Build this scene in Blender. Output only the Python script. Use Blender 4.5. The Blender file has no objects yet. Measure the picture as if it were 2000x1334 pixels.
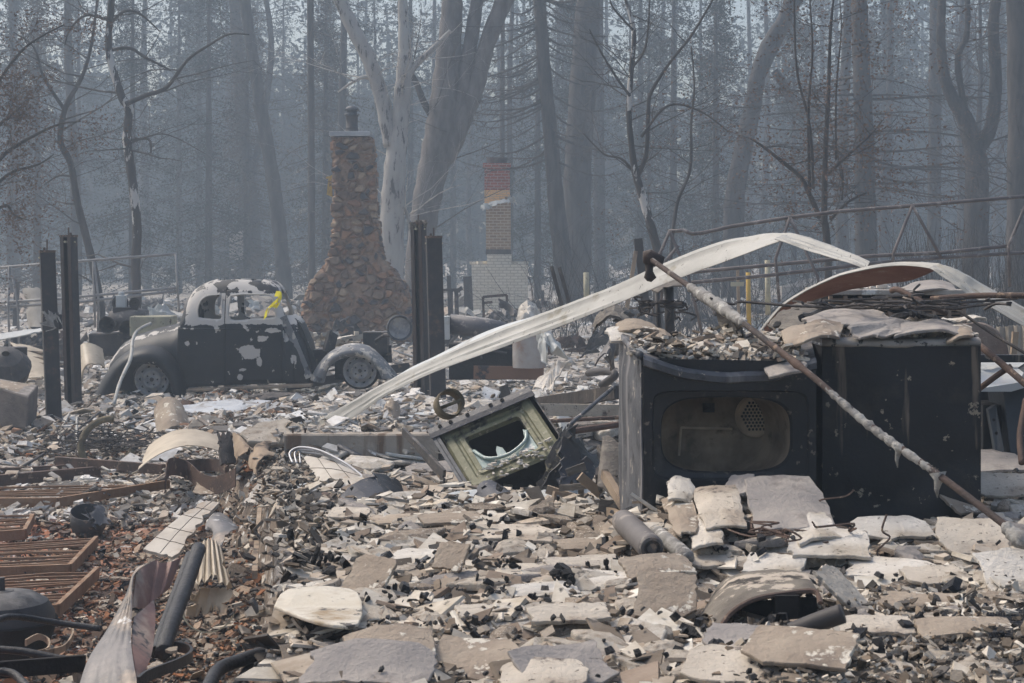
import bpy, bmesh, math, random
import numpy as np
from mathutils import Vector, Matrix, noise as mn
R_ = math.radians
rnd = random.Random(7)
rng = np.random.default_rng(11)
sc = bpy.context.scene
COL = sc.collection

# ------------------------------------------------------------ camera, world, sun, exposure
CZ, F, HY = 1.75, 3333.0, 500.0
cd = bpy.data.cameras.new('camera'); cam = bpy.data.objects.new('camera', cd); COL.objects.link(cam)
cam.location = (0, 0, CZ); cam.rotation_euler = (R_(90), 0, 0)
cd.sensor_width = 36; cd.lens = 36 * F / 2000; cd.shift_y = -(667 - HY) / 2000
cd.clip_start = .1; cd.clip_end = 1000
cd.dof.use_dof = True; cd.dof.focus_distance = 11.0; cd.dof.aperture_fstop = 16
sc.camera = cam
W = bpy.data.worlds.new('World'); sc.world = W; W.use_nodes = True
wn = W.node_tree.nodes; bg = wn['Background']
sky = wn.new('ShaderNodeTexSky'); sky.sky_type = 'NISHITA'; sky.sun_disc = False
SUN_EL, SUN_AZ = 52, -60
sky.sun_elevation = R_(SUN_EL); sky.sun_rotation = R_(SUN_AZ); sky.dust_density = 5; sky.air_density = 1.1
W.node_tree.links.new(sky.outputs[0], bg.inputs[0]); bg.inputs[1].default_value = .14
sl = bpy.data.lights.new('sun', 'SUN'); so = bpy.data.objects.new('sun', sl); COL.objects.link(so)
sl.energy = 1.7; sl.angle = R_(12); sl.color = (1, .93, .84)
sd = Vector((math.sin(R_(SUN_AZ)) * math.cos(R_(SUN_EL)), math.cos(R_(SUN_AZ)) * math.cos(R_(SUN_EL)), math.sin(R_(SUN_EL))))
so.rotation_euler = sd.to_track_quat('Z', 'Y').to_euler(); so.location = (0, 0, 60)
sc.view_settings.view_transform = 'Standard'; sc.view_settings.look = 'None'
sc.view_settings.exposure = 0.72; sc.view_settings.gamma = 1
sc.cycles.use_denoising = True
sc.cycles.volume_bounces = 1
sc.cycles.max_bounces = 6

# ------------------------------------------------------------ helpers
def P(px, py, d): return Vector(((px - 1000) / F * d, d, CZ - (py - HY) / F * d))
def interp(xs, ys, v): return float(np.interp(v, xs, ys))
RD = [0, 4.5, 6, 7, 8, 9, 10, 11, 12.9, 13.15, 16, 20, 24, 38, 60, 400]
RV = [1.2, 1.2, 1.19, 1.18, 1.22, 1.33, 1.42, 1.5, 1.58, 1.40, 1.51, 1.76, 1.99, 1.95, 1.95, 1.9]
LD = [0, 8.5, 10, 12, 14, 17, 20.5, 24, 38, 60, 400]
LV = [2.15, 2.13, 2.1, 2.08, 2.06, 2.0, 2.05, 1.99, 1.95, 1.95, 1.9]
def fx(y): return -.62 - (min(y, 13) - 5) * .1375
def GH(x, y, fine=True):
    r = CZ - interp(RD, RV, y); l = CZ - interp(LD, LV, y)
    if y < 13: a, w = fx(y) - .10 - max(0, y - 11) * .12, .05 + max(0, y - 11) * .3
    else: a, w = -2.06 - min((y - 13) * .25, 2), .65 + (y - 13) * .45
    t = min(max((x - a) / w + .5, 0), 1); t = t * t * (3 - 2 * t)
    z = l * (1 - t) + r * t
    if x > 1.6 and y < 13: z += .16 * min(1, (x - 1.6) / .8) * max(0, 1 - abs(y - 8.6) / 2.5)
    if 5.9 < y < 7.1 and .35 < x < 1.3: z += .19 * math.sin(math.pi * min(1, max(0, (y - 5.9) / 1.9))) * math.sin(math.pi * (x - .35) / .95) ** .6
    if fine:
        q = min(1, y / 10)
        z += .10 * q * mn.noise(Vector((x * .8, y * .5, 3))) + .06 * q * mn.noise(Vector((x * 2.1, y * 1.6, 7))) + .025 * mn.noise(Vector((x * 6, y * 6, 1)))
    return z
def gp(px, py, lift=0.):
    """the point of the ground seen at a place of the picture"""
    d = 4.2
    while d < 200:
        p = P(px, py, d)
        if p.z <= GH(p.x, d): break
        d += .04 if d < 14 else .2
    return Vector((p.x, d, p.z + lift))

def gl(px, py, lift):
    """a point lifted above the ground"""
    q = py
    for _ in range(4): c = gp(px, q, lift); q += py - (HY - (c.z - CZ) * F / c.y)
    return gp(px, min(q, 1445), lift)
MATS = {}
CRACK = ('plaster', 'plaster_white', 'plaster_tan', 'plaster_grey')
def mat(name, c1, c2=None, scale=6, rough=.85, metal=0, bump=.3, bscale=30, spots=None, ash=None, attr=False, stretch=(1, 1, 1), streak=None, sss=0):
    m = bpy.data.materials.new(name); m.use_nodes = True; nt = m.node_tree; N, L = nt.nodes, nt.links
    b = N['Principled BSDF']; b.inputs['Roughness'].default_value = rough; b.inputs['Metallic'].default_value = metal
    b.inputs['Specular IOR Level'].default_value = .2 if rough > .6 else .3
    tc = N.new('ShaderNodeTexCoord'); mp = N.new('ShaderNodeMapping'); mp.inputs['Scale'].default_value = stretch
    L.new(tc.outputs['Object'], mp.inputs[0])
    def noi(s, det=6, ro=.6):
        n = N.new('ShaderNodeTexNoise'); n.inputs['Scale'].default_value = s; n.inputs['Detail'].default_value = det; n.inputs['Roughness'].default_value = ro
        L.new(mp.outputs[0], n.inputs[0]); return n
    def ramp(src, a, bb):
        r = N.new('ShaderNodeMapRange'); r.inputs[1].default_value = a; r.inputs[2].default_value = bb; L.new(src, r.inputs[0]); return r.outputs[0]
    def mix(f, a, bcol, mode='MIX'):
        x = N.new('ShaderNodeMix'); x.data_type = 'RGBA'; x.blend_type = mode
        if isinstance(f, (int, float)): x.inputs[0].default_value = f
        else: L.new(f, x.inputs[0])
        for i, v in ((6, a), (7, bcol)):
            if isinstance(v, tuple): x.inputs[i].default_value = (*v, 1)
            else: L.new(v, x.inputs[i])
        return x.outputs[2]
    n1 = noi(scale); col = mix(ramp(n1.outputs[0], .38, .62), c1, c2 or c1)
    if attr:
        at = N.new('ShaderNodeAttribute'); at.attribute_name = 'Col'
        col = mix(1.0, at.outputs[0], col, 'MULTIPLY')
    for s in (spots or []):
        s = list(s); s[2] = .5 + (s[2] - .5) * .62
        n = noi(s[1], 8, .65); col = mix(ramp(n.outputs[0], s[2], s[2] + (s[3] if len(s) > 3 else .03)), col, s[0])
    if name in CRACK:
        nw = noi(9, 4); av = N.new('ShaderNodeVectorMath'); av.operation = 'MULTIPLY_ADD'; L.new(nw.outputs[1], av.inputs[0]); av.inputs[1].default_value = (.09, .09, .09); L.new(mp.outputs[0], av.inputs[2])
        vo = N.new('ShaderNodeTexVoronoi'); vo.feature = 'DISTANCE_TO_EDGE'; vo.inputs['Scale'].default_value = 6.5; L.new(av.outputs[0], vo.inputs[0])
        n = noi(3.5, 2); ad = N.new('ShaderNodeMath'); ad.operation = 'MULTIPLY_ADD'; L.new(ramp(n.outputs[0], .36, .48), ad.inputs[0]); ad.inputs[1].default_value = .2; L.new(vo.outputs[0], ad.inputs[2])
        col = mix(ramp(ad.outputs[0], .009, .002), col, (.07, .055, .045))
    if streak:
        mp2 = N.new('ShaderNodeMapping'); mp2.inputs['Scale'].default_value = streak[2]; L.new(tc.outputs['Object'], mp2.inputs[0])
        n = N.new('ShaderNodeTexNoise'); n.inputs['Scale'].default_value = 1; n.inputs['Detail'].default_value = 5; L.new(mp2.outputs[0], n.inputs[0])
        col = mix(ramp(n.outputs[0], .5 + (streak[1] - .5) * .75, .5 + (streak[1] - .5) * .75 + .08), col, streak[0])
    if ash:
        g = N.new('ShaderNodeNewGeometry'); sp = N.new('ShaderNodeSeparateXYZ'); L.new(g.outputs['Normal'], sp.inputs[0])
        n = noi(ash[2] if len(ash) > 2 else 9); ad = N.new('ShaderNodeMath'); ad.operation = 'MULTIPLY_ADD'
        L.new(n.outputs[0], ad.inputs[0]); ad.inputs[1].default_value = .9; L.new(sp.outputs[2], ad.inputs[2])
        col = mix(ramp(ad.outputs[0], ash[1], ash[1] + .25), col, ash[0])
    L.new(col, b.inputs['Base Color'])
    nb = noi(bscale, 8, .65); bp = N.new('ShaderNodeBump'); bp.inputs['Strength'].default_value = bump; bp.inputs['Distance'].default_value = .02
    L.new(nb.outputs[0], bp.inputs['Height']); L.new(bp.outputs[0], b.inputs['Normal'])
    MATS[name] = m; return m

ASH = (.5, .47, .42)
mat('plaster', (.53, .47, .39), (.39, .335, .27), 3.5, bump=.6, bscale=45, spots=[((.33, .27, .21), 4, .56, .14), ((.12, .10, .09), 9, .66, .08), ((.08, .07, .06), 40, .68, .04)])
mat('plaster_white', (.60, .56, .50), (.45, .40, .33), 3.5, bump=.6, bscale=45, spots=[((.33, .28, .22), 5, .57, .14), ((.1, .085, .07), 35, .68, .04)])
mat('plaster_tan', (.35, .29, .225), (.245, .195, .15), 5, bump=.6, bscale=40, spots=[((.15, .12, .10), 6, .6, .1), ((.6, .55, .46), 12, .62, .04)])
mat('plaster_grey', (.25, .23, .215), (.38, .34, .30), 3, bump=.6, bscale=50, spots=[((.16, .14, .13), 5, .6, .15)])
mat('rubble', (1, 1, 1), (.75, .72, .68), 12, bump=.3, bscale=60, attr=True, spots=[((.10, .09, .08), 14, .66, .05)])
mat('ground_ash', (.27, .24, .21), (.13, .115, .10), 3, bump=1, bscale=25, attr=True, spots=[((.05, .045, .04), 7, .56, .1), ((.55, .53, .49), 10, .60, .06)])
mat('charcoal', (.012, .012, .014), (.03, .03, .033), 30, rough=.45, bump=.9, bscale=60)
mat('black_steel', (.013, .0135, .0145), (.022, .022, .024), 4, rough=.5, bump=.12, bscale=60, spots=[((.16, .13, .10), 22, .71, .02), ((.06, .055, .05), 5, .62, .15)], streak=((.19, .16, .12), .68, (14, 14, 1.2)))
mat('grey_steel', (.05, .053, .06), (.10, .104, .112), 5, rough=.55, bump=.2, bscale=60, spots=[((.03, .03, .033), 9, .6, .08), ((.35, .31, .26), 16, .68, .03)], streak=((.2, .19, .19), .62, (8, 8, .8)))
mat('dark_metal', (.045, .043, .043), (.08, .073, .07), 6, rough=.6, bump=.35, bscale=50, spots=[((.20, .15, .11), 10, .66, .06)], ash=((.3, .27, .24), 1.42))
mat('rusty_steel', (.13, .085, .065), (.07, .052, .045), 7, rough=.75, bump=.4, bscale=60, spots=[((.24, .17, .12), 14, .62, .05)], ash=((.33, .30, .27), 1.45))
mat('pipe_dark', (.075, .052, .043), (.045, .038, .036), 7, rough=.75, bump=.4, bscale=60, spots=[((.2, .17, .14), 14, .64, .05)], ash=((.28, .26, .24), 1.4))
mat('rust_orange', (.24, .115, .06), (.14, .08, .055), 6, bump=.5, bscale=50, spots=[((.35, .30, .25), 12, .62, .06)])
mat('grate_metal', (.21, .12, .07), (.27, .18, .12), 8, bump=.4, bscale=50, ash=((.36, .28, .21), 1.45))
mat('white_trim', (.40, .39, .355), (.31, .30, .27), 2, rough=.5, bump=.15, bscale=30, spots=[((.24, .22, .17), 5, .60, .1), ((.06, .055, .05), 22, .73, .02)])
mat('trim_grey', (.42, .43, .42), (.5, .52, .51), 3, rough=.45, bump=.12, spots=[((.27, .25, .20), 5, .58, .2)])
mat('red_primer', (.22, .10, .075), (.30, .165, .13), 4, rough=.7, bump=.25, bscale=30, spots=[((.40, .31, .25), 9, .64, .1)])
mat('smoked_tin', (.19, .175, .165), (.085, .083, .083), 2.2, rough=.45, metal=.2, bump=.25, bscale=20, spots=[((.30, .24, .185), 3, .58, .12), ((.45, .44, .42), 6, .72, .03)])
mat('olive_enamel', (.155, .15, .085), (.21, .20, .12), 6, rough=.5, bump=.3, bscale=50, spots=[((.04, .038, .03), 8, .6, .08), ((.33, .30, .21), 14, .66, .04)])
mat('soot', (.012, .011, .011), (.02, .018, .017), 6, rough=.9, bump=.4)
mat('drum', (.46, .36, .26), (.2, .16, .12), 5, rough=.7, metal=.1, bump=.3, spots=[((.17, .14, .10), 7, .6, .1)])
mat('concrete', (.36, .315, .26), (.27, .235, .195), 4, bump=.5, bscale=40, streak=((.17, .12, .085), .60, (9, 9, .8)), ash=((.42, .39, .34), 1.5))
mat('found_dark', (.13, .12, .11), (.24, .22, .20), 7, bump=.8, bscale=30, spots=[((.04, .038, .035), 9, .55, .1)])
mat('tile_panel', (.46, .42, .36), (.34, .30, .25), 3, rough=.6, bump=.15, spots=[((.30, .24, .18), 4, .60, .1)])
mat('cream_enamel', (.48, .41, .31), (.36, .30, .22), 4, rough=.5, bump=.15, spots=[((.28, .21, .15), 6, .62, .1)])
mat('yellow_plastic', (.85, .72, .02), (.8, .66, .02), 4, rough=.5, bump=.1)
mat('yellow_paint', (.55, .36, .07), (.45, .30, .09), 8, bump=.3, spots=[((.2, .14, .08), 9, .62, .08)])
mat('pale_pole', (.46, .42, .29), (.36, .33, .25), 7, bump=.3, spots=[((.15, .12, .1), 12, .64, .06)])
mat('burnt_wood', (.055, .05, .048), (.10, .088, .08), 8, bump=.8, bscale=25, stretch=(1, 1, .3), spots=[((.2, .17, .14), 9, .66, .06)])
mat('wood_tan', (.36, .28, .20), (.24, .18, .13), 6, bump=.5, bscale=30, stretch=(1, 1, .5), spots=[((.07, .06, .05), 6, .6, .1)])
mat('plaster_crust', (.33, .32, .295), (.17, .16, .15), 14, bump=1, bscale=25, spots=[((.6, .58, .53), 9, .6, .1)])
mat('bark_dark', (.045, .040, .037), (.085, .075, .068), 5, bump=1, bscale=12, stretch=(1, 1, .25))
mat('bark_pale', (.40, .38, .35), (.30, .28, .26), 3, bump=.7, bscale=9, stretch=(1, 1, .3), spots=[((.10, .09, .085), 6, .61, .05)])
mat('bark_half', (.09, .08, .075), (.06, .055, .05), 3, bump=.8, bscale=12, stretch=(1, 1, .3), spots=[((.5, .48, .45), 2.4, .56, .02)])
mat('dead_leaves', (.095, .062, .045), (.16, .10, .07), 30, bump=.2)
mat('needles', (.022, .032, .024), (.04, .046, .034), 20, bump=.2)
mat('needles_brown', (.07, .058, .045), (.10, .08, .06), 20, bump=.2)
mat('tyre_ring', (.22, .18, .11), (.12, .10, .07), 9, bump=.6)
mat('glass_melt', (.32, .40, .37), (.25, .31, .29), 5, rough=.15, bump=.2, spots=[((.6, .6, .55), 16, .62, .05)])
mat('louvre', (.36, .27, .20), (.20, .15, .12), 6, bump=.3, spots=[((.5, .44, .37), 9, .62, .06)])
mat('fabric_burnt', (.13, .115, .10), (.20, .18, .15), 9, bump=.9, bscale=25, stretch=(1, 1, 3))
mat('cap_metal', (.45, .45, .46), (.35, .35, .36), 4, rough=.4, metal=.4, bump=.1)
mat('brush', (.035, .033, .032), (.06, .055, .05), 20)
mat('fender_grey', (.13, .135, .145), (.20, .205, .21), 4, rough=.55, bump=.25, spots=[((.46, .43, .38), 6, .57, .03), ((.05, .05, .055), 7, .62, .05)])
mat('wheel_metal', (.34, .34, .34), (.2, .2, .205), 9, rough=.6, bump=.4, bscale=60, spots=[((.36, .33, .28), 12, .6, .05)])
mat('post_steel', (.028, .027, .03), (.045, .04, .04), 5, rough=.6, bump=.25, spots=[((.12, .07, .05), 5, .60, .15)])
mat('post_rust', (.07, .048, .04), (.10, .085, .075), 5, rough=.7, bump=.3, stretch=(1, 1, .2), spots=[((.03, .03, .032), 4, .55, .2)])
mat('drum_light', (.7, .57, .42), (.5, .4, .3), 8, rough=.7, bump=.2)
mat('washer_steel', (.012, .0125, .0135), (.020, .020, .022), 4, rough=.5, bump=.12, bscale=60, spots=[((.30, .25, .18), 14, .71, .015), ((.06, .047, .036), 3, .54, .25)], streak=((.17, .13, .095), .63, (14, 14, 1.3)))
mat('speckled_enamel', (.36, .33, .29), (.26, .23, .20), 8, rough=.5, bump=.15, spots=[((.03, .028, .026), 26, .60, .05)])
mat('dark_steel_blue', (.045, .045, .052), (.065, .065, .07), 5, rough=.5, bump=.25, bscale=40, spots=[((.25, .22, .18), 24, .70, .03)])
mat('grill_black', (.03, .03, .033), (.05, .05, .052), 4, rough=.55, bump=.15, spots=[((.015, .015, .016), 6, .58, .03)], ash=((.16, .15, .14), 1.3))
mat('enamel_rust', (.50, .44, .34), (.60, .56, .48), 3, rough=.6, bump=.3, spots=[((.26, .18, .09), 3.2, .52, .15), ((.08, .07, .06), 9, .66, .04)])
mat('cream_rust', (.50, .42, .31), (.34, .25, .17), 4, rough=.6, bump=.25)
mat('pink_tin', (.27, .155, .125), (.19, .115, .095), 5, rough=.6, bump=.2, spots=[((.46, .36, .28), 3, .52, .15), ((.06, .05, .05), 6, .66, .05)])
mat('black_tube', (.014, .014, .016), (.03, .03, .032), 6, rough=.5, bump=.4, bscale=40)
mat('cyl_grey', (.11, .10, .095), (.15, .135, .125), 5, rough=.6, bump=.15, spots=[((.25, .22, .19), 12, .66, .04)])
mat('hood_skin', (.10, .085, .07), (.18, .16, .13), 5, rough=.7, bump=.5, spots=[((.42, .36, .29), 6, .54, .03), ((.04, .035, .03), 7, .6, .06)])
mat('cyl_dark', (.045, .04, .038), (.06, .053, .05), 5, rough=.6, bump=.15)
mat('hood_black', (.035, .033, .03), (.055, .05, .045), 8, rough=.7, bump=.4, spots=[((.22, .19, .12), 18, .62, .04)])
mat('ash_lid', (.42, .38, .33), (.30, .27, .24), 5, bump=.5, spots=[((.65, .64, .6), 6, .58, .05)])
mat('rust_disc', (.24, .19, .155), (.17, .13, .11), 5, rough=.7, bump=.3, spots=[((.35, .30, .25), 9, .64, .05)])
mat('cab_blue', (.035, .042, .05), (.05, .058, .066), 4, rough=.5, bump=.1)
mat('frame_pipe', (.17, .145, .135), (.11, .095, .09), 5, rough=.65, bump=.2, spots=[((.3, .27, .25), 9, .6, .1)])
mat('frame_pale', (.33, .32, .31), (.24, .23, .22), 5, rough=.6, bump=.2)
mat('chest_grey', (.16, .14, .125), (.10, .09, .085), 4, bump=.5, ash=((.36, .33, .30), 1.3))
mat('ash_sheet', (.45, .47, .49), (.36, .37, .38), 4, rough=.7, bump=.6, spots=[((.22, .2, .18), 5, .6, .08)])
mat('cyl_blue', (.07, .07, .08), (.11, .105, .11), 5, rough=.5, bump=.25, spots=[((.3, .27, .24), 8, .6, .08)], ash=((.38, .35, .31), 1.3))
mat('chassis', (.05, .045, .045), (.05, .045, .045), 2.2, bump=.3, spots=[((.20, .115, .075), 1.4, .5, .02)])
mat('fender_white', (.42, .40, .38), (.34, .30, .27), 4, rough=.6, bump=.3, spots=[((.28, .18, .13), 4, .6, .15)])
mat('bark_oak', (.10, .09, .085), (.17, .155, .145), 4, bump=1, bscale=10, stretch=(1, 1, .3))
def stone_mat():
    m = mat('stone', (1, 1, 1), (.72, .7, .68), 8, bump=.9, bscale=14, attr=True); return m
stone_mat()
def brick_mat(name, a, b, mortar, bw=.21, rh=.075):
    m = mat(name, a, b, 6, bump=.2); nt = m.node_tree; N, L = nt.nodes, nt.links
    t = N.new('ShaderNodeTexBrick'); tc = N.new('ShaderNodeTexCoord'); sp = N.new('ShaderNodeSeparateXYZ'); cb = N.new('ShaderNodeCombineXYZ'); ad = N.new('ShaderNodeMath')
    L.new(tc.outputs['Object'], sp.inputs[0]); L.new(sp.outputs[0], ad.inputs[0]); L.new(sp.outputs[1], ad.inputs[1]); L.new(ad.outputs[0], cb.inputs[0]); L.new(sp.outputs[2], cb.inputs[1])
    L.new(cb.outputs[0], t.inputs['Vector']); t.inputs['Scale'].default_value = 1
    t.inputs['Brick Width'].default_value = bw; t.inputs['Row Height'].default_value = rh; t.inputs['Mortar Size'].default_value = .013; t.inputs['Bias'].default_value = 0
    t.inputs['Color1'].default_value = (*a, 1); t.inputs['Color2'].default_value = (*b, 1); t.inputs['Mortar'].default_value = (*mortar, 1)
    bs = N['Principled BSDF']; old = bs.inputs['Base Color'].links[0].from_socket
    x = N.new('ShaderNodeMix'); x.data_type = 'RGBA'; x.inputs[0].default_value = .75; L.new(old, x.inputs[6]); L.new(t.outputs['Color'], x.inputs[7])
    L.new(x.outputs[2], bs.inputs['Base Color'])
    bp = N.new('ShaderNodeBump'); bp.invert = True; bp.inputs['Strength'].default_value = .8; bp.inputs['Distance'].default_value = .02
    L.new(t.outputs['Fac'], bp.inputs['Height']); L.new(bs.inputs['Normal'].links[0].from_socket, bp.inputs['Normal']); L.new(bp.outputs[0], bs.inputs['Normal'])
brick_mat('brick_red', (.42, .10, .065), (.28, .07, .05), (.50, .40, .34), .24, .095)
brick_mat('brick_tan', (.40, .27, .16), (.27, .185, .12), (.62, .52, .40), .24, .095)
brick_mat('brick_pale', (.95, .55, .22), (.85, .48, .2), (.60, .40, .25))
brick_mat('brick_white', (.80, .74, .62), (.68, .62, .51), (.42, .37, .30), .24, .095)
def tile_lines(name, sx, sy):
    m = MATS[name]; nt = m.node_tree; N, L = nt.nodes, nt.links
def peel_mat():
    m = mat('car_paint', (.011, .012, .014), (.020, .021, .023), 4, rough=.55, bump=.2, bscale=50)
    nt = m.node_tree; N, L = nt.nodes, nt.links; b = N['Principled BSDF']; old = b.inputs['Base Color'].links[0].from_socket
    at = N.new('ShaderNodeAttribute'); at.attribute_name = 'peel'; tc = N.new('ShaderNodeTexCoord')
    n = N.new('ShaderNodeTexNoise'); n.inputs['Scale'].default_value = 5; n.inputs['Detail'].default_value = 7; n.inputs['Roughness'].default_value = .6
    L.new(tc.outputs['Object'], n.inputs[0])
    ad = N.new('ShaderNodeMath'); ad.operation = 'ADD'; L.new(at.outputs['Fac'], ad.inputs[0]); L.new(n.outputs[0], ad.inputs[1])
    r = N.new('ShaderNodeMapRange'); r.inputs[1].default_value = .985; r.inputs[2].default_value = 1.005; L.new(ad.outputs[0], r.inputs[0])
    x = N.new('ShaderNodeMix'); x.data_type = 'RGBA'; L.new(r.outputs[0], x.inputs[0]); L.new(old, x.inputs[6]); x.inputs[7].default_value = (.50, .47, .43, 1)
    L.new(x.outputs[2], b.inputs['Base Color'])
    r2 = N.new('ShaderNodeMapRange'); r2.inputs[3].default_value = .5; r2.inputs[4].default_value = .85; L.new(r.outputs[0], r2.inputs[0]); L.new(r2.outputs[0], b.inputs['Roughness'])
peel_mat()

def tag(o, label=None, cat=None, group=None, kind=None):
    for k, v in (('label', label), ('category', cat), ('group', group), ('kind', kind)):
        if v: o[k] = v
    return o
def thing(name, label, cat, loc, group=None, rz=0):
    o = bpy.data.objects.new(name, None); COL.objects.link(o); o.location = loc; o.rotation_euler.z = rz; o.empty_display_size = .1
    return tag(o, label, cat, group)
def copy_tree(o, loc=None, rz=None, s=None, label=None):
    c = o.copy(); COL.objects.link(c)
    if loc is not None: c.location = loc
    if rz is not None: c.rotation_euler.z = rz
    if s is not None: c.scale = (s, s, s) if not isinstance(s, tuple) else s
    if label: c['label'] = label
    def rec(a, b):
        for ch in list(a.children):
            k = ch.copy(); COL.objects.link(k); k.parent = b; rec(ch, k)
    rec(o, c); return c
def frame(dirv, up=Vector((0, 0, 1))):
    z = dirv.normalized()
    if abs(z.dot(up.normalized())) > .95: up = Vector((1, 0, 0)) if abs(z.x) < .9 else Vector((0, 1, 0))
    x = up.cross(z).normalized(); y = z.cross(x); return x, y, z
class G:
    def __init__(s): s.v = []; s.f = []; s.c = []
    def add(s, vs, fs, c=None):
        o = len(s.v); s.v += [tuple(v) for v in vs]; s.f += [tuple(i + o for i in f) for f in fs]
        if c is not None: s.c += [c] * len(vs)
        return s
    def box(s, c, size, rot=None, col=None):
        c = Vector(c); hx, hy, hz = size[0] / 2, size[1] / 2, size[2] / 2
        M = rot if rot is not None else Matrix.Identity(3)
        vs = [c + M @ Vector((x * hx, y * hy, z * hz)) for x in (-1, 1) for y in (-1, 1) for z in (-1, 1)]
        return s.add(vs, [(0, 1, 3, 2), (4, 6, 7, 5), (0, 4, 5, 1), (2, 3, 7, 6), (0, 2, 6, 4), (1, 5, 7, 3)], col)
    def bar(s, a, b, w, h, up=Vector((0, 0, 1))):
        a, b = Vector(a), Vector(b); x, y, z = frame(b - a, up)
        vs = [p + x * (i * w / 2) + y * (j * h / 2) for p in (a, b) for i, j in ((-1, -1), (1, -1), (1, 1), (-1, 1))]
        return s.add(vs, [(3, 2, 1, 0), (4, 5, 6, 7), (0, 1, 5, 4), (1, 2, 6, 5), (2, 3, 7, 6), (3, 0, 4, 7)])
    def tube(s, pts, rad, n=8, cap=True, wob=0):
        pts = [Vector(p) for p in pts]; k = len(pts)
        if isinstance(rad, (int, float)): rad = [rad] * k
        o = len(s.v); px = None
        for i, p in enumerate(pts):
            t = (pts[min(i + 1, k - 1)] - pts[max(i - 1, 0)])
            if t.length < 1e-9: t = Vector((0, 0, 1))
            t.normalize()
            if px is None: px, _, _ = frame(t)
            px = px - t * px.dot(t)
            if px.length < 1e-5: px, _, _ = frame(t)
            px.normalize(); y = t.cross(px)
            for j in range(n):
                a = 2 * math.pi * j / n; r = rad[i] * (1 + (rnd.uniform(-wob, wob) if wob else 0))
                s.v.append(tuple(p + px * (math.cos(a) * r) + y * (math.sin(a) * r)))
        for i in range(k - 1):
            for j in range(n):
                j2 = (j + 1) % n
                s.f.append((o + i * n + j, o + i * n + j2, o + (i + 1) * n + j2, o + (i + 1) * n + j))
        if cap: s.f.append(tuple(o + j for j in reversed(range(n)))); s.f.append(tuple(o + (k - 1) * n + j for j in range(n)))
        return s
    def grid(s, rows, closed=False):
        o = len(s.v); nr, nc = len(rows), len(rows[0])
        for r in rows: s.v += [tuple(p) for p in r]
        for i in range(nr - 1):
            for j in range(nc if closed else nc - 1):
                j2 = (j + 1) % nc
                s.f.append((o + i * nc + j, o + i * nc + j2, o + (i + 1) * nc + j2, o + (i + 1) * nc + j))
        return s
    def lathe(s, prof, c, axis=Vector((0, 0, 1)), n=24, a0=0, a1=2 * math.pi):
        c = Vector(c); x, y, z = frame(axis, Vector((0, 1, .01)))
        full = abs(a1 - a0 - 2 * math.pi) < 1e-6; m = n if full else n + 1
        rows = [[c + x * (r * math.cos(a0 + (a1 - a0) * j / n)) + y * (r * math.sin(a0 + (a1 - a0) * j / n)) + z * h for j in range(m)] for r, h in prof]
        return s.grid(rows, full)
    def poly(s, pts, nvec, th):
        """flat slab: outline pts, thickness th along nvec"""
        pts = [Vector(p) for p in pts]; k = len(pts); nv = Vector(nvec).normalized() * th
        return s.add(pts + [p + nv for p in pts], [tuple(reversed(range(k))), tuple(range(k, 2 * k))] + [(i, (i + 1) % k, k + (i + 1) % k, k + i) for i in range(k)])
    def build(s, name, m, parent=None, loc=None, smooth=False, solid=0, bevel=0, sub=0, disp=None, seg=2, **kw):
        base = Vector(loc) if loc is not None else (parent.matrix_basis.translation.copy() if parent else Vector((0, 0, 0)))
        q = parent
        if parent is not None and parent.parent is not None: base = base + parent.parent.matrix_basis.translation
        me = bpy.data.meshes.new(name)
        V = [(v[0] - base.x, v[1] - base.y, v[2] - base.z) for v in s.v]
        me.from_pydata(V, [], s.f); me.validate(); me.update()
        if s.c and len(s.c) == len(me.vertices):
            a = me.color_attributes.new('Col', 'FLOAT_COLOR', 'POINT'); a.data.foreach_set('color', np.array([(*c, 1) for c in s.c], dtype=np.float32).ravel())
        bm = bmesh.new(); bm.from_mesh(me)
        if not kw.get('nonorm'): bmesh.ops.recalc_face_normals(bm, faces=bm.faces)
        bm.to_mesh(me); bm.free()
        if m: me.materials.append(MATS[m] if isinstance(m, str) else m)
        if smooth: me.polygons.foreach_set('use_smooth', [True] * len(me.polygons))
        o = bpy.data.objects.new(name, me); COL.objects.link(o)
        if parent: o.parent = parent
        elif loc is not None: o.location = loc
        if solid: md = o.modifiers.new('s', 'SOLIDIFY'); md.thickness = solid; md.offset = 0
        if solid and smooth: md = o.modifiers.new('e', 'EDGE_SPLIT'); md.split_angle = R_(28)
        if bevel: md = o.modifiers.new('b', 'BEVEL'); md.width = bevel; md.segments = seg; md.limit_method = 'ANGLE'
        if sub: md = o.modifiers.new('u', 'SUBSURF'); md.levels = sub; md.render_levels = sub
        if not parent and kw.get('label'): tag(o, kw['label'], kw['cat'], kw.get('group'), kw.get('kind'))
        return o
def one(g, name, m, label, cat, group=None, smooth=False, **kw):
    """a thing that is one mesh, its origin at its base"""
    vs = np.array(g.v); lo, hi = vs.min(0), vs.max(0)
    return g.build(name, m, loc=((lo[0] + hi[0]) / 2, (lo[1] + hi[1]) / 2, lo[2]), smooth=smooth, label=label, cat=cat, group=group, **kw)
def smoothpath(pts, n=6):
    """Catmull-Rom through points"""
    pts = [Vector(p) for p in pts]; out = []
    for i in range(len(pts) - 1):
        p0, p1, p2, p3 = pts[max(i - 1, 0)], pts[i], pts[i + 1], pts[min(i + 2, len(pts) - 1)]
        for k in range(n):
            t = k / n
            out.append(.5 * ((2 * p1) + (p2 - p0) * t + (2 * p0 - 5 * p1 + 4 * p2 - p3) * t * t + (3 * p1 - p0 - 3 * p2 + p3) * t ** 3))
    out.append(pts[-1]); return out
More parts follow.
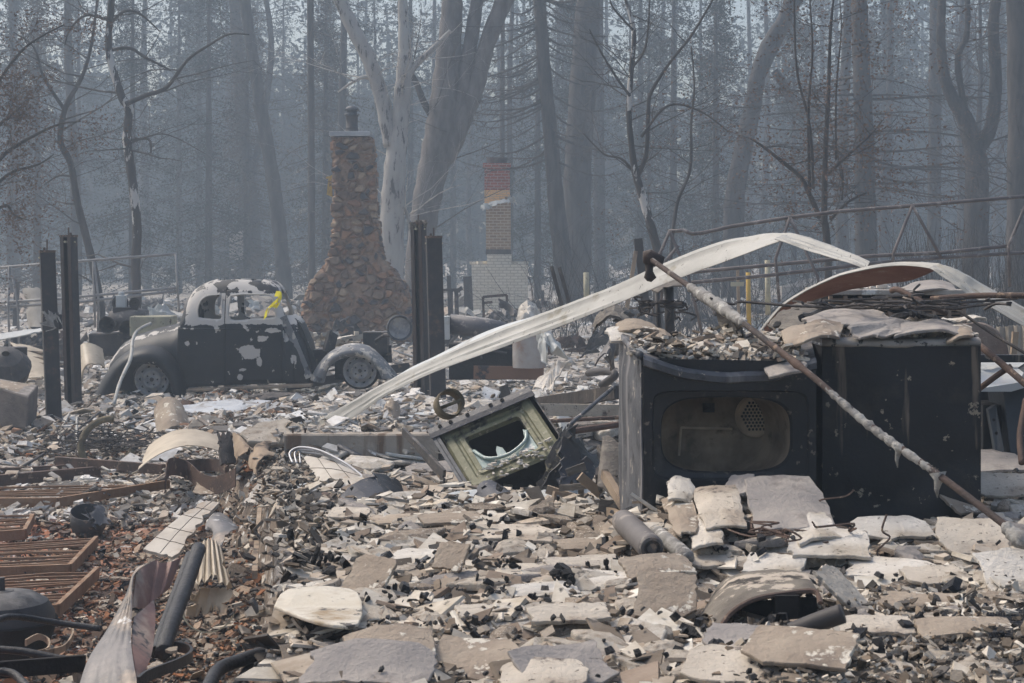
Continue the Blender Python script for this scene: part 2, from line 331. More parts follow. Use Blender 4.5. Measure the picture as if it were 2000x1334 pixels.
def PP(lst, d=None):
    return [P(a[0], a[1], a[2] if len(a) > 2 else d) for a in lst]
def patch(c4, bend=0, jag=.02, n=10, m=8, rough=.004, seed=0, curl=0, up=None):
    """curved broken sheet between four corners (a b c d going round)"""
    a, b, c, d = [Vector(p) for p in c4]; nv = (b - a).cross(d - a).normalized()
    if nv.z < 0: nv = -nv
    if up is not None: nv = up
    L1 = (b - a).length; L2 = (d - a).length; rows = []; q_ = random.Random(seed * 31 + 5)
    J1 = {(i, k): (q_.uniform(-.25, .25) - (q_.uniform(1, 2.6) if q_.random() < .14 else 0)) * (-1 if not k else 1) for i in range(m + 1) for k in (True, False)}; J2 = {(i, k): (q_.uniform(-.25, .25) - (q_.uniform(1, 2.6) if q_.random() < .14 else 0)) * (-1 if not k else 1) for i in range(n + 1) for k in (True, False)}
    for i in range(m + 1):
        v = i / m; row = []
        for j in range(n + 1):
            u = j / n
            e1 = abs(2 * u - 1) ** 6; e2 = abs(2 * v - 1) ** 6
            ju = jag * (J1[(i, j > n / 2)] * e1); jv = jag * (J2[(j, i > m / 2)] * e2)
            uu, vv = u, v
            p = a * (1 - uu) * (1 - vv) + b * uu * (1 - vv) + c * uu * vv + d * (1 - uu) * vv
            p = p + (b - a).normalized() * ju * 2.2 + (d - a).normalized() * jv * 2.2
            p = p + nv * (bend * (1 - (2 * u - 1) ** 2) + curl * (2 * v - 1) ** 2 * (1 if True else 0) + rough * mn.noise(Vector((u * 5 + seed, v * 5, seed))))
            row.append(p)
        rows.append(row)
    return rows

# ------------------------------------------------------------ ground
def make_ground():
    ys = list(np.arange(1.5, 14, .1)) + list(np.arange(14, 30, .25)) + list(np.arange(30, 80, 1.5)) + [80, 90, 100, 120, 150, 200, 300, 400]
    us = np.linspace(-1, 1, 181); vs, cs = [], []
    for y in ys:
        hw = max(4.5, y * .45) if y < 100 else y * 1.2
        for u in us:
            x = u * hw; vs.append((x, y, GH(x, y)))
            left = y < 13.3 and x < fx(y) - .1
            if left:
                k = mn.noise(Vector((x * .9, y * .7, 9))) * .5 + .5
                edge = min(1, max(0, (fx(y) - x - .5) / 1.2)); k = max(0, min(1, (k * 1.5 - .15) * edge))
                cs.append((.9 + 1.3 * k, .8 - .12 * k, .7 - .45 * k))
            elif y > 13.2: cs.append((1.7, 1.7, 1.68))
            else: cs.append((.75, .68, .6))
    g = G(); n = len(us); g.v = vs; g.c = [tuple(c) for c in cs]
    for i in range(len(ys) - 1):
        for j in range(n - 1):
            g.f.append((i * n + j, i * n + j + 1, (i + 1) * n + j + 1, (i + 1) * n + j))
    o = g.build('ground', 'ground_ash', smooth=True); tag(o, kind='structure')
make_ground()

# haze: one closed box of even smoke
g = G(); g.box((0, 72, 19.25), (150, 170, 44.5)); hz = g.build('haze', None); tag(hz, kind='stuff')
m = bpy.data.materials.new('haze'); m.use_nodes = True; nt = m.node_tree; nt.nodes.remove(nt.nodes['Principled BSDF'])
pv = nt.nodes.new('ShaderNodeVolumePrincipled'); pv.inputs['Color'].default_value = (.44, .535, .63, 1); pv.inputs['Density'].default_value = .0055; pv.inputs['Anisotropy'].default_value = .2
nt.links.new(pv.outputs[0], nt.nodes['Material Output'].inputs['Volume']); hz.data.materials.append(m)

# ------------------------------------------------------------ scattered rubble (stuff)
def frags(name, xy, sizes, thick, tilt, cols, m='rubble', chunk=.15, lift=.0, stack=0.03, K=5, zf=None, face=.08):
    """one mesh of many irregular broken plates lying on the ground"""
    N = len(xy)
    ang = np.sort(rng.uniform(0, 1, (N, K)) * .6 + np.arange(K)[None] * 1.0, 1) / K * 2 * np.pi + rng.uniform(0, 6.28, (N, 1))
    rad = sizes[:, None] * rng.uniform(.5, 1.2, (N, K)); asp = rng.uniform(.35, .95, (N, 1))
    X = np.cos(ang) * rad; Y = np.sin(ang) * rad * asp; th = thick * rng.uniform(.5, 1.5, N)
    isch = rng.uniform(0, 1, N) < chunk; th = np.where(isch, sizes * .6, th)
    a, b, c = rng.uniform(0, 2 * np.pi, N), rng.normal(0, 1, N) * tilt, rng.normal(0, 1, N) * tilt
    ca, sa, cb, sb, cc, s_ = np.cos(a), np.sin(a), np.cos(b), np.sin(b), np.cos(c), np.sin(c)
    V = np.zeros((N, 2 * K, 3)); sh = rng.uniform(.93, 1.0, (N, K)) * np.where(isch, .8, 1)[:, None]
    V[:, :K, 0], V[:, :K, 1], V[:, :K, 2] = X, Y, -th[:, None] / 2
    V[:, K:, 0], V[:, K:, 1], V[:, K:, 2] = X * sh, Y * sh, th[:, None] / 2 * np.where(isch[:, None], rng.uniform(.5, 1.2, (N, K)), 1.0)
    x, y, z = V[..., 0].copy(), V[..., 1].copy(), V[..., 2].copy()
    y, z = y * cb[:, None] - z * sb[:, None], y * sb[:, None] + z * cb[:, None]
    x, z = x * cc[:, None] + z * s_[:, None], -x * s_[:, None] + z * cc[:, None]
    x, y = x * ca[:, None] - y * sa[:, None], x * sa[:, None] + y * ca[:, None]
    y, z = y * math.cos(face) - z * math.sin(face), y * math.sin(face) + z * math.cos(face)
    gz = np.array([(zf or GH)(p[0], p[1]) for p in xy]) + lift + rng.uniform(0, 1, N) * stack
    V[..., 0] = x + xy[:, 0, None]; V[..., 1] = y + xy[:, 1, None]; V[..., 2] = z + gz[:, None]
    me = bpy.data.meshes.new(name); me.vertices.add(N * 2 * K); me.vertices.foreach_set('co', V.astype(np.float32).ravel())
    base = (np.arange(N) * 2 * K)[:, None]
    top = base + np.arange(K, 2 * K)[None]; j = np.arange(K); j2 = (j + 1) % K
    sides = (base[:, :, None] + np.stack([j, j2, K + j2, K + j], 1)[None].reshape(1, K, 4)).reshape(N, K * 4)
    loops = np.concatenate([top, sides], 1).ravel(); nl = K + 4 * K
    starts = (np.arange(N) * nl)[:, None] + np.array([0] + [K + 4 * i for i in range(K)])[None]
    me.loops.add(len(loops)); me.loops.foreach_set('vertex_index', loops.astype(np.int32))
    me.polygons.add(N * (K + 1)); me.polygons.foreach_set('loop_start', starts.astype(np.int32).ravel())
    me.update(calc_edges=True); me.validate(); me.polygons.foreach_set('use_smooth', [False] * len(me.polygons))
    ca_ = me.color_attributes.new('Col', 'FLOAT_COLOR', 'POINT')
    cols = np.array(cols); ci = cols[rng.integers(0, len(cols), N)] * rng.uniform(.75, 1.15, (N, 1))
    cc4 = np.ones((N, 2 * K, 4)); cc4[..., :3] = ci[:, None]
    ca_.data.foreach_set('color', cc4.astype(np.float32).ravel())
    me.materials.append(MATS[m]); o = bpy.data.objects.new(name, me); COL.objects.link(o); return tag(o, kind='stuff')
def scat(n, py0, py1, px0, px1, zone):
    """points on the ground spread evenly over what can be seen of it"""
    out = []
    prof = (RD, RV) if zone == 'R' else (LD, LV)
    dd = np.linspace(4.2, 60, 1600); py = HY + np.interp(dd, *prof) * F / dd
    while len(out) < n:
        y = rng.uniform(py0, py1); i = np.argmin(abs(py - y)); d = dd[i] * rng.uniform(.985, 1.015); x = (rng.uniform(px0, px1) - 1000) / F * d
        if zone == 'R' and d < 13 and x < fx(d) - .12 + rng.random() * .3: continue
        if zone == 'L' and d < 13 and x > fx(d) - .15: continue
        out.append((x, d))
    return np.array(out)
CREAM = [(.52, .45, .36), (.58, .52, .43), (.42, .35, .27), (.34, .27, .2), (.62, .58, .52), (.34, .28, .22), (.60, .57, .52)]
GREYS = [(.42, .41, .39), (.56, .55, .52), (.30, .28, .26), (.38, .33, .28), (.17, .16, .15), (.62, .61, .58), (.10, .09, .085), (.46, .38, .31)]
BROWN = [(.20, .11, .065), (.27, .16, .10), (.13, .085, .06), (.34, .25, .18), (.06, .052, .047), (.09, .065, .05), (.42, .35, .28), (.30, .13, .06)]
PL = [(.56, .50, .41), (.62, .57, .49), (.47, .40, .32), (.37, .31, .245), (.68, .64, .56), (.28, .22, .17), (.58, .53, .45), (.46, .42, .36), (.20, .165, .13)]
DK = [(.10, .085, .07), (.16, .13, .10), (.24, .19, .14), (.06, .055, .05), (.34, .29, .23), (.45, .4, .33), (.12, .11, .1)]
def ln(mu, s): return rng.lognormal(mu, s, len(xy))
xy = scat(4300, 925, 1420, 555, 2060, 'R'); frags('rubble', xy, ln(-2.62, .36), .011, .17, PL, chunk=0, stack=.075, K=4, face=.16)
xy = scat(3800, 925, 1420, 555, 2060, 'R'); frags('rubble', xy, ln(-3.25, .36), .009, .30, PL + DK[:4], chunk=0, stack=.085, K=4, face=.14)
xy = scat(9000, 925, 1420, 555, 2060, 'R'); frags('rubble', xy, ln(-4.4, .45), .005, .5, DK, chunk=.2, stack=.05)
xy = scat(3000, 1000, 1420, -40, 560, 'L'); frags('rubble', xy, ln(-3.5, .45), .008, .35, BROWN + BROWN + CREAM[:3], chunk=.12, stack=.03)
xy = scat(6000, 870, 1340, -40, 560, 'L'); frags('rubble', xy, ln(-4.1, .45), .008, .4, BROWN + BROWN + CREAM[:3] + [(.33, .16, .08)], chunk=.3, stack=.03)
xy = scat(2600, 1215, 1430, 1380, 2080, 'R'); frags('rubble', xy, ln(-4.2, .4), .007, .5, DK + DK[:3] + PL[:2], chunk=.08, lift=.05, stack=.06)
xy = scat(1200, 1240, 1430, 560, 1000, 'R'); frags('rubble', xy, ln(-4.2, .4), .007, .5, DK + PL[:3], chunk=.08, lift=.04, stack=.05)
ASHY = [(.58, .57, .55), (.68, .67, .64), (.46, .44, .41), (.52, .47, .40), (.34, .32, .30), (.62, .60, .57), (.16, .15, .14), (.44, .37, .30)]
xy = scat(5200, 620, 875, -40, 2040, 'R'); frags('rubble', xy, ln(-2.35, .45) * np.clip(xy[:, 1] / 20, .6, 1.3), .014, .25, ASHY, chunk=0, stack=.11, K=4, face=.12)
xy = scat(8000, 620, 875, -40, 2040, 'R'); frags('rubble', xy, ln(-3.1, .5) * np.clip(xy[:, 1] / 20, .5, 1.3), .012, .4, ASHY + DK[:3] + PL[:3], chunk=.05, stack=.12)
xy = scat(4500, 780, 900, -40, 620, 'L'); frags('rubble', xy, ln(-3.0, .5), .012, .4, BROWN[:5] + CREAM + ASHY, chunk=.08, stack=.07)
YE = rng.uniform(5, 13, 900)
xy = np.stack([np.array([fx(y) + rng.normal(0, .09) for y in YE]), YE], 1); frags('rubble', xy, ln(-3.7, .45), .008, .5, DK + DK + PL[:4], chunk=0, lift=.05, stack=.08, zf=lambda x, y: GH(fx(y) + .3, y, False) - .03)
xy = scat(2600, 545, 640, -40, 2040, 'R'); frags('rubble', xy, ln(-1.7, .5), .05, .35, GREYS, chunk=.2, stack=.4)
xy = scat(700, 960, 1400, 560, 2040, 'R'); frags('charcoal_bits', xy, ln(-4.2, .45), .02, .6, [(1, 1, 1)], m='charcoal', chunk=.8, lift=.05, stack=.07)
xy = scat(900, 850, 1400, -40, 600, 'L'); frags('charcoal_bits', xy, ln(-4.1, .45), .02, .5, [(1, 1, 1)], m='charcoal', chunk=.7, lift=.01, stack=.03)
# ------------------------------------------------------------ burnt coupe
CY = 24.5
def cxz(px, py): p = P(px, py, 23.8); return p.x, p.z
def prof(lst, px): return interp([a for a, b in lst], [b for a, b in lst], px)
TOP = [(193, 748), (197, 722), (205, 700), (225, 674), (250, 659), (290, 646), (330, 637), (349, 629), (354, 607), (360, 588), (371, 568), (387, 556), (410, 548), (450, 544), (500, 547), (523, 553), (536, 564), (545, 590), (553, 612), (576, 627), (592, 665), (603, 715)]
WID = [(193, .22), (205, .42), (235, .56), (300, .68), (380, .73), (560, .73), (603, .66)]
BOT = [(193, 762), (250, 764), (440, 752), (603, 746)]
def car_pt(px, th, off=0.):
    """th 0..pi round the section from the near sill over the roof to the far sill"""
    x, zt = cxz(px, prof(TOP, px)); zb = cxz(px, prof(BOT, px))[1]; w = prof(WID, px)
    belt = cxz(px, 634)[1]; cab = 349 < px < 552
    sh = zb + (.93 if cab else .45) * (min(zt, belt) - zb)
    k = min(1, max(0, (px - 340) / 22)) * min(1, max(0, (560 - px) / 14))
    s = abs(math.sin(th)); c = math.cos(th)
    if th < .5 or th > math.pi - .5:
        t = (th if th < .5 else math.pi - th) / .5
        y = w + .03 * math.sin(t * 2.6); z = zb + (sh - zb) * t
        return Vector((x, CY - math.copysign(y + off, c), z))
    q = (th - .5) / (math.pi - 1) * math.pi; s = math.sin(q); c = math.cos(q)
    ez, ey = (.9, .9) if k == 0 else (.9 + .15 * 0 - .0, .9 - .5 * k)
    z = sh + (zt - sh) * (s ** ez); y = (w + .03 * math.sin(2.6)) * (abs(c) ** ey) * (1 - .13 * k * s)
    z += off * s; y += off * abs(c)
    return Vector((x, CY - math.copysign(y, c), z))
def prism(name, outline, y0, y1):
    g = G(); pts = [Vector((cxz(*p)[0], y0, cxz(*p)[1])) for p in outline]; g.poly(pts, (0, 1, 0), y1 - y0); return g.build(name, None)
def rounded(outline, n=4): return [(p.x, p.y) for p in smoothpath([(a, b, 0) for a, b in outline + [outline[0]]], n)][:-1]
QW = [(387, 621), (386, 604), (392, 587), (404, 578), (420, 576), (432, 577), (433, 600), (433, 623), (410, 624)]
DW = [(449, 578), (470, 575), (500, 575), (524, 576), (533, 585), (537, 605), (537, 620), (500, 623), (450, 624)]
def arc_out(cx, cy, r, a0=0, a1=360, n=20): return [(cx + r * math.cos(R_(a0 + (a1 - a0) * i / n)), cy - r * math.sin(R_(a0 + (a1 - a0) * i / n))) for i in range(n + (0 if a1 - a0 == 360 else 1))]
def cut(o, cutters):
    for c in cutters:
        md = o.modifiers.new('b', 'BOOLEAN'); md.operation = 'DIFFERENCE'; md.object = c; md.solver = 'EXACT'
    bpy.context.view_layer.update(); dg = bpy.context.evaluated_depsgraph_get()
    me = bpy.data.meshes.new_from_object(o.evaluated_get(dg)); o.modifiers.clear(); o.data = me
    for c in cutters: bpy.data.objects.remove(c)
    return o
car = thing('burnt_coupe', 'burnt vintage two-door coupe with charred, peeling body and no tyres', 'car', (cxz(400, 765)[0], CY, cxz(400, 765)[1] - .05))
def peel(o, blobs):
    me = o.data; a = me.attributes.new('peel', 'FLOAT', 'POINT'); base = o.parent.matrix_basis.translation; out = []
    zb = cxz(0, 640)[1]
    for v in me.vertices:
        p = v.co + base; px = 1000 + p.x * F / 23.8; py = HY - (p.z - CZ) * F / 23.8
        k = .335
        if py < 634: k = .60
        if py < 574: k = .50
        if px < 375 and py < 634: k = .30 + (.22 if px > 362 else 0)
        if 634 <= py < 648: k = .40
        if px < 345: k = .33 + .26 * max(0, 1 - abs((py - prof(TOP, px)) - 9) / 9)
        for bx, by, rx, ry, s in blobs:
            rx *= 1.3; ry *= 1.3
            r = ((px - bx) / rx) ** 2 + ((py - by) / ry) ** 2
            k = max(k, s * math.exp(-r * .9) + .05) if r < 4 else k
        out.append(k)
    a.data.foreach_set('value', out)
BLOBS = [(495, 690, 17, 9, .72), (485, 680, 14, 8, .7), (508, 706, 6, 13, .66), (470, 735, 7, 9, .7), (475, 722, 9, 5, .64), (515, 660, 12, 8, .66), (530, 645, 26, 6, .62), (560, 660, 8, 14, .52), (575, 700, 9, 26, .54), (365, 670, 8, 4, .6), (405, 655, 30, 3, .5)]
g = G(); cols_ = list(np.linspace(193, 603, 150)); ths = list(np.linspace(0, math.pi, 90))
g.grid([[car_pt(c, t) for t in ths] for c in cols_])
body = g.build('body', 'car_paint', car, smooth=True, solid=.025)
px_ = lambda a: cxz(a, 0)[0]
cs = [prism('c', rounded(QW), 20, 28), prism('c', rounded(DW), 20, 28), prism('c', arc_out(297, 742, 40), 20, 25)]
gg = G(); gg.box((px_(461), CY, cxz(0, 545)[1]), (88 * 23.8 / F, .78, .2)); cs.append(gg.build('c', None))
gg = G(); gg.poly([Vector((cxz(*p)[0], CY - .52, cxz(*p)[1])) for p in ((528, 574), (575, 574), (575, 618), (541, 618))], (0, 1, 0), 1.04); cs.append(gg.build('c', None))
cut(body, cs); body.data.polygons.foreach_set('use_smooth', [True] * len(body.data.polygons)); peel(body, BLOBS)
g = G(); g.grid([[car_pt(c, t, .014) for t in np.linspace(.02, 1.15, 40)] for c in np.linspace(441, 574, 60)])
door = g.build('door', 'car_paint', car, smooth=True, solid=.02)
gg = G(); gg.box((px_(510), CY - .7, cxz(0, 750)[1]), (1.6, .6, .05)); cut(door, [prism('c', rounded(DW), 20, 28), prism('c', [(400, 500), (600, 500), (600, 567), (400, 567)], 20, 28), prism('c', [(566, 500), (600, 500), (600, 760), (592, 760), (572, 640)], 20, 28)])
peel(door, BLOBS)
g = G(); g.tube([P(553, 640, 23.7), P(560, 640, 23.7)], .012); g.build('handle', 'grey_steel', door)
# frames round the openings
for ol in (QW, DW):
    g = G(); pts = [Vector((cxz(*p)[0], 0, cxz(*p)[1])) for p in rounded(ol)]
    pp = []
    for q in pts + [pts[0]]:
        t = min(1, max(0, (q.z - cxz(0, 634)[1]) / .4)); pp.append(Vector((q.x, CY - .75 + .05 * t + .02, q.z)))
    g.tube(pp, .013, 5); o = g.build('window_frame', 'car_paint', car, smooth=True); peel(o, BLOBS)
for pxx, t0, t1 in ((440, .03, .5), (575, .03, .42), (440, .55, 1.12)):
    g = G(); g.tube([car_pt(pxx, t, .014) for t in np.linspace(t0, t1, 14)], .007, 5); g.build('door_gap', 'soot', car)
g = G(); g.tube([car_pt(c, .5, .02) for c in np.linspace(352, 574, 30)], .010, 5); o = g.build('belt_line', 'car_paint', car, smooth=True); peel(o, BLOBS)
def fender(name, outer, inner, yb, yc, m='car_paint'):
    o = [Vector((cxz(*p)[0], yb, cxz(*p)[1])) for p in outer]; i_ = [Vector((cxz(*p)[0], yc + .05, cxz(*p)[1])) for p in inner]
    o, i_ = smoothpath(o, 8), smoothpath(i_, 8); n = min(len(o), len(i_)); rows = []
    for k in range(n):
        a, b = o[k], i_[k]; row = []
        ctrl = Vector(((a.x * .8 + b.x * .2), yc - .06, a.z * .8 + b.z * .2)); c2 = Vector(((a.x * .25 + b.x * .75), yc - .05, a.z * .25 + b.z * .75))
        for j in range(13):
            t = j / 12; row.append(a * (1 - t) ** 3 + ctrl * 3 * t * (1 - t) ** 2 + c2 * 3 * t * t * (1 - t) + b * t ** 3)
        row.append(b + Vector((0, .09, .01))); rows.append(row)
    g = G(); g.grid(rows); ob = g.build(name, m, car, smooth=True, solid=.012)
    me = ob.data; a = me.attributes.new('peel', 'FLOAT', 'POINT'); a.data.foreach_set('value', [.30 + (.12 if name == 'front_fender' else 0)] * len(me.vertices)); return ob
fender('rear_fender', [(186, 768), (202, 738), (224, 707), (255, 684), (292, 675), (326, 684), (350, 710), (362, 738), (367, 770)], [(232, 770), (243, 742), (258, 722), (276, 711), (295, 708), (316, 714), (332, 732), (340, 750), (344, 772)], 23.84, 23.52)
fender('front_fender', [(604, 742), (618, 716), (640, 691), (668, 676), (694, 672), (722, 679), (744, 698), (760, 716), (778, 738)], [(634, 746), (642, 722), (655, 706), (675, 697), (697, 694), (718, 700), (732, 712), (742, 724), (748, 738)], 23.95, 23.6, 'fender_grey')
def wheel(px, py, d, r):
    c = P(px, py, d); ax = Vector((0, -1, 0)); g = G()
    g.lathe([(r * .98, -.10), (r * 1.0, .0), (r * .97, .015), (r * .90, .012), (r * .86, -.015), (r * .80, -.05), (r * .72, -.055), (r * .62, -.02), (r * .55, .0), (r * .5, .02), (r * .42, .02), (r * .40, .0), (r * .2, -.005), (r * .17, .015), (r * .08, .02), (.004, .02)], c, ax, 40)
    rim = g.build('wheel', 'wheel_metal', car, smooth=True)
    g = G()
    for k in range(10):
        a = 2 * math.pi * k / 10; g.lathe([(.021, 0), (.001, .001)], c + Vector((math.cos(a) * r * .70, .048, math.sin(a) * r * .70)), ax, 8)
    for k in range(5):
        a = 2 * math.pi * k / 5; g.lathe([(.012, 0), (.001, .001)], c + Vector((math.cos(a) * r * .31, -.005, math.sin(a) * r * .31)), ax, 8)
    g.lathe([(r * .12, 0), (.001, .001)], c + Vector((0, -.022, 0)), ax, 12)
    g.build('hub', 'soot', rim)
    g = G(); g.lathe([(r * 1.0, .0), (r * 1.12, -.03), (r * 1.14, -.12), (r * 1.0, -.16), (r * .9, -.15)], c, ax, 32); g.build('tyre', 'soot', rim, smooth=True)
wheel(297, 741, 23.68, .243); wheel(703, 724, 23.75, .236)
g = G(); g.box((px_(297), 23.95, cxz(0, 735)[1]), (.75, .02, .5)); g.build('wheel_well', 'soot', car)
g = G(); g.box((px_(700), 24.25, cxz(0, 722)[1]), (.75, .02, .34)); g.build('wheel_well', 'soot', car)
g = G(); g.bar(P(366, 762, 23.7), P(610, 752, 23.7), .22, .04); g.build('running_board', 'wood_tan', car, bevel=.01)
g = G()
g.bar(P(553, 618, 23.8), P(604, 738, 23.8), .10, .03, Vector((0, 1, 0))); g.build('door_pillar', 'fender_grey', car)
g = G(); g.poly(PP([(578, 622), (590, 640), (628, 735), (604, 742), (598, 700)], 24.0), (0, 1, 0), .03); g.poly(PP([(560, 622), (578, 622), (585, 660), (575, 660)], 24.2), (0, 1, 0), .8); g.build('cowl', 'black_steel', car)
g = G(); g.bar(P(560, 755, 24.3), P(800, 716, 24.3), .12, .12); g.bar(P(600, 700, 24.7), P(765, 690, 24.8), .3, .25); g.bar(P(640, 690, 24.5), P(650, 650, 24.6), .05, .2)
g.box(P(735, 668, 24.6), (.35, .4, .3)); g.build('engine_frame', 'dark_metal', car)
c = P(780, 641, 23.9); g = G(); g.lathe([(.155, .05), (.175, .06), (.18, .03), (.17, -.02), (.10, -.18), (.02, -.22)], c, Vector((.15, -1, .1)), 32); o = g.build('headlight', 'grey_steel', car, smooth=True, solid=.008)
g = G(); g.lathe([(.15, .03), (.08, .0), (.001, -.01)], c, Vector((.15, -1, .1)), 28); g.build('reflector', 'wheel_metal', o, smooth=True)
g = G(); g.tube(PP([(775, 655, 24), (750, 655, 24.1), (735, 665, 24.3)]), .03); g.build('headlight_bracket', 'dark_metal', car)
g = G()
rib = smoothpath(PP([(540, 574, 23.6), (549, 576, 23.55), (550, 588, 23.55), (543, 598, 23.6), (545, 586, 23.58), (538, 592, 23.6), (530, 600, 23.62), (527, 610, 23.64)]), 4)
g.grid([[p + Vector((0, 0, .04)) for p in rib], [p - Vector((.03, 0, .035)) for p in rib]])
rib2 = smoothpath(PP([(541, 598, 23.6), (528, 598, 23.62), (521, 606, 23.64), (518, 622, 23.6)]), 4)
g.grid([[p + Vector((.02, 0, .025)) for p in rib2], [p - Vector((.02, 0, .02)) for p in rib2]])
one(g, 'warning_tape', 'yellow_plastic', 'yellow plastic tape knotted round the windscreen pillar of the burnt coupe', 'tape', solid=.004)

# ------------------------------------------------------------ stone chimney
def stone_chimney():
    D = 38; LE = [(255, 648), (270, 653), (420, 654), (480, 652), (505, 645), (525, 634), (545, 617), (570, 603), (600, 597), (700, 595)]
    RE = [(255, 720), (270, 721), (420, 728), (490, 738), (510, 745), (530, 762), (555, 782), (585, 794), (620, 798), (700, 798)]
    root = thing('stone_chimney', 'tall freestanding fieldstone chimney with flared base behind the burnt coupe', 'chimney', (P(697, 0, D).x, D + .5, P(0, 668, D).z))
    zs = np.linspace(P(0, 700, D).z, P(0, 268, D).z, 230); rows = []
    for z in zs:
        py = HY - (z - CZ) * F / D; xl = P(interp(*zip(*LE), py), 0, D).x; xr = P(interp(*zip(*RE), py), 0, D).x
        dp = .95 + .35 * max(0, min(1, (py - 490) / 80)); y0 = D - .25 * max(0, min(1, (py - 500) / 80)); r = .06
        n1, n2 = 66, 22; row = []
        for k in range(n1): u = k / n1; row.append((xl + (xr - xl) * u, y0, z))
        for k in range(n2): u = k / n2; row.append((xr, y0 + dp * u, z))
        for k in range(20): u = k / 20; row.append((xr + (xl - xr) * u, y0 + dp, z))
        for k in range(n2): u = k / n2; row.append((xl, y0 + dp * (1 - u), z))
        rows.append(row)
    V = np.array(rows); nr, nc, _ = V.shape; A = V.reshape(-1, 3)
    lo, hi = A.min(0) - .1, A.max(0) + .1; sp = (.20, .22, .155)
    gr = np.stack(np.meshgrid(*[np.arange(lo[i], hi[i], sp[i]) for i in range(3)], indexing='ij'), -1).reshape(-1, 3)
    S = gr + rng.uniform(-.48, .48, gr.shape) * sp; pal = np.array([(.25, .18, .13), (.11, .095, .09), (.30, .21, .145), (.28, .15, .09), (.08, .075, .08), (.17, .115, .085), (.34, .19, .11), (.38, .28, .19)])
    sc_ = pal[rng.integers(0, len(pal), len(S))]; sz = rng.uniform(0, .05, len(S))
    wob = np.array([[mn.noise(Vector(p) * 5), mn.noise(Vector(p) * 5 + Vector((9, 9, 9))), mn.noise(Vector(p) * 5 + Vector((3, 7, 1)))] for p in A]) * .055
    Q = (A + wob) / [1, 1, .75]; S2 = S / [1, 1, .75]; f1 = np.zeros(len(A)); f2 = f1.copy(); idx = np.zeros(len(A), int)
    for i in range(0, len(A), 2000):
        d = np.sqrt(((Q[i:i + 2000, None] - S2[None]) ** 2).sum(-1)) + sz[None]; pt = np.argpartition(d, 2, 1)[:, :2]
        dd = np.take_along_axis(d, pt, 1); o = np.argsort(dd, 1); dd = np.take_along_axis(dd, o, 1); f1[i:i + 2000] = dd[:, 0]; f2[i:i + 2000] = dd[:, 1]; idx[i:i + 2000] = np.take_along_axis(pt, o, 1)[:, 0]
    e = np.clip((f2 - f1 - .012) / .045, 0, 1); e = e * e * (3 - 2 * e)
    cx = A[:, 0].reshape(nr, nc).mean(1).repeat(nc); nrm = np.stack([np.where(abs(A[:, 0] - cx) > 0, np.sign(A[:, 0] - cx), 0) * 0, np.zeros(len(A)), np.zeros(len(A))], 1)
    k = np.tile(np.arange(nc), nr); nrm[:, 1] = np.where(k < 66, -1, np.where((k >= 88) & (k < 108), 1, 0)); nrm[:, 0] = np.where((k >= 66) & (k < 88), 1, np.where(k >= 108, -1, 0)); nrm[(k == 0)] = (-.7, -.7, 0); nrm[(k == 66)] = (.7, -.7, 0)
    bulge = e * (.055 + .055 * rng.uniform(0, 1, len(S))[idx])
    A2 = A + nrm * bulge[:, None]
    mort = np.array((.33, .22, .15)); c = sc_[idx] * e[:, None] + mort * (1 - e[:, None])
    g = G(); g.grid([[tuple(p) for p in r] for r in A2.reshape(nr, nc, 3)], True); g.c = [tuple(x) for x in c]
    g.build('stonework', 'stone', root)
    zt = P(0, 266, D).z; x0, x1 = P(644, 0, D).x, P(723, 0, D).x
    g = G(); g.box(((x0 + x1) / 2, D + .45, zt + .05), (x1 - x0, 1.1, .11)); g.build('cap', 'cap_metal', root, bevel=.01)
    g = G(); c0 = Vector((P(684, 0, D).x, D + .4, zt + .10)); g.lathe([(.20, 0), (.15, .02), (.145, .10), (.15, .11), (.135, .12), (.135, .36), (.15, .37), (.15, .39)], c0); fl = g.build('flue', 'dark_metal', root, smooth=True)
    g = G(); g.lathe([(.17, .40), (.175, .43), (.12, .44), (.12, .50), (.13, .505), (.17, .50), (.15, .56), (.09, .60), (.01, .615)], c0); g.build('cowl', 'grey_steel', fl, smooth=True)
    g = G(); g.poly(PP([(641, 350), (647, 345), (649, 385), (638, 380)], 38.2), (0, 1, 0), .06); g.poly(PP([(636, 346), (650, 342), (650, 347), (637, 349)], 38.2), (0, 1, 0), .1); g.build('bracket', 'yellow_paint', root)
stone_chimney()

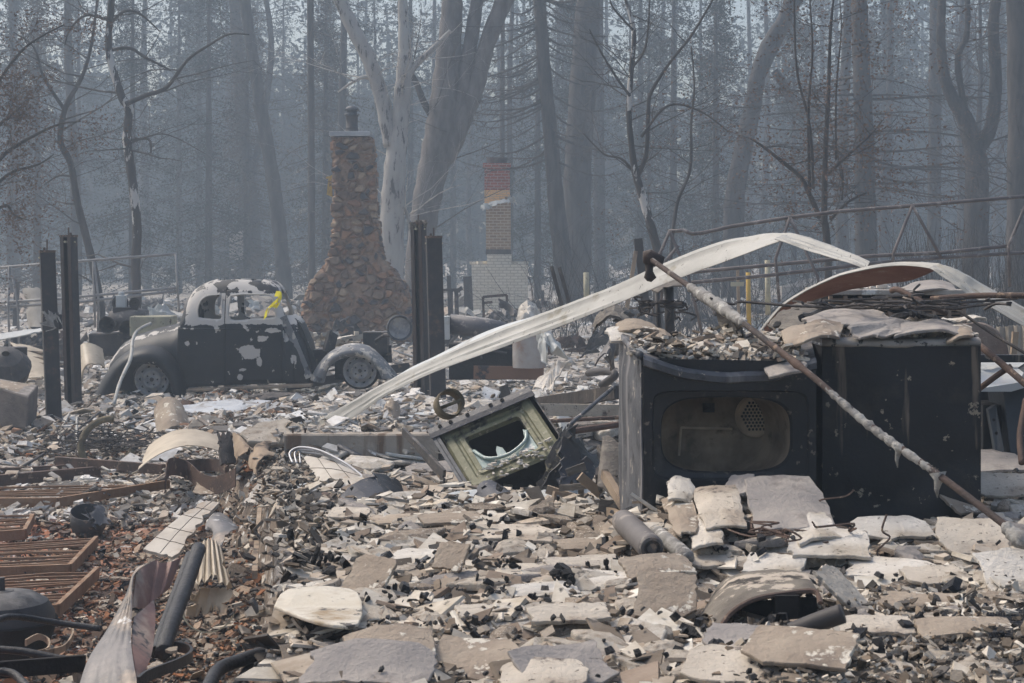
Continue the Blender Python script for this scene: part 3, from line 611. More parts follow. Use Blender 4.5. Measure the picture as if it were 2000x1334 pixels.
# ------------------------------------------------------------ brick chimney
def brick_chimney():
    D = 55; root = thing('brick_chimney', 'freestanding brick chimney, red on top, tan below, on a white painted brick base', 'chimney', (P(975, 0, D).x, D + .6, P(0, 620, D).z))
    def bx(name, m, x0, x1, y0, y1, dep=.85, yo=0., **k):
        a, b = P(x0, y1, D), P(x1, y0, D); g = G(); g.box(((a.x + b.x) / 2, D + .6 + yo, (a.z + b.z) / 2), (b.x - a.x, dep, b.z - a.z)); return g.build(name, m, root, **k)
    bx('painted_base', 'brick_white', 921, 1031, 516, 660, 1.2); bx('painted_neck', 'brick_white', 951, 999, 497, 516.2, .85)
    bx('tan_shaft', 'brick_tan', 949, 997.5, 380, 497.2, .80)
    bx('red_shaft', 'brick_red', 946, 996, 324, 372, .86); bx('red_collar', 'brick_red', 943, 998, 318, 325, .95)
    bx('soot_band', 'burnt_wood', 948.6, 998, 487, 497.4, .83)
    g = G(); rr = random.Random(3)
    for r in range(6):
        n = 7
        for i in range(n):
            if r * 1.0 > 2.2 + i * .45 + rr.uniform(-.6, .6): continue
            pass
    stp = [(946, 392), (956, 388), (966, 385), (976, 382), (986, 378), (996, 374)]
    for i, (a, yb) in enumerate(stp[:-1]):
        A, B = P(a, yb + 6, D), P(stp[i + 1][0], 371, D); g.box(((A.x + B.x) / 2, D + .6, (A.z + B.z) / 2), (B.x - A.x - .004, .87 - .004 * (i % 2), B.z - A.z))
    g.build('spalled_bricks', 'brick_pale', root)
    g = G(); A = P(971, 318, D); g.lathe([(.0, 0), (.30, .0), (.32, .04), (.36, .16), (.36, .20), (.30, .2), (.28, .08), (.0, .07)], (A.x, D + .6, A.z), n=20); g.build('cap', 'dark_metal', root)
    g = G(); g.grid(patch(PP([(937, 402, 55), (960, 396, 54.9), (960, 408, 54.9), (942, 411, 54.9)]), .08, .05, seed=3)); g.grid(patch(PP([(990, 386, 55), (1004, 384, 54.9), (1010, 400, 55), (994, 392, 55)]), .08, .05, seed=5)); g.grid(patch(PP([(955, 396, 54.9), (994, 388, 54.9), (996, 394, 54.8), (958, 405, 54.8)]), .03, .04, seed=6))
    g.build('flashing', 'trim_grey', root, solid=.02)
    g = G(); rr = random.Random(5)
    for i in range(26):
        px = rr.uniform(922, 1030)
        if 950 < px < 1000: continue
        g.box(P(px, 514, D) + Vector((0, .6 + rr.uniform(-.4, .4), 0)), (.18, .12, .08 + rr.uniform(0, .05)), Matrix.Rotation(rr.uniform(0, 3), 3, 'Z'))
    g.build('broken_edge', 'brick_white', root)
brick_chimney()
g = G(); D = 40
for a, b in (((945, 620), (943, 580)), ((943, 580), (990, 576)), ((990, 576), (990, 592)), ((943, 592), (962, 590))): g.bar(P(*a, D), P(*b, D), .06, .05, Vector((0, 1, 0)))
one(g, 'door_frame', 'rusty_steel', 'thin bent steel frame standing before the white painted brick base', 'frame')
g = G(); g.bar(P(918, 650, 52), P(913, 540, 52), .26, .2, Vector((0, 1, 0))); one(g, 'charred_post', 'burnt_wood', 'charred square post just left of the white painted brick base', 'post')
g = G(); g.bar(P(882, 630, 42), P(882, 568, 42), .07, .07, Vector((0, 1, 0))); g.bar(P(893, 630, 42), P(891, 566, 42), .1, .1, Vector((0, 1, 0))); g.bar(P(786, 568, 42), P(900, 566, 42), .05, .07); g.bar(P(888, 572, 42), P(903, 562, 42), .2, .1)
one(g, 'pipe_stand', 'dark_metal', 'dark pipe stand with a long horizontal rail right of the tall steel posts', 'stand')

# ------------------------------------------------------------ steel lift posts
def lift_post(label, top, bot, d, w, turn, carriage=False, ragged=False):
    a, b = P(*bot, d), P(*top, d); root = thing('steel_post', label, 'post', a, 'steel posts of a vehicle lift')
    ax = (b - a).normalized(); R = Matrix.Rotation(turn, 3, 'Z'); ux = R @ Vector((1, 0, 0)); uy = R @ Vector((0, 1, 0)); h = w / 2; t = .012
    low = a - ax * .5
    def plate(c, sx, sy):
        g0 = []
        for p in (low, b):
            for i, j in ((-1, -1), (1, -1), (1, 1), (-1, 1)): g0.append(p + ux * (c[0] + i * sx / 2) + uy * (c[1] + j * sy / 2))
        return g0, [(3, 2, 1, 0), (4, 5, 6, 7), (0, 1, 5, 4), (1, 2, 6, 5), (2, 3, 7, 6), (3, 0, 4, 7)]
    g = G(); g.add(*plate((0, h), w, t)); g.add(*plate((-h, 0), t, w)); g.add(*plate((h, 0), t, w)); g.build('web', 'post_steel', root, bevel=.003)
    g = G(); g.add(*plate((-h * .68, -h), w * .30, t * 1.2)); g.add(*plate((h * .68, -h), w * .30, t * 1.2)); g.build('flange', 'post_rust', root, bevel=.003)
    g = G(); g.box(b + Vector((0, 0, .006)), (w * 1.12, w * 1.12, .03), R); g.build('top_plate', 'rusty_steel', root)
    g = G(); g.tube([b, b + Vector((.0, 0, .12 if not carriage else .15))], .010, 6); g.tube([b + ux * h * .4, b + ux * h * .4 + Vector((0, 0, .05))], .016, 6); g.build('threaded_rod', 'rusty_steel', root)
    g = G()
    for s in (-1, 1): g.tube([b + ux * s * (h + .02) - ax * .07, b + ux * s * (h - .02) - ax * .07], .013, 6)
    g.tube([b - uy * (h + .02) - ax * .07, b - uy * (h - .02) - ax * .07], .016, 8); g.build('bolt', 'pale_pole', root)
    if carriage:
        c = a + ax * (1.28); g = G(); g.box(c, (w * 1.15, w * 1.25, .22), R); g.build('carriage', 'dark_metal', root, bevel=.01)
        g = G(); g.box(c + ux * -h * 1.3 + Vector((0, 0, -.01)), (.06, .12, .18), R); g.build('motor_box', 'black_steel', root, bevel=.01)
        g = G(); g.grid(patch([c + Vector((-.06, -.125, .12)), c + Vector((.11, -.125, .12)), c + Vector((.12, -.13, -.1)), c + Vector((.0, -.13, -.02))], .015, .04, seed=4)); g.build('charred_cover', 'plaster_crust', root, solid=.01)
    if ragged:
        g = G(); rr = random.Random(4)
        for i in range(40): g.tube([b + Vector((rr.uniform(-h, h) * 1.2, rr.uniform(-h, h) * 1.2, .0)), b + Vector((rr.uniform(-h, h) * 1.5, rr.uniform(-h, h) * 1.4, rr.uniform(-.06, .05)))], .014, 5)
        g.build('charred_wad', 'fabric_burnt', root)
lift_post('dark steel post furthest left, with a small motor box clamped halfway up', (92, 492), (106, 835), 20.5, .165, R_(20) + 3.14, True)
lift_post('dark steel post with open channel, just right of the post with a motor box', (134, 462), (143, 776), 22.3, .155, R_(-18))
lift_post('rust streaked steel post topped with a charred wad', (817, 437), (823, 735), 22.8, .155, R_(-20), ragged=True)
lift_post('plain dark steel post crossed by the fallen white strip', (847, 464), (856, 800), 20.8, .175, R_(8) + 3.14)

# ------------------------------------------------------------ fallen trim strips
def strip(name, m, tops, bots, label, cat, ridges=(0, .012, 0, -.004, .010, 0, .012, 0), under=None, th=.004, n=6, wob=.010, group=None):
    t, b = smoothpath(PP(tops), n), smoothpath(PP(bots), n); rows = []
    k = len(ridges)
    for j, r in enumerate(ridges):
        u = j / (k - 1) * .86; rows.append([t[i] * (1 - u) + b[i] * u + Vector((0, -r, r * .3)) + Vector((0, wob * mn.noise(Vector((i * .25, j * .6, 2))), wob * .4 * mn.noise(Vector((i * .3, 5, j * .2))))) for i in range(len(t))])
    g = G(); g.grid(rows); return g
g = strip('s', '', [(560, 842, 14.6), (625, 818, 14.3), (690, 782, 14), (760, 743, 13.7), (850, 700, 13.3), (950, 655, 12.9), (1060, 612, 12.5), (1200, 558, 11.9), (1300, 513, 11.5), (1400, 475, 11.1), (1480, 459, 10.8), (1540, 455, 10.5)],
    [(600, 850, 14.4), (665, 836, 14.0), (712, 806, 13.8), (770, 768, 13.5), (860, 727, 13.1), (955, 694, 12.7), (1062, 655, 12.3), (1200, 602, 11.7), (1300, 560, 11.3), (1400, 524, 10.9), (1470, 496, 10.6), (1520, 474, 10.4)], '', '')
root = thing('fallen_fascia', 'long bent white metal strip arching from the concrete wall up over the dryer', 'metal strip', P(580, 846, 14.5))
g.build('long_run', 'white_trim', root, smooth=True, solid=.005)
g = strip('s', '', [(1541, 455, 10.5), (1580, 464, 10.3), (1640, 486, 10.1), (1699, 511, 9.9)], [(1508, 468, 10.38), (1560, 488, 10.2), (1620, 506, 10.0), (1690, 527, 9.8)], '', '')
g.build('folded_end', 'trim_end', root, smooth=True, solid=.005) if 'trim_end' in MATS else g.build('folded_end', 'white_trim', root, smooth=True, solid=.005)
g = strip('s', '', [(600, 842, 14.5), (690, 800, 14), (760, 757, 13.8), (830, 712, 13.5), (950, 665, 13.05), (1040, 625, 12.7), (1110, 598, 12.4)], [(640, 838, 14.6), (700, 780, 14.2), (770, 735, 14), (850, 694, 13.6), (950, 645, 13.3), (1040, 617, 12.9), (1110, 595, 12.5)], '', '', ridges=(0, .01, 0), wob=.02)
g.build('back_fold', 'trim_grey', root, smooth=True, solid=.005)
root = thing('fallen_gutter', 'bent white metal strip with reddish underside above the washer', 'metal strip', P(1700, 600, 8.9))
g = strip('s', '', [(1490, 640, 9.6), (1530, 596, 9.4), (1600, 555, 9.2), (1680, 526, 9.0), (1760, 517, 8.9), (1830, 517, 8.7)], [(1500, 655, 9.8), (1570, 598, 9.7), (1620, 580, 9.6), (1700, 563, 9.4), (1780, 552, 9.2), (1828, 528, 8.8)], '', '', ridges=(0, 0, 0, 0))
g.build('underside', 'red_primer', root, smooth=True, solid=.005)
g = strip('s', '', [(1485, 645, 9.58), (1528, 594, 9.38), (1600, 552, 9.18), (1680, 524, 8.98), (1760, 512, 8.88), (1834, 515, 8.68)], [(1488, 648, 9.56), (1530, 598, 9.36), (1600, 556, 9.16), (1680, 529, 8.96), (1760, 520, 8.86), (1824, 527, 8.66)], '', '', ridges=(0, .005, 0))
g.build('lip', 'white_trim', root, smooth=True, solid=.006)
g = strip('s', '', [(1832, 516, 8.7), (1868, 527, 8.6), (1930, 562, 8.5), (2030, 618, 8.3)], [(1812, 524, 8.6), (1850, 552, 8.5), (1900, 586, 8.4), (2030, 662, 8.2)], '', '', n=10)
g.build('sloping_run', 'white_trim', root, smooth=True, solid=.006)

# ------------------------------------------------------------ dryer
def quadpt(c, u, v): return c[0] * (1 - u) * (1 - v) + c[1] * u * (1 - v) + c[2] * u * v + c[3] * (1 - u) * v
def dryer():
    zb = .45
    TL, TR = P(1256, 700, 6.9), P(1593, 706, 7.02); BL, BR = Vector((TL.x + .005, TL.y, zb)), Vector((TR.x, TR.y, zb))
    C = [TL, TR, BR, BL]; nrm = (TR - TL).cross(BL - TL).normalized(); nrm = nrm if nrm.y < 0 else -nrm; back = -nrm
    root = thing('clothes_dryer', 'burnt black clothes dryer with open oval drum opening and caved-in top', 'dryer', (TL + TR) / 2 + back * .3 - Vector((0, 0, (TL.z - zb))))
    def q(px, py, off=0.):
        # point of the front plane seen at px,py
        dirv = Vector(((px - 1000) / F, 1, -(py - HY) / F)); o = Vector((0, 0, CZ)); t = (TL - o).dot(nrm) / dirv.dot(nrm); return o + dirv * t + back * off
    def q2(px, py, off):
        dirv = Vector(((px - 1000) / F, 1, -(py - HY) / F)); o = Vector((0, 0, CZ)); return o + dirv * ((TL + back * off - o).dot(nrm) / dirv.dot(nrm))
    N = 96
    def se(cx, cy, rx, ry, e, off):
        out = []
        for k in range(N):
            a = 2 * math.pi * (k + .5) / N; c, s = math.cos(a), math.sin(a)
            out.append(q(cx + rx * math.copysign(abs(c) ** (2 / e), c), cy + ry * math.copysign(abs(s) ** (2 / e), s), off))
        return out
    outer = []
    for k in range(N):
        a = 2 * math.pi * (k + .5) / N; c, s = math.cos(a), math.sin(a); m_ = max(abs(c), abs(s)); u, v = .5 + .5 * c / m_, .5 + .5 * s / m_
        p = quadpt(C, u, v); p = p + nrm * (.012 * mn.noise(p * 4)); outer.append(p)
    rows = [outer, se(1427, 850, 154, 88, 9, 0), se(1427, 850, 151, 85, 9, .012), se(1422, 850, 142, 80, 6, .016), se(1422, 850, 130, 76, 3.6, .02), se(1422, 850, 127, 73.5, 3.4, .035)]
    g = G(); g.grid(rows, True); g.build('front_panel', 'black_steel', root, smooth=False, solid=.004)
    rows = [se(1422, 850, 128, 74, 3.4, .04), se(1422, 850, 135, 85, 3.0, .10), se(1422, 860, 140, 95, 2.6, .30), se(1422, 860, 138, 92, 2.4, .50)]
    g = G(); g.grid(rows, True); g.add([sum(rows[-1], Vector()) / N], []); o = len(g.v) - 1; b0 = N * 3
    g.f += [(b0 + k, b0 + (k + 1) % N, o) for k in range(N)]
    dr = g.build('drum', 'drum', root, smooth=True)
    # perforated vent and lamp on the back of the drum
    c = q2(1476, 812, .47); g = G(); g.lathe([(.0, .012), (.085, .012), (.095, 0)], c, nrm, 30); v = g.build('vent_plate', 'drum_light', dr)
    g = G()
    for i in range(-6, 7):
        for j in range(-6, 7):
            x, z = (i + (j % 2) * .5) * .0165, j * .0145
            if x * x + z * z < .072 ** 2: g.lathe([(.0064, 0), (.0001, .0005)], c + (TR - Vector((0, 0, TR.z - TL.z)) - TL).normalized() * x + Vector((0, 0, z)) + nrm * .0135, nrm, 6)
    g.build('vent_hole', 'soot', dr)
    c = q2(1384, 796, .46); g = G(); g.box(c, (.05, .02, .04)); l = g.build('lamp_socket', 'soot', dr)
    g = G(); g.tube([q2(1330, 835, .46), q2(1430, 838, .46)], .006, 6); g.tube([q2(1330, 835, .46), q2(1326, 890, .46)], .006, 6); g.build('seam', 'drum_light', dr)
    # sides
    BTL, BTR = P(1210, 652, 7.6), P(1583, 664, 7.66)
    g = G(); rows = []
    for i in range(15):
        u = i / 14; a = BTL * (1 - u) + (TL + Vector((-.004, .01, 0))) * u; rows.append([a + (Vector((a.x, a.y, zb)) - a) * (j / 14) + Vector((-.012 * math.sin(u * 3.1) * (j / 14 > .1) + .01 * mn.noise(Vector((u * 3, j * .2, 1))), 0, 0)) for j in range(15)])
    g.grid(rows); g.build('side_panel', 'grey_steel', root, smooth=True, solid=.006)
    g = G(); g.grid([[TR, Vector((TR.x, TR.y, zb))], [BTR, Vector((BTR.x, BTR.y, zb))]]); g.build('side_panel', 'black_steel', root, solid=.006)
    g = G(); g.grid([[BTL, Vector((BTL.x, BTL.y, zb))], [BTR, Vector((BTR.x, BTR.y, zb))]]); g.build('back_panel', 'black_steel', root, solid=.006)
    # sagging top
    rows = []
    for j in range(13):
        v = j / 12; row = []
        for i in range(25):
            u = i / 24; a = TL * (1 - u) + TR * u; b = BTL * (1 - u) + BTR * u; p = a * (1 - v) + b * v
            p.z -= .065 * max(0, math.sin(math.pi * u)) ** .8 * (1 - .7 * v) - .01 * mn.noise(Vector((u * 6, v * 5, 3))); p.z += .012; row.append(p)
        rows.append(row)
    g = G(); g.grid(rows); g.build('top', 'dark_metal', root, smooth=True, solid=.004)
    g = G()
    edge = [Vector((p.x, p.y - .012, p.z - .008)) for p in rows[0]]
    ro = [[p + Vector((0, .02, .012)) for p in edge], [p + Vector((0, .0, .008)) for p in edge], [p + Vector((0, -.012, -.006)) for p in edge], [p + Vector((0, -.010, -.028)) for p in edge], [p + Vector((0, .006, -.034)) for p in edge]]
    g.grid(ro); g.build('front_lip', 'grey_steel', root, smooth=True, solid=.003)
    g = G(); g.tube([TL + Vector((-.01, 0, .01)), TL * .5 + BTL * .5 + Vector((.01, 0, -.01)), BTL], [.016, .02, .015], 8); g.build('side_lip', 'grey_steel', root, smooth=True)
    return q
dryer()
def washer():
    zb = .45; d = 7.3
    TL, TR = P(1607, 676, d), P(1915, 676, d - .03); root = thing('washing_machine', 'soot-black washing machine body under buckled grey slabs, right of the dryer', 'washing machine', ((TL.x + TR.x) / 2, d + .3, zb))
    rows = []
    for j in range(22):
        v = j / 21; row = []
        for i in range(26):
            u = i / 25; p = TL * (1 - u) + TR * u; p.z += (zb - p.z) * v
            p.y += -.012 * math.sin(math.pi * u) + .012 * mn.noise(Vector((u * 3, v * 3, 4))) + .02 * math.exp(-((v - .62 - .1 * math.sin(u * 5)) / .05) ** 2) * (u > .1) * .5; row.append(p)
        rows.append(row)
    g = G(); g.grid(rows); g.build('front_panel', 'washer_steel', root, smooth=True, solid=.004)
    for X in (TL, TR):
        g = G(); B = Vector((X.x * 1.0 + (.0 if X is TL else -.03), d + .66, X.z)); g.grid([[X + Vector((0, .003, 0)), Vector((X.x, X.y + .003, zb))], [B, Vector((B.x, B.y, zb))]]); g.build('side_panel', 'black_steel', root, solid=.005)
    g = G(); rows = []
    for k, (dy, dz) in enumerate([(.02, -.0), (-.012, .0), (-.018, .012), (-.012, .030), (.03, .038), (.3, .040), (.64, .036), (.66, .0)]):
        rows.append([Vector((TL.x - .006 + (TR.x - TL.x + .012) * i / 24, d + dy - .01 * math.sin(math.pi * i / 24), TL.z + dz - .006 * math.sin(math.pi * i / 24 * 1) + .004 * mn.noise(Vector((i * .4, 2, 1))))) for i in range(25)])
    g.grid(rows); g.build('lid', 'speckled_enamel', root, smooth=True)
washer()

# ------------------------------------------------------------ oven
def oven():
    O = P(859, 850, 10.5); U = P(1032, 777, 10.45) - O; V = P(917, 948, 10.15) - O; V = V * 1.08
    n = U.cross(V).normalized(); n = n if n.y < 0 else -n
    def q(u, v, w=0.): return O + U * u + V * v + n * w
    root = thing('wall_oven', 'toppled oven with olive door frame and broken glass, left of the dryer', 'oven', q(.5, 1, -.2) - Vector((0, 0, .05)))
    def ring(o1, i1, w0, w1, m, name, par=root, **k):
        g = G(); A = [q(a, b, w0) for a, b in o1]; B = [q(a, b, w1) for a, b in i1]; g.grid([A, B], True); return g.build(name, m, par, **k)
    def rr(u0, v0, u1, v1, r=.04, nn=5):
        out = []
        for cx, cy, a0 in ((u1 - r, v0 + r, -90), (u1 - r, v1 - r, 0), (u0 + r, v1 - r, 90), (u0 + r, v0 + r, 180)):
            for k in range(nn): a = R_(a0 + 90 * k / (nn - 1)); out.append((cx + r * math.cos(a), cy + r * math.sin(a) * 1.4))
        return out
    g = G(); rings = [(rr(0, 0, 1, 1, .02), 0), (rr(.03, .03, .97, .97, .03), .012), (rr(.10, .10, .90, .90, .04), .010), (rr(.115, .12, .885, .88, .04), -.004), (rr(.14, .16, .86, .84, .04), -.004), (rr(.155, .18, .845, .82, .04), .006), (rr(.20, .22, .81, .80, .04), .002), (rr(.21, .23, .80, .79, .04), -.03)]
    g.grid([[q(a, b, w) for a, b in r] for r, w in rings], True); fr = g.build('door_frame', 'olive_enamel', root, solid=.004)
    g = G(); g.grid([[q(a, b, -.03) for a, b in rr(.2, .22, .81, .8)], [q(a, b, -.4) for a, b in rr(.15, .1, .9, .9)]], True); g.add([q(.1, .05, -.4), q(.95, .05, -.4), q(.95, .95, -.4), q(.1, .95, -.4)], [(0, 1, 2, 3)]); g.build('oven_cavity', 'soot', root)
    # cabinet
    g = G()
    for a, b, c, d in (((-.06, -.02), (-.06, 1.1), 0, 0), ((1.05, -.02), (1.05, 1.1), 0, 0)):
        g.add([q(*a, .03), q(*b, .02), q(*b, -.5), q(*a, -.5)], [(0, 1, 2, 3)])
    g.add([q(-.06, -.02, -.5), q(1.05, -.02, -.5), q(1.05, 1.1, -.5), q(-.06, 1.1, -.5)], [(0, 1, 2, 3)])
    g.add([q(-.06, -.03, .02), q(1.05, -.03, .02), q(1.05, -.03, -.5), q(-.06, -.03, -.5)], [(0, 1, 2, 3)]); g.build('cabinet', 'dark_metal', root, solid=.008)
    g = G()
    for a in (-.07, -.03): g.bar(q(a, 0, .03), q(a + .02, 1.15, .03), .02, .025, n)
    g.build('hinge_side', 'grey_steel', root)
    # top rail with bolt holes
    g = G(); up = (-V).normalized()
    ro = []
    for w, h in ((.05, -.05), (.055, -.01), (.05, .035), (.03, .05), (-.1, .052), (-.2, .05)):
        ro.append([q(-.09 + 1.16 * i / 12, 0, w) + up * h for i in range(13)])
    g.grid(ro); rail = g.build('top_rail', 'dark_steel_blue', root, solid=.006, bevel=.003)
    g = G()
    for u in (.05, .17, .36, .62, .75): g.lathe([(.014, 0), (.012, .004), (.007, .004), (.006, .001), (.0005, .001)], q(u, 0, .061) + up * .012, n, 10)
    g.build('bolt_hole', 'soot', rail)
    # glass left in the opening
    g = G(); pts = [(.20, .33), (.23, .52), (.28, .64), (.38, .70), (.52, .70), (.66, .66), (.74, .55), (.77, .42), (.80, .48), (.80, .79), (.20, .79)]
    g.poly([q(a, b, -.012) for a, b in pts], n, .006); g.build('broken_glass', 'glass_melt', fr)
    g = G(); g.poly([q(a, b, -.05) for a, b in ((.38, .72), (.42, .50), (.45, .44), (.49, .50), (.50, .62), (.60, .70))], n, .005); g.build('glass_shard', 'glass_melt', fr)
    g = G(); pa = smoothpath([q(.22, .45, 0), q(.30, .66, .01), (q(.5, .74, .015)), q(.72, .64, .01), q(.79, .48, 0)], 6); g.tube(pa, .012, 6); g.build('melted_glass', 'glass_melt', fr, smooth=True)
    g = G(); r_ = random.Random(9)
    for i in range(60):
        u = r_.uniform(.2, 1); v = r_.uniform(.78, 1.05); c = q(u, v, .03); g.box(c, (r_.uniform(.01, .035), r_.uniform(.01, .03), .008), Matrix.Rotation(r_.uniform(0, 3), 3, 'Z') @ Matrix.Rotation(r_.uniform(-.5, .5), 3, 'X'))
    g.build('chips', 'plaster_white', root)
    return q
ovq = oven()
c = P(876, 790, 10.7); g = G(); g.lathe([(.085, -.05), (.09, .0), (.085, .07), (.08, .0), (.078, -.05)], c, Vector((.35, -.9, .35)), 28); g.bar(c + Vector((-.05, -.02, -.02)), c + Vector((.08, -.03, .03)), .02, .02)
one(g, 'round_vent', 'tyre_ring', 'olive brown metal ring standing on the toppled oven beside the dark post', 'metal ring', smooth=True)

# ------------------------------------------------------------ fallen pipe with plaster crust
root = thing('fallen_pipe', 'long rusty pipe crusted with melted plaster leaning across the dryer and washer', 'pipe', P(2000, 1050, 5.75))
pth = smoothpath(PP([(1272, 507, 8.5), (1330, 548, 8.1), (1430, 615, 7.4), (1500, 668, 6.98), (1590, 738, 6.68), (1700, 832, 6.4), (1850, 940, 6.05), (2010, 1062, 5.7)]), 8)
g = G(); g.tube(pth, .0135, 10); g.build('pipe', 'pipe_dark', root, smooth=True)
def pathat(px):
    best = min(pth, key=lambda p: abs(1000 + p.x / p.y * F - px)); return best.copy()
def crust(name, a, b, r0, n, off, seed, m='plaster_crust'):
    pts = []; rs = []
    for i in range(n + 1):
        px = a + (b - a) * i / n; p = interp([0, 1], [0, 1], 0); i0 = max(k for k in range(len(pth)) if 1000 + pth[k].x / pth[k].y * F <= px + 1e-3) if px > 1272 else 0
        i1 = min(i0 + 1, len(pth) - 1); x0 = 1000 + pth[i0].x / pth[i0].y * F; x1 = 1000 + pth[i1].x / pth[i1].y * F; t = 0 if i1 == i0 else (px - x0) / (x1 - x0)
        q_ = pth[i0].lerp(pth[i1], t) + Vector((0, -.004, off * math.sin(math.pi * i / n))); pts.append(q_); rs.append(max(.006, r0 * (.35 + .65 * max(0, math.sin(math.pi * i / n)) ** .5) * (1 + .5 * mn.noise(Vector((i * .5, seed, 0))))))
    g = G(); g.tube(pts, rs, 12, wob=.13); g.build(name, m, root, smooth=True)
crust('crust', 1345, 1455, .03, 26, .0, 1); crust('crust', 1590, 1845, .0165, 60, -.002, 2); crust('crust', 1960, 2012, .03, 12, -.01, 3); crust('crust', 1478, 1600, .015, 14, 0, 5, 'rusty_steel')
g = G()
for px, l, r in ((1748, .05, .014), (1838, .055, .018)):
    p = pathat(px); g.tube([p + Vector((0, 0, .005)), p + Vector((.004, -.005, -l * .4)), p + Vector((-.003, -.004, -l)), p + Vector((0, -.004, -l - .03))], [r * 1.7, r, r * .5, .002], 8, wob=.15)
g.build('drip', 'plaster_crust', root, smooth=True)
g = G(); a = P(1268, 503, 8.52); g.tube([a + Vector((.07, 0, -.02)), a, a + Vector((-.03, 0, 0))], [.028, .042, .03], 10, wob=.12); g.build('elbow', 'pipe_dark', root, smooth=True)
g = G(); g.tube([a + Vector((0, 0, -.02)), a + Vector((.0, 0, -.07)), a + Vector((.004, 0, -.10)), a + Vector((.0, 0, -.12))], [.022, .02, .03, .012], 10, wob=.1); g.build('stub', 'pipe_dark', root, smooth=True)
g = G(); g.grid(patch([pathat(1390), pathat(1450), pathat(1440) + Vector((0, 0, -.10)), pathat(1405) + Vector((.03, 0, -.16))], .03, .04, seed=8)); g.build('hanging_scrap', 'fabric_burnt', root, solid=.01)
# ------------------------------------------------------------ slabs on the appliances and other named slabs
def slab(c4, m, label, bend=.0, jag=.012, th=.012, cat='wallboard slab', name='broken_slab', seed=0, curl=0, group=None, rough=.004, n=12, mm=8):
    g = G()
    if not m.startswith('plaster') or len(c4) != 4: g.grid(patch([Vector(p) for p in c4], bend, jag, n, mm, rough, seed, curl))
    else:
        a, b, c, d = [Vector(p) for p in c4]; nv = (b - a).cross(d - a).normalized(); nv = nv if nv.z > 0 else -nv; q_ = random.Random(seed * 17 + 3); L1, L2 = max((b - a).length, .01), max((d - a).length, .01)
        key = []; cor = [(0, 0), (1, 0), (1, 1), (0, 1)]
        for k in range(4):
            (u0, v0), (u1, v1) = cor[k], cor[(k + 1) % 4]; ctr = Vector((.5, .5))
            if q_.random() < .6: key.append(Vector((u0, v0)).lerp(ctr, q_.uniform(.0, .12)))
            else: key += [Vector((u0, v0)).lerp(Vector(cor[k - 1]), q_.uniform(.1, .4)), Vector((u0, v0)).lerp(Vector((u1, v1)), q_.uniform(.08, .3))]
            for t in sorted(q_.uniform(.3, .85) for _ in range(q_.choice((0, 1, 1, 2)))): key.append(Vector((u0, v0)).lerp(Vector((u1, v1)), t).lerp(ctr, q_.uniform(-.06, .16)))
        out = []
        for k in range(len(key)):
            p0, p1 = key[k], key[(k + 1) % len(key)]; ns = max(2, int((p1 - p0).length * 12))
            for j in range(ns): out.append(p0.lerp(p1, j / ns) + (Vector((q_.uniform(-.005, .005) / L1, q_.uniform(-.005, .005) / L2)) if j else Vector((0, 0))))
        def S(u, v, h): return a * (1 - u) * (1 - v) + b * u * (1 - v) + c * u * v + d * (1 - u) * v + nv * (bend * (1 - (2 * u - 1) ** 2) + curl * (2 * v - 1) ** 2 + rough * mn.noise(Vector((u * 4 + seed, v * 4, seed))) + h)
        cc = Vector((.5, .5)); rings = [[S(*cc.lerp(p, f), h) for p in out] for f, h in ((.3, 0), (.62, 0), (.85, 0), (.985, 0), (1.0, -th * .25), (1.0 - q_.uniform(0, .02), -th), (.6, -th))]
        g.grid(rings, True); k0 = len(g.v); g.v.append(tuple(S(.5, .5, 0))); g.f += [(j, (j + 1) % len(out), k0) for j in range(len(out))]
        return one(g, name, m, label, cat, group)
    return one(g, name, m, label, cat, group, smooth=not m.startswith('plaster'), solid=th)
wt = P(1607, 676, 7.3).z + .045
def wp(px, d, dz=0.): return Vector(((px - 1000) / F * d, d, wt + dz))
slab([wp(1640, 7.35, .06), wp(1800, 7.85, .03), wp(1790, 7.34, -.01), wp(1690, 7.22, -.02)], 'plaster_grey', 'large buckled grey slab on the middle of the washing machine', .03, .02, seed=1, rough=.02)
slab([wp(1560, 7.9, .05), wp(1720, 8.0, .09), wp(1760, 7.5, .03), wp(1600, 7.4, .02)], 'plaster_grey', 'pale grey slab at the back of the washing machine top', .025, .02, seed=2, rough=.012)
slab([wp(1740, 7.5, .03), wp(1880, 7.6, .04), wp(1900, 7.26, .0), wp(1745, 7.22, .0)], 'plaster_grey', 'dark edged slab drooping over the right end of the washing machine', .025, .02, seed=3, rough=.012)
slab([wp(1520, 7.3, .015), wp(1650, 7.5, .05), wp(1640, 7.15, .0), wp(1545, 6.98, -.045)], 'plaster_tan', 'pale curled slab bridging the dryer and the washing machine', .03, .012, seed=4, rough=.01)
slab(PP([(1462, 692, 7.2), (1545, 680, 7.2), (1590, 722, 6.87), (1500, 738, 6.85)]), 'plaster_grey', 'flat tan slab hanging over the front lip of the dryer beside the pipe', .01, .012, seed=5)
slab([wp(1845, 7.5, .02), wp(1900, 7.55, .03), wp(1905, 7.2, .0), wp(1850, 7.2, -.03)], 'plaster_tan', 'small scorched slab at the right corner of the washing machine', .02, .015, seed=6)
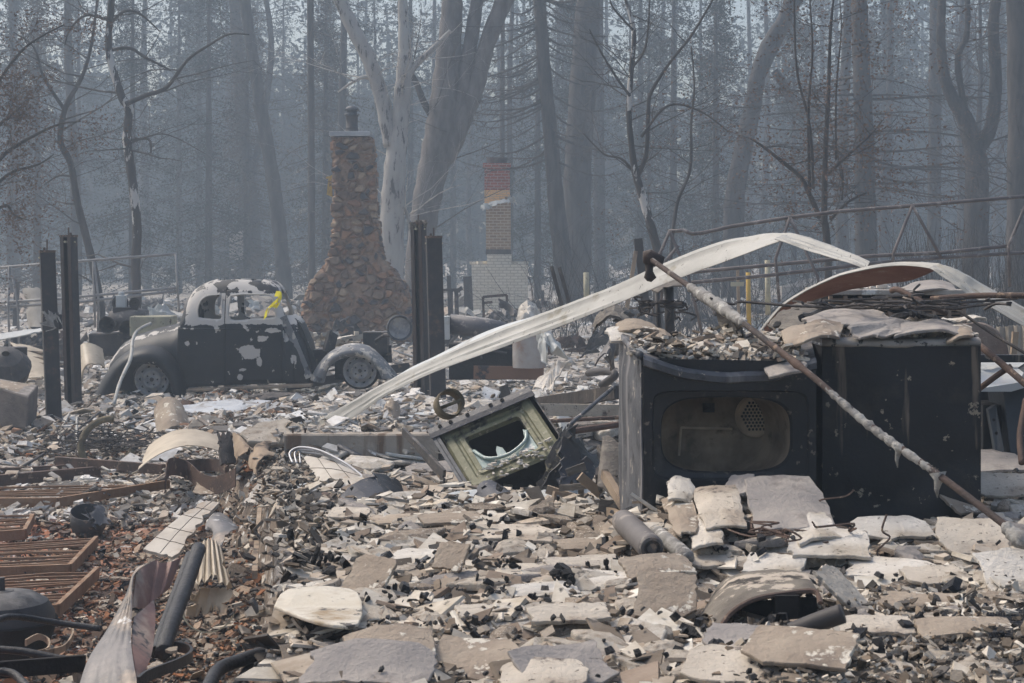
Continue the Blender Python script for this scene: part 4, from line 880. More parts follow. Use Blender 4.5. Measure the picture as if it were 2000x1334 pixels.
for i, (c, m, lb, bd) in enumerate([
    ([(1180, 640, 8.2), (1272, 645, 8.1), (1270, 676, 7.9), (1190, 668, 7.9)], 'plaster_white', 'cream slab jutting out left of the dryer top', .015),
    ([(1200, 628, 8.3), (1275, 632, 8.2), (1300, 650, 8.0), (1210, 650, 8.0)], 'plaster_tan', 'tan slab lying on the cream slab left of the dryer top', .02),
    ([(1285, 640, 8.1), (1315, 660, 8.0), (1322, 678, 7.8), (1280, 660, 7.8)], 'plaster_tan', 'thin tan slab tilted against the slabs at the back of the dryer', .01),
    ([(1265, 675, 7.7), (1318, 680, 7.6), (1322, 704, 7.35), (1268, 692, 7.4)], 'plaster_white', 'cream slab on the left end of the dryer top', .01),
    ([(1330, 672, 7.8), (1358, 668, 7.8), (1350, 705, 7.4), (1325, 702, 7.4)], 'plaster', 'narrow cream slab on edge near the middle of the dryer top', .01),
    ([(1368, 662, 7.9), (1392, 665, 7.9), (1385, 700, 7.5), (1362, 700, 7.5)], 'plaster_tan', 'upright tan slab near the middle of the dryer top', .01),
    ([(1390, 655, 8.1), (1450, 650, 8.1), (1452, 668, 7.9), (1392, 672, 7.9)], 'plaster_tan', 'tan slab at the back of the dryer under the pipe', .01),
    ([(1402, 690, 7.4), (1490, 688, 7.3), (1485, 702, 7.1), (1405, 704, 7.15)], 'plaster_tan', 'curled tan slab on the dryer top in front of the pipe', .03)]):
    slab(PP([(a, b_, 7.0 + (d_ - 7.0) * .5) for a, b_, d_ in c]), m, lb, bd, .01, seed=20 + i)
def on_dryer(x, y): return P(1256, 700, 6.9).z - .03 + (y - 6.9) * .08 + .03 * mn.noise(Vector((x * 6, y * 6, 1)))
def box_xy(n, x0, x1, y0, y1): return np.stack([rng.uniform(x0, x1, n), rng.uniform(y0, y1, n)], 1)
xy = box_xy(900, .50, 1.22, 6.98, 7.58); frags('rubble', xy, rng.lognormal(-4.1, .5, len(xy)), .010, .4, PL + GREYS, chunk=.2, stack=.05, zf=on_dryer, K=4)
xy = box_xy(160, .50, 1.2, 7.0, 7.58); frags('rubble', xy, rng.lognormal(-3.2, .3, len(xy)), .012, .3, PL, chunk=0, stack=.07, zf=on_dryer, K=4)
xy = box_xy(500, 1.38, 2.0, 7.32, 7.9); frags('rubble', xy, rng.lognormal(-4.0, .5, len(xy)), .010, .4, PL + GREYS, chunk=.2, stack=.03, zf=lambda x, y: wt - .02, K=4)
# pile leaning on the front of the dryer
lean = [([(1445, 930, 6.75), (1585, 925, 6.8), (1645, 1035, 6.3), (1475, 1045, 6.2)], 'plaster_grey', 'large scorched grey slab leaning on the dryer right of its opening'),
    ([(1350, 955, 6.75), (1440, 945, 6.7), (1465, 1035, 6.25), (1375, 1040, 6.2)], 'plaster', 'cracked tan slab leaning below the dryer opening'),
    ([(1290, 975, 6.8), (1350, 960, 6.75), (1372, 1040, 6.25), (1320, 1050, 6.2)], 'plaster_tan', 'tan slab leaning at the lower left of the dryer opening'),
    ([(1410, 935, 6.8), (1475, 925, 6.8), (1478, 960, 6.6), (1430, 975, 6.6)], 'plaster_grey', 'small grey slab under the sill of the dryer opening'),
    ([(1300, 930, 6.85), (1360, 940, 6.8), (1352, 985, 6.6), (1305, 975, 6.6)], 'plaster_white', 'white slab at the left end of the dryer sill'),
    ([(1520, 1020, 6.4), (1600, 985, 6.5), (1650, 1050, 6.2), (1560, 1065, 6.1)], 'plaster_white', 'pale slab under the large scorched one before the dryer'),
    ([(1340, 1010, 6.5), (1400, 1000, 6.5), (1420, 1060, 6.1), (1350, 1075, 6.1)], 'plaster_white', 'cream slab at the foot of the pile before the dryer')]
for i, (c, m, lb) in enumerate(lean): slab(PP(c), m, lb, .012, .012, seed=40 + i, rough=.006)
def gslab(px, py, w, h, m, label, yaw=0, lift=.05, tx=.0, bend=.0, seed=0, th=.014, jag=.012, curl=0, ty=0.):
    """a slab lying on the rubble: w, h in metres"""
    c = gl(px, py, lift + .03); R = Matrix.Rotation(R_(yaw), 3, 'Z') @ Matrix.Rotation(R_(tx), 3, 'X') @ Matrix.Rotation(R_(ty), 3, 'Y')
    return slab([c + R @ Vector((x * w / 2, y * h / 2, 0)) for x, y in ((-1, -1), (1, -1), (1, 1), (-1, 1))], m, label, bend * .35, jag, th * .85, seed=seed, curl=curl, rough=.003)
big = [(1420, 1020, .34, .30, 'plaster_grey', 'x'),]
L_ = [
    (760, 1265, 0.29, .22, 'plaster_tan', 'long curled grey-brown slab at the bottom edge, left of centre', 5, .09, 18, .03),
    (720, 1300, 0.39, .20, 'plaster_grey', 'broad curved slab at the bottom edge below the enamel plate', -8, .08, 22, .05),
    (925, 1278, .30, .24, 'plaster_tan', 'cupped slab with a brown scorched centre at the bottom edge', -14, .10, 16, -.03),
    (1100, 1290, .30, .20, 'plaster_grey', 'grey cupped slab at the bottom edge with a dark hollow', 20, .10, 20, -.04),
    (1060, 1318, .26, .20, 'plaster', 'cream slab at the very bottom edge near the middle', -10, .08, 10, .02),
    (1475, 1298, .42, .20, 'plaster', 'long cream slab at the bottom edge right of centre, cracked across', -18, .08, 14, 0),
    (1565, 1262, .34, .20, 'plaster_tan', 'flat tan slab below the black hood', -24, .12, 18, .015),
    (1438, 1240, .20, .14, 'plaster_grey', 'small dark grey slab left of the mouth of the black hood', -20, .10, 16, 0),
    (1620, 1060, .34, .26, 'plaster_white', 'pale slab with a dark crack in front of the washing machine', -6, .10, 14, .01),
    (1745, 1030, .34, .20, 'plaster_white', 'whitish slab at the foot of the washing machine', 10, .09, 16, .01),
    (1900, 1045, .28, .26, 'plaster', 'large cream slab beneath the lower end of the pipe', -10, .10, 22, 0),
    (1975, 1120, .22, .26, 'plaster_white', 'rounded pale grey slab at the right edge', 8, .09, 26, .02),
    (1740, 1110, .36, .20, 'plaster_white', 'cracked cream slab between the hood and the pipe', -30, .10, 12, 0),
    (1650, 1150, .18, .20, 'plaster', 'cream slab standing on edge right of the black hood', 60, .12, 42, 0),
    (1890, 1225, .34, .12, 'plaster_tan', 'curved tan slab near the right edge beside the dark pit', 4, .08, 12, .03),
    (1700, 1220, .28, .12, 'plaster', 'cream slab beside the two small dark cans', -4, .08, 14, .01),
    (1930, 900, .42, .30, 'plaster_grey', 'grey slab right of the washing machine beside the black cabinet', 10, .10, 14, .02),
    (1960, 945, .30, .26, 'plaster', 'cream slab stack right of the washing machine', -12, .12, 16, 0),
    (1875, 975, .20, .2, 'plaster_tan', 'brown slab tilted against the right side of the washing machine', 35, .12, 30, 0),
    (1050, 1115, .34, .20, 'plaster', 'rectangular cream slab lying flat in the middle of the rubble field', -4, .06, 6, 0),
    (900, 1165, .44, .18, 'plaster_white', 'long flat cream slab scattered with charcoal left of centre', -6, .05, 4, 0),
    (1010, 1040, .36, .26, 'plaster', 'wide pale slab below the toppled oven', -10, .06, 5, .01),
    (1150, 1060, .30, .12, 'plaster_tan', 'tan plank-like slab lying left of the grey gas cylinder', 16, .08, 12, 0),
    (1140, 1095, .34, .10, 'plaster', 'first of two stacked cream planks left of the gas cylinder', 18, .08, 14, 0),
    (1285, 1105, .30, .14, 'plaster_tan', 'brown curled slab below the grey gas cylinder', 22, .10, 20, .03),
    (1300, 1160, .22, .18, 'plaster_tan', 'brown triangular slab tilted up below the gas cylinder', -10, .12, 40, 0),
    (640, 1085, .34, .24, 'plaster', 'flat cream slab near the foundation edge', -12, .04, 4, 0),
    (810, 1085, .20, .16, 'plaster_white', 'thin white slab with charcoal lumps round it', -20, .06, 10, 0),
    (880, 1085, .14, .12, 'plaster_tan', 'brown slab tilted upright amid charcoal in mid field', -25, .12, 45, 0),
    (720, 1120, .18, .16, 'plaster_tan', 'brown slab tilted up among charcoal near the foundation edge', -30, .10, 42, 0),
    (960, 1190, .24, .10, 'plaster', 'short cream plank just above the curled slabs', 14, .07, 10, 0),
    (1110, 1195, .28, .11, 'plaster', 'cream plank with a broken end near the bottom middle', 8, .09, 16, 0),
    (1060, 1150, .26, .10, 'plaster_white', 'white plank lying askew in the middle of the field', 24, .07, 14, 0),
    (1180, 1130, .24, .16, 'plaster_white', 'white slab amid black lumps right of centre', -24, .06, 10, 0),
    (880, 1010, .30, .12, 'plaster_tan', 'rusty tan board-like slab below the oven', 12, .07, 14, 0),
    (680, 1000, .22, .14, 'plaster', 'cream slab next to the grey folded sheet', -14, .06, 10, 0),
    (1400, 1090, .28, .16, 'plaster', 'cream slab in front of the leaning pile', 4, .06, 10, 0),
    (1510, 1100, .24, .18, 'plaster_white', 'white slab beside the curled black wires', -20, .07, 14, 0),
    (1830, 1120, .26, .16, 'plaster', 'cream slab left of the rounded pale one', 16, .07, 12, 0),
    (1800, 1170, .30, .12, 'plaster_tan', 'tan slab lying behind the two small dark cans', -12, .07, 12, 0),
]
for i, r in enumerate(L_):
    gslab(r[0], r[1], r[2] * .9, r[3], r[4], r[5], r[6], r[7], r[8], r[9], seed=100 + i)
# loose repeats: prototypes, then copies
def protos(name, m, cat, group, labels, n, size, spots, tilt=14, th=.012, lift=.07):
    pr = []
    for k in range(8):
        r_ = random.Random(k * 13 + len(name)); K = r_.choice([5, 6, 7, 8]); pts = []
        asp = r_.uniform(.4, .9)
        for j in range(K):
            a = 2 * math.pi * (j + r_.uniform(-.3, .3)) / K; rr_ = r_.uniform(.7, 1.1); pts.append(Vector((math.cos(a) * rr_, math.sin(a) * rr_ * asp, 0)))
        # jagged outline
        out = []
        for j in range(K):
            a, b = pts[j], pts[(j + 1) % K]
            for s in range(4): t = s / 4; p = a.lerp(b, t); out.append(p + Vector((r_.uniform(-.04, .04), r_.uniform(-.04, .04), 0)) * (s > 0))
        cv = r_.uniform(-.15, .2); g = G(); kk = len(out); T = th / size
        cc = Vector((0, 0, cv)); ring = lambda f, z: [Vector((p.x * f, p.y * f, z + cv * (1 - f * f) + r_.uniform(-.012, .012))) for p in out]
        g.grid([ring(.5, T), ring(.96, T), ring(1, T * .7), ring(1.0, -T * .2), ring(.97, -T)], True); g.f.append(tuple(range(kk))); 
        me = g.build('proto', m if not isinstance(m, (list, tuple)) else m[k % len(m)], loc=(0, 0, 0)); pr.append(me.data); bpy.data.objects.remove(me)
    r_ = random.Random(99 + n)
    for i in range(n):
        px, py, s = spots(r_); c = gl(px, py, lift); o = bpy.data.objects.new(name, r_.choice(pr)); COL.objects.link(o); o.location = c; s *= size; sx = r_.uniform(.8, 1.3)
        o.scale = (s * sx, s, size); o.rotation_euler = (Matrix.Rotation(R_(9), 4, 'X') @ Matrix.Rotation(r_.uniform(0, 6.28), 4, 'Z') @ Matrix.Rotation(R_(r_.gauss(0, tilt)), 4, 'X')).to_euler(); tag(o, labels, cat, group)
def spF(r):
    while True:
        py = 985 + 345 * r.random() ** 1.0; px = r.uniform(590, 2000)
        if 1210 < px < 1920 and py < 1050: continue
        return px, py, r.uniform(.6, 1.35)
protos('wallboard_shard', ('plaster', 'plaster_white', 'plaster', 'plaster_tan', 'plaster_white', 'plaster_grey', 'plaster', 'plaster_tan'), 'wallboard shard', 'broken wallboard shards in the foreground rubble', 'palm-sized broken wallboard shard lying in the foreground rubble field', 250, .095, spF)
def spM(r):
    return r.uniform(560, 1210), r.uniform(745, 900) if r.random() < .7 else r.uniform(900, 985), r.uniform(.6, 1.5)
protos('debris_sheet', ('plaster_white', 'trim_grey', 'plaster_grey', 'plaster_white'), 'debris sheet', 'crumpled sheets between the car and the oven', 'crumpled pale sheet in the ash between the coupe and the oven', 90, .16, spM, 16, .012, .03)
def spB(r): return r.uniform(130, 1200), r.uniform(770, 850), r.uniform(.6, 1.5)
protos('ash_chunk', ('plaster_white', 'smoked_tin', 'plaster', 'plaster_grey'), 'ash chunk', 'ashy chunks round the coupe', 'ashy chunk of debris on the ground by the coupe', 70, .17, spB, 22, .03, .03)
def spL(r): return r.uniform(0, 545), r.uniform(860, 1320), r.uniform(.5, 1.3)
protos('brown_flake', ('wood_tan', 'plaster_tan', 'plaster', 'rusty_steel'), 'debris flake', 'brown flakes on the reddish soil', 'small brown flake of debris on the reddish soil at left', 90, .07, spL, 20, .01, .02)
# charcoal lumps
pr = []
for k in range(6):
    g = G(); r_ = random.Random(k); 
    for q_ in range(3):
        g.lathe([(.001, -.5), (.45, -.3), (.5, .1), (.35, .4), (.001, .5)], (r_.uniform(-.4, .4), r_.uniform(-.4, .4), r_.uniform(-.2, .2)), Vector((r_.uniform(-1, 1), r_.uniform(-1, 1), .6)), 7)
    g.v = [tuple(Vector(v) * (1 + .35 * mn.noise(Vector(v) * 3 + Vector((k, 0, 0))))) for v in g.v]
    o = g.build('p', 'charcoal', loc=(0, 0, 0)); pr.append(o.data); bpy.data.objects.remove(o)
r_ = random.Random(5); cl = [(690, 1020), (700, 1120), (760, 1150), (850, 1090), (880, 1060), (1000, 1110), (1090, 1130), (960, 1140), (1170, 1110), (740, 1170), (1230, 1090), (640, 1090), (1040, 1170), (1400, 1075), (620, 1050), (1560, 1300), (1480, 1320), (1720, 1260), (1000, 1100), (820, 1170)]
for i in range(130):
    cx, cy = r_.choice(cl); c = gl(cx + r_.gauss(0, 20), cy + r_.gauss(0, 6), .105); o = bpy.data.objects.new('charcoal_lump', r_.choice(pr)); COL.objects.link(o); s = min(.03, r_.lognormvariate(-4.7, .55)); o.location = c; o.scale = (s * r_.uniform(1, 2), s, s * r_.uniform(.5, 1)); o.rotation_euler = (r_.uniform(0, 3), r_.uniform(0, 3), r_.uniform(0, 6)); tag(o, 'black charcoal lump lying among the pale wallboard shards', 'charcoal', 'charcoal lumps in the foreground rubble')

# ------------------------------------------------------------ walls and foundation
g = G(); xs = np.linspace(555, 856, 40)
rows = []
for dz, dy in ((-.45, 0), (-.12, -.003), (-.012, 0), (0, .012), (.0, .18), (-.45, .19)):
    rows.append([Vector(((px - 1000) / F * 12.95, 12.95 + dy, P(0, 848, 12.95).z + dz + .004 * mn.noise(Vector((px * .05, dz, dy))))) for px in xs])
g.grid(rows); one(g, 'concrete_wall', 'concrete', 'low stained concrete wall running across behind the toppled oven', 'wall')
g = G()
for px in (596, 572, 835): b = P(px, 846, 13.02); g.tube([b - Vector((0, 0, .02)), b + Vector((0, 0, .04))], .008, 6); g.tube([b + Vector((0, 0, .025)), b + Vector((0, 0, .04))], .014, 6)
one(g, 'anchor_bolts', 'rusty_steel', 'rusty anchor bolts sticking up from the low concrete wall', 'bolt')
g = G(); ys = np.linspace(4.6, 12.9, 60); rows = []
for sx, dz in ((-.06, -1.2), (-.06, -.02), (-.05, 0), (.09, .0), (.10, -.3)):
    rows.append([Vector((fx(y) + sx - .02, y, GH(fx(y) + .3, y, False) + .02 + dz + .006 * mn.noise(Vector((y * 3, sx * 9, dz))))) for y in ys])
g.grid(rows); one(g, 'foundation_edge', 'found_dark', 'charred foundation edge running towards the viewer between soil and rubble field', 'foundation')
for i, (py, px) in enumerate([(1008, 581), (1030, 592), (1112, 590), (1170, 592)]):
    b = gp(px, py, .02); g = G(); g.tube([b, b + Vector((0, 0, .045))], .006, 6); g.tube([b + Vector((0, 0, .03)), b + Vector((0, 0, .045))], .011, 6)
    one(g, 'anchor_bolt', 'rusty_steel', ['rusty bolt on the foundation edge, furthest back', 'rusty bolt on the foundation edge, second from the back', 'rusty bolt on the foundation edge, third from the back', 'rusty bolt on the foundation edge nearest the enamel plate'][i], 'bolt')
g = G(); a = [Vector((fx(y) - .15, y, GH(fx(y) + .3, y, False) + .03)) for y in np.linspace(6.2, 8.2, 6)]
for p, q_ in zip(a[:-1], a[1:]): g.bar(p, q_, .02, .03)
one(g, 'wall_plate', 'wood_tan', 'thin brown board lying along the foundation edge', 'board')

# ------------------------------------------------------------ left soil: grates, beams
def grate(label, a, b, c, d, lift=.09, nb=9, sides='abcd'):
    A, B, C_, D_ = [gp(*p, lift) for p in (a, b, c, d)]; z = (A.z + B.z + C_.z + D_.z) / 4
    for p in (A, B, C_, D_): p.z = z + (p.z - z) * .3
    root = thing('steel_grate', label, 'grate', ((A + B + C_ + D_) / 4) - Vector((0, 0, .06)), 'rusted slatted grates on the red soil')
    ed = {'a': (A, B), 'b': (B, C_), 'c': (C_, D_), 'd': (D_, A)}; g = G()
    for k in sides: g.bar(*ed[k], .03, .075)
    g.build('frame', 'grate_metal', root, bevel=.003)
    for i in range(nb):
        t = (i + .7) / (nb + .4); g = G(); j_ = [Vector((rnd.uniform(-.012, .012), rnd.uniform(-.012, .012), .02 + rnd.uniform(-.012, .012))) for _ in (0, 1, 2)]; m_ = D_.lerp(A, t).lerp(C_.lerp(B, t), rnd.uniform(.3, .7)) + j_[2]; g.bar(D_.lerp(A, t) + j_[0], m_, .014, .014); g.bar(m_, C_.lerp(B, t) + j_[1], .014, .014); g.build('slat', 'grate_metal', root)
grate('long rusted grate highest up the red soil', (-90, 985), (330, 957), (112, 1003), (-150, 1008), nb=8, sides='bc')
grate('short rusted grate cut by the left edge, above the widest grate', (-150, 1036), (64, 1030), (48, 1078), (-170, 1082), nb=8, sides='bc')
grate('widest rusted grate, with a pale end bar pointing at the pot', (-150, 1096), (188, 1082), (136, 1142), (-190, 1155), nb=11, sides='bcd')
grate('rusted grate right behind the kettle grill', (-60, 1162), (190, 1148), (112, 1220), (-90, 1240), nb=10, sides='bc')
for i, (pp, m, w, lb) in enumerate([([(110, 922), (320, 934)], 'rusty_steel', .09, 'rusty flat beam lying behind the grates, ending at the curved bands'), ([(-20, 962), (195, 938)], 'rusty_steel', .10, 'rusty beam at the left edge above the long grate'), ([(-20, 944), (165, 930)], 'rusty_steel', .07, 'thin rusty beam behind the other at the left edge')]):
    g = G(); a, b = gp(*pp[0], .10), gp(*pp[1], .08); g.bar(a, b, .05, w); one(g, 'steel_beam', m, lb, 'beam', bevel=.004)
# kettle grill
c = P(2, 1212, 8.3); root = thing('kettle_grill', 'charred kettle barbecue with domed lid at the left edge', 'grill', c - Vector((0, 0, .28)))
g = G(); g.lathe([(.255, .0), (.25, .04), (.22, .09), (.16, .125), (.08, .14), (.001, .145)], c, n=40); lid = g.build('lid', 'grill_black', root, smooth=True, solid=.006)
g = G(); g.lathe([(.262, .008), (.268, .0), (.262, -.014), (.25, -.05), (.225, -.12), (.17, -.19), (.09, -.235), (.001, -.245)], c, n=40); g.build('bowl', 'soot', root, smooth=True, solid=.006)
g = G(); g.tube([c + Vector((.0, 0, .14)), c + Vector((0, 0, .21))], .018, 8, wob=.2); g.lathe([(.07, .138), (.06, .146), (.001, .148)], c, n=14); g.build('handle', 'dark_metal', lid)
# pot
c = gp(172, 1050, .10); g = G(); ax = Vector((.15, -.35, 1)); g.lathe([(.001, -.10), (.10, -.09), (.13, 0), (.135, .10), (.13, .10), (.125, .0), (.09, -.08), (.001, -.09)], c, ax, 26)
root = thing('metal_bucket', 'dark charred bucket with a bent tin flap on the red soil', 'bucket', c - Vector((0, 0, .1))); g.build('bowl', 'dark_metal', root, smooth=True)
g = G(); g.grid(patch([c + Vector((-.02, -.12, .10)), c + Vector((.10, -.02, .14)), c + Vector((.20, -.08, .02)), c + Vector((.10, -.16, -.01))], .03, .02)); g.build('flap', 'grey_steel', root, smooth=True, solid=.006)
# curved steel bands and panels mid-left
def band(name, m, pts, h, label, cat='metal band', th=.006, lean=Vector((0, 0, 1)), parent=None, n=6, smooth=True):
    p = smoothpath(PP(pts) if not isinstance(pts[0], Vector) else pts, n); g = G(); g.grid([p, [q_ + lean * (h * .5) for q_ in p], [q_ + lean * h for q_ in p]])
    return one(g, name, m, label, cat, smooth=smooth, solid=th)
band('curved_band', 'rusty_steel', [(322, 965, 12.4), (330, 930, 12.7), (365, 935, 12.9), (395, 960, 12.6), (425, 965, 12.4), (460, 950, 12.2)], .13, 'rusty curved steel band with wavy bend, right of the flat beam', lean=Vector((0, .1, 1)))
band('curved_band', 'rusty_steel', [(345, 925, 13.6), (400, 920, 13.9), (445, 925, 13.5), (440, 938, 13.2)], .10, 'dark curved steel band behind the wavy one')
slab(PP([(290, 872, 14.8), (435, 858, 14.6), (438, 885, 14.0), (270, 918, 13.6)]), 'cream_enamel', 'long curved cream enamel panel among the debris at left', .12, .006, .006, 'enamel panel', 'enamel_sheet', 61)
slab(PP([(425, 850, 13.2), (452, 842, 13.2), (460, 905, 13.1), (430, 908, 13.0)]), 'burnt_wood', 'upright scorched board stub beside the curved cream panel', .0, .008, .03, 'board', 'board_stub', 62)
slab(PP([(455, 845, 13.2), (490, 880, 13.0), (505, 880, 12.8), (460, 905, 12.9)]), 'wood_tan', 'triangular folded rusty sheet right of the board stub', .05, .01, .006, 'metal sheet', 'folded_sheet', 63)
slab(PP([(485, 905, 12.6), (530, 862, 12.8), (535, 890, 12.5), (500, 930, 12.2)]), 'wood_tan', 'buckled brown sheet by the end of the concrete wall', .06, .02, .006, 'metal sheet', 'buckled_sheet', 64)
slab(PP([(385, 935, 12.8), (430, 935, 12.8), (425, 965, 12.4), (375, 965, 12.4)]), 'plaster_tan', 'square peach coloured slab beside the wavy steel band', .0, .01, .01, seed=65)
def tiles(name, c4, label, nx, ny, bend=0, seed=0, m='tile_panel', th=.02):
    rt = thing(name, label, 'tiled panel', sum([Vector(p) for p in c4], Vector()) / 4 - Vector((0, 0, .1)))
    g = G(); rows = patch(c4, bend, .008, 16, 16, .003, seed); g.grid(rows); g.build('panel', m, rt, smooth=True, solid=th)
    c4 = [Vector(p) for p in c4]; nv = (c4[1] - c4[0]).cross(c4[3] - c4[0]).normalized(); nv = nv if (nv.z > 0) else -nv
    g = G()
    for k in range(1, nx): i = round(16 * k / nx); pp = [r[i] + nv * (th * .5 + .0015) for r in rows]; g.tube(pp, .0018, 4)
    for k in range(1, ny): i = round(16 * k / ny); pp = [p + nv * (th * .5 + .0015) for p in rows[i]]; g.tube(pp, .0018, 4)
    g.build('grout_lines', 'soot', rt)
tiles('tiled_panel', PP([(280, 1075, 10.2), (400, 980, 11.0), (428, 985, 10.9), (345, 1093, 10.0)]), 'pale tiled panel sloping down behind the corrugated metal', 5, 2, .02, 1)
tiles('tiled_panel', PP([(472, 985, 11.2), (545, 898, 12.2), (557, 905, 12.2), (502, 985, 11.2)]), 'narrow tiled panel leaning against the foundation edge', 4, 1, .0, 2)
tiles('tiled_panel', PP([(592, 892, 11.6), (690, 922, 11.0), (718, 945, 10.6), (622, 945, 10.9)]), 'tiled panel with smoke stain under the chrome arcs', 3, 2, .02, 3)
for k in range(3):
    o_ = k * 5; g = G(); g.tube(smoothpath(PP([(572 + o_ * 1.5, 905, 11.9), (566 + o_ * 2, 885, 12), (585 + o_, 874 + o_, 12), (625 + o_, 880 + o_, 11.8), (675, 905 + o_ * .8, 11.4), (720, 940 + o_ * .4, 10.9)]), 6), .009 - .001 * k, 6)
    one(g, 'chrome_rail', 'cap_metal', ['outermost bent chrome rail over the tiled panel', 'middle bent chrome rail over the tiled panel', 'innermost bent chrome rail over the tiled panel'][k], 'rail', smooth=True)
root = thing('folded_sheet', 'dark grey sheet folded into a tent beside the chrome rails', 'metal sheet', P(715, 1000, 9.2))
g = G(); g.grid(patch(PP([(650, 985, 9.2), (728, 925, 9.5), (768, 990, 9.2), (720, 1000, 9.0)]), .02, .01, seed=7)); g.build('front_face', 'dark_steel_blue', root, solid=.006)
g = G(); g.grid(patch(PP([(728, 925, 9.5), (780, 942, 9.9), (797, 978, 9.7), (768, 990, 9.2)]), .02, .01, seed=8)); g.build('side_face', 'black_steel', root, solid=.006)
g = G(); g.grid(patch(PP([(618, 955, 9.6), (640, 985, 9.2), (705, 1003, 8.9), (665, 975, 9.2)]), .03, .01, seed=9)); g.build('low_flap', 'rusty_steel', root, solid=.006)
slab(PP([(655, 925, 11.3), (720, 935, 11.1), (740, 955, 10.8), (690, 950, 10.9)]), 'plaster_tan', 'tan curved sheet draped behind the folded dark tent', .03, .02, .01, seed=66)
# enamel plate near the foundation corner
g = G(); pl = PP([(535, 1190, 5.170), (560, 1158, 5.452), (640, 1152, 5.499), (700, 1165, 5.452), (700, 1225, 4.935), (620, 1222, 4.935)]); g.poly(smoothpath(pl + [pl[0]], 3)[:-1], (0, 0, 1), .012)
one(g, 'enamel_plate', 'enamel_rust', 'rounded pale plate with brown stain jutting over a dark hollow', 'plate', bevel=.004)
g = G(); g.box(P(640, 1252, 5.12), (.15, .25, .085)); one(g, 'hollow_shade_box', 'soot', 'black box standing in for the shade of the hollow beneath the pale plate', 'shade box')  # solid black box added under the plate; its colour stands in for shade
# corrugated white duct
root = thing('corrugated_duct', 'crushed cream corrugated metal duct behind the black pipes', 'duct', P(405, 1200, 8.6))
def corr(c4, n, amp, bend, seed=0):
    rows = patch(c4, bend, .01, n * 4, 10, .004, seed); nv = (Vector(c4[1]) - Vector(c4[0])).cross(Vector(c4[3]) - Vector(c4[0])).normalized(); nv = nv if nv.y < 0 else -nv
    return [[p + nv * (amp * abs(math.sin(math.pi * i / 4))) for i, p in enumerate(r)] for r in rows]
g = G(); g.grid(corr(PP([(388, 1070, 8.9), (432, 1075, 8.9), (455, 1155, 8.6), (372, 1152, 8.6)]), 6, .02, .05)); g.build('upper_side', 'cream_enamel', root, smooth=True, solid=.004)
g = G(); g.grid(corr(PP([(372, 1152, 8.6), (455, 1155, 8.6), (440, 1205, 8.5), (362, 1208, 8.6)]), 5, .006, .08)); g.build('lower_side', 'cream_rust', root, smooth=True, solid=.004)
g = G(); g.lathe([(.13, 0), (.135, .02)], P(408, 1185, 8.6), Vector((.1, -.8, .4)), 24, R_(170), R_(370)); g.build('end_ring', 'pale_pole', root, solid=.006)
slab(PP([(400, 1030, 9.6), (440, 1005, 9.8), (470, 1035, 9.6), (430, 1075, 9.1)]), 'smoked_tin', 'grey-brown crumpled sheet on top of the corrugated duct', .04, .01, .006, 'metal sheet', 'crumpled_sheet', 67)
# foreground corrugated strip
root = thing('corrugated_strip', 'large bent corrugated metal strip with pink inner face in the left foreground', 'metal sheet', P(250, 1340, 5.4))
L1 = smoothpath(PP([(272, 1105, 6.1), (262, 1120, 6.05), (245, 1165, 5.9), (210, 1230, 5.7), (172, 1290, 5.5), (150, 1360, 5.3)]), 6)
L2 = smoothpath(PP([(295, 1097, 6.0), (262, 1125, 5.95), (258, 1190, 5.75), (256, 1250, 5.55), (262, 1300, 5.35), (275, 1370, 5.15)]), 6)
g = G(); n = len(L1); g.grid([[L1[i].lerp(L2[i], j / 16) + Vector((.0, -.012 * abs(math.sin(j * math.pi / 4)) - .02 * math.sin(j / 16 * 3.1), 0)) for i in range(n)] for j in range(17)]); g.build('outer_face', 'smoked_tin', root, smooth=True, solid=.004)
g = G(); T_ = smoothpath(PP([(266, 1112, 6.05), (300, 1096, 6.2), (325, 1100, 6.25), (354, 1088, 6.3)]), 8); B_ = smoothpath(PP([(258, 1188, 5.8), (285, 1185, 6.0), (310, 1165, 6.1), (330, 1150, 6.2)]), 8)
g.grid([[T_[i].lerp(B_[i], j / 10) + Vector((0, .015 * math.sin(i * .9), 0)) for i in range(len(T_))] for j in range(11)]); g.build('inner_face', 'pink_tin', root, smooth=True, solid=.004)
L3 = smoothpath(PP([(300, 1172, 6.0), (303, 1200, 5.9), (300, 1250, 5.7), (292, 1290, 5.5), (270, 1335, 5.3)]), 6); L4 = smoothpath(PP([(262, 1205, 5.76), (258, 1230, 5.65), (258, 1265, 5.5), (262, 1300, 5.37), (268, 1340, 5.25)]), 6)
g = G(); g.grid([[L3[i].lerp(L4[i], j / 8) + Vector((0, .02 * math.sin(j / 8 * 3.1), 0)) for i in range(len(L3))] for j in range(9)]); g.build('folded_flap', 'pink_tin', root, smooth=True, solid=.004)
def tubes(name, m, pts, r, label, cat='pipe', n=6, **k):
    g = G(); g.tube(smoothpath(PP(pts), n), r, 10, wob=k.pop('wob', .04)); return one(g, name, m, label, cat, smooth=True, **k)
tubes('black_pipe', 'black_tube', [(388, 1072, 6.9), (365, 1140, 6.6), (335, 1220, 6.2), (318, 1275, 6.0)], .030, 'thick black pipe leaning up behind the corrugated strip')
tubes('black_pipe', 'black_tube', [(372, 1085, 7.0), (348, 1150, 6.7), (320, 1225, 6.35), (305, 1275, 6.1)], .022, 'thinner black pipe leaning left of the thick one')
band('flat_loop', 'black_tube', [(290, 1285, 6.0), (330, 1272, 6.2), (368, 1278, 6.1), (372, 1292, 5.8), (345, 1308, 5.5), (290, 1330, 5.2), (270, 1345, 5.1)], .035, 'flat black metal band curled in a loop beside the corrugated strip', th=.01)
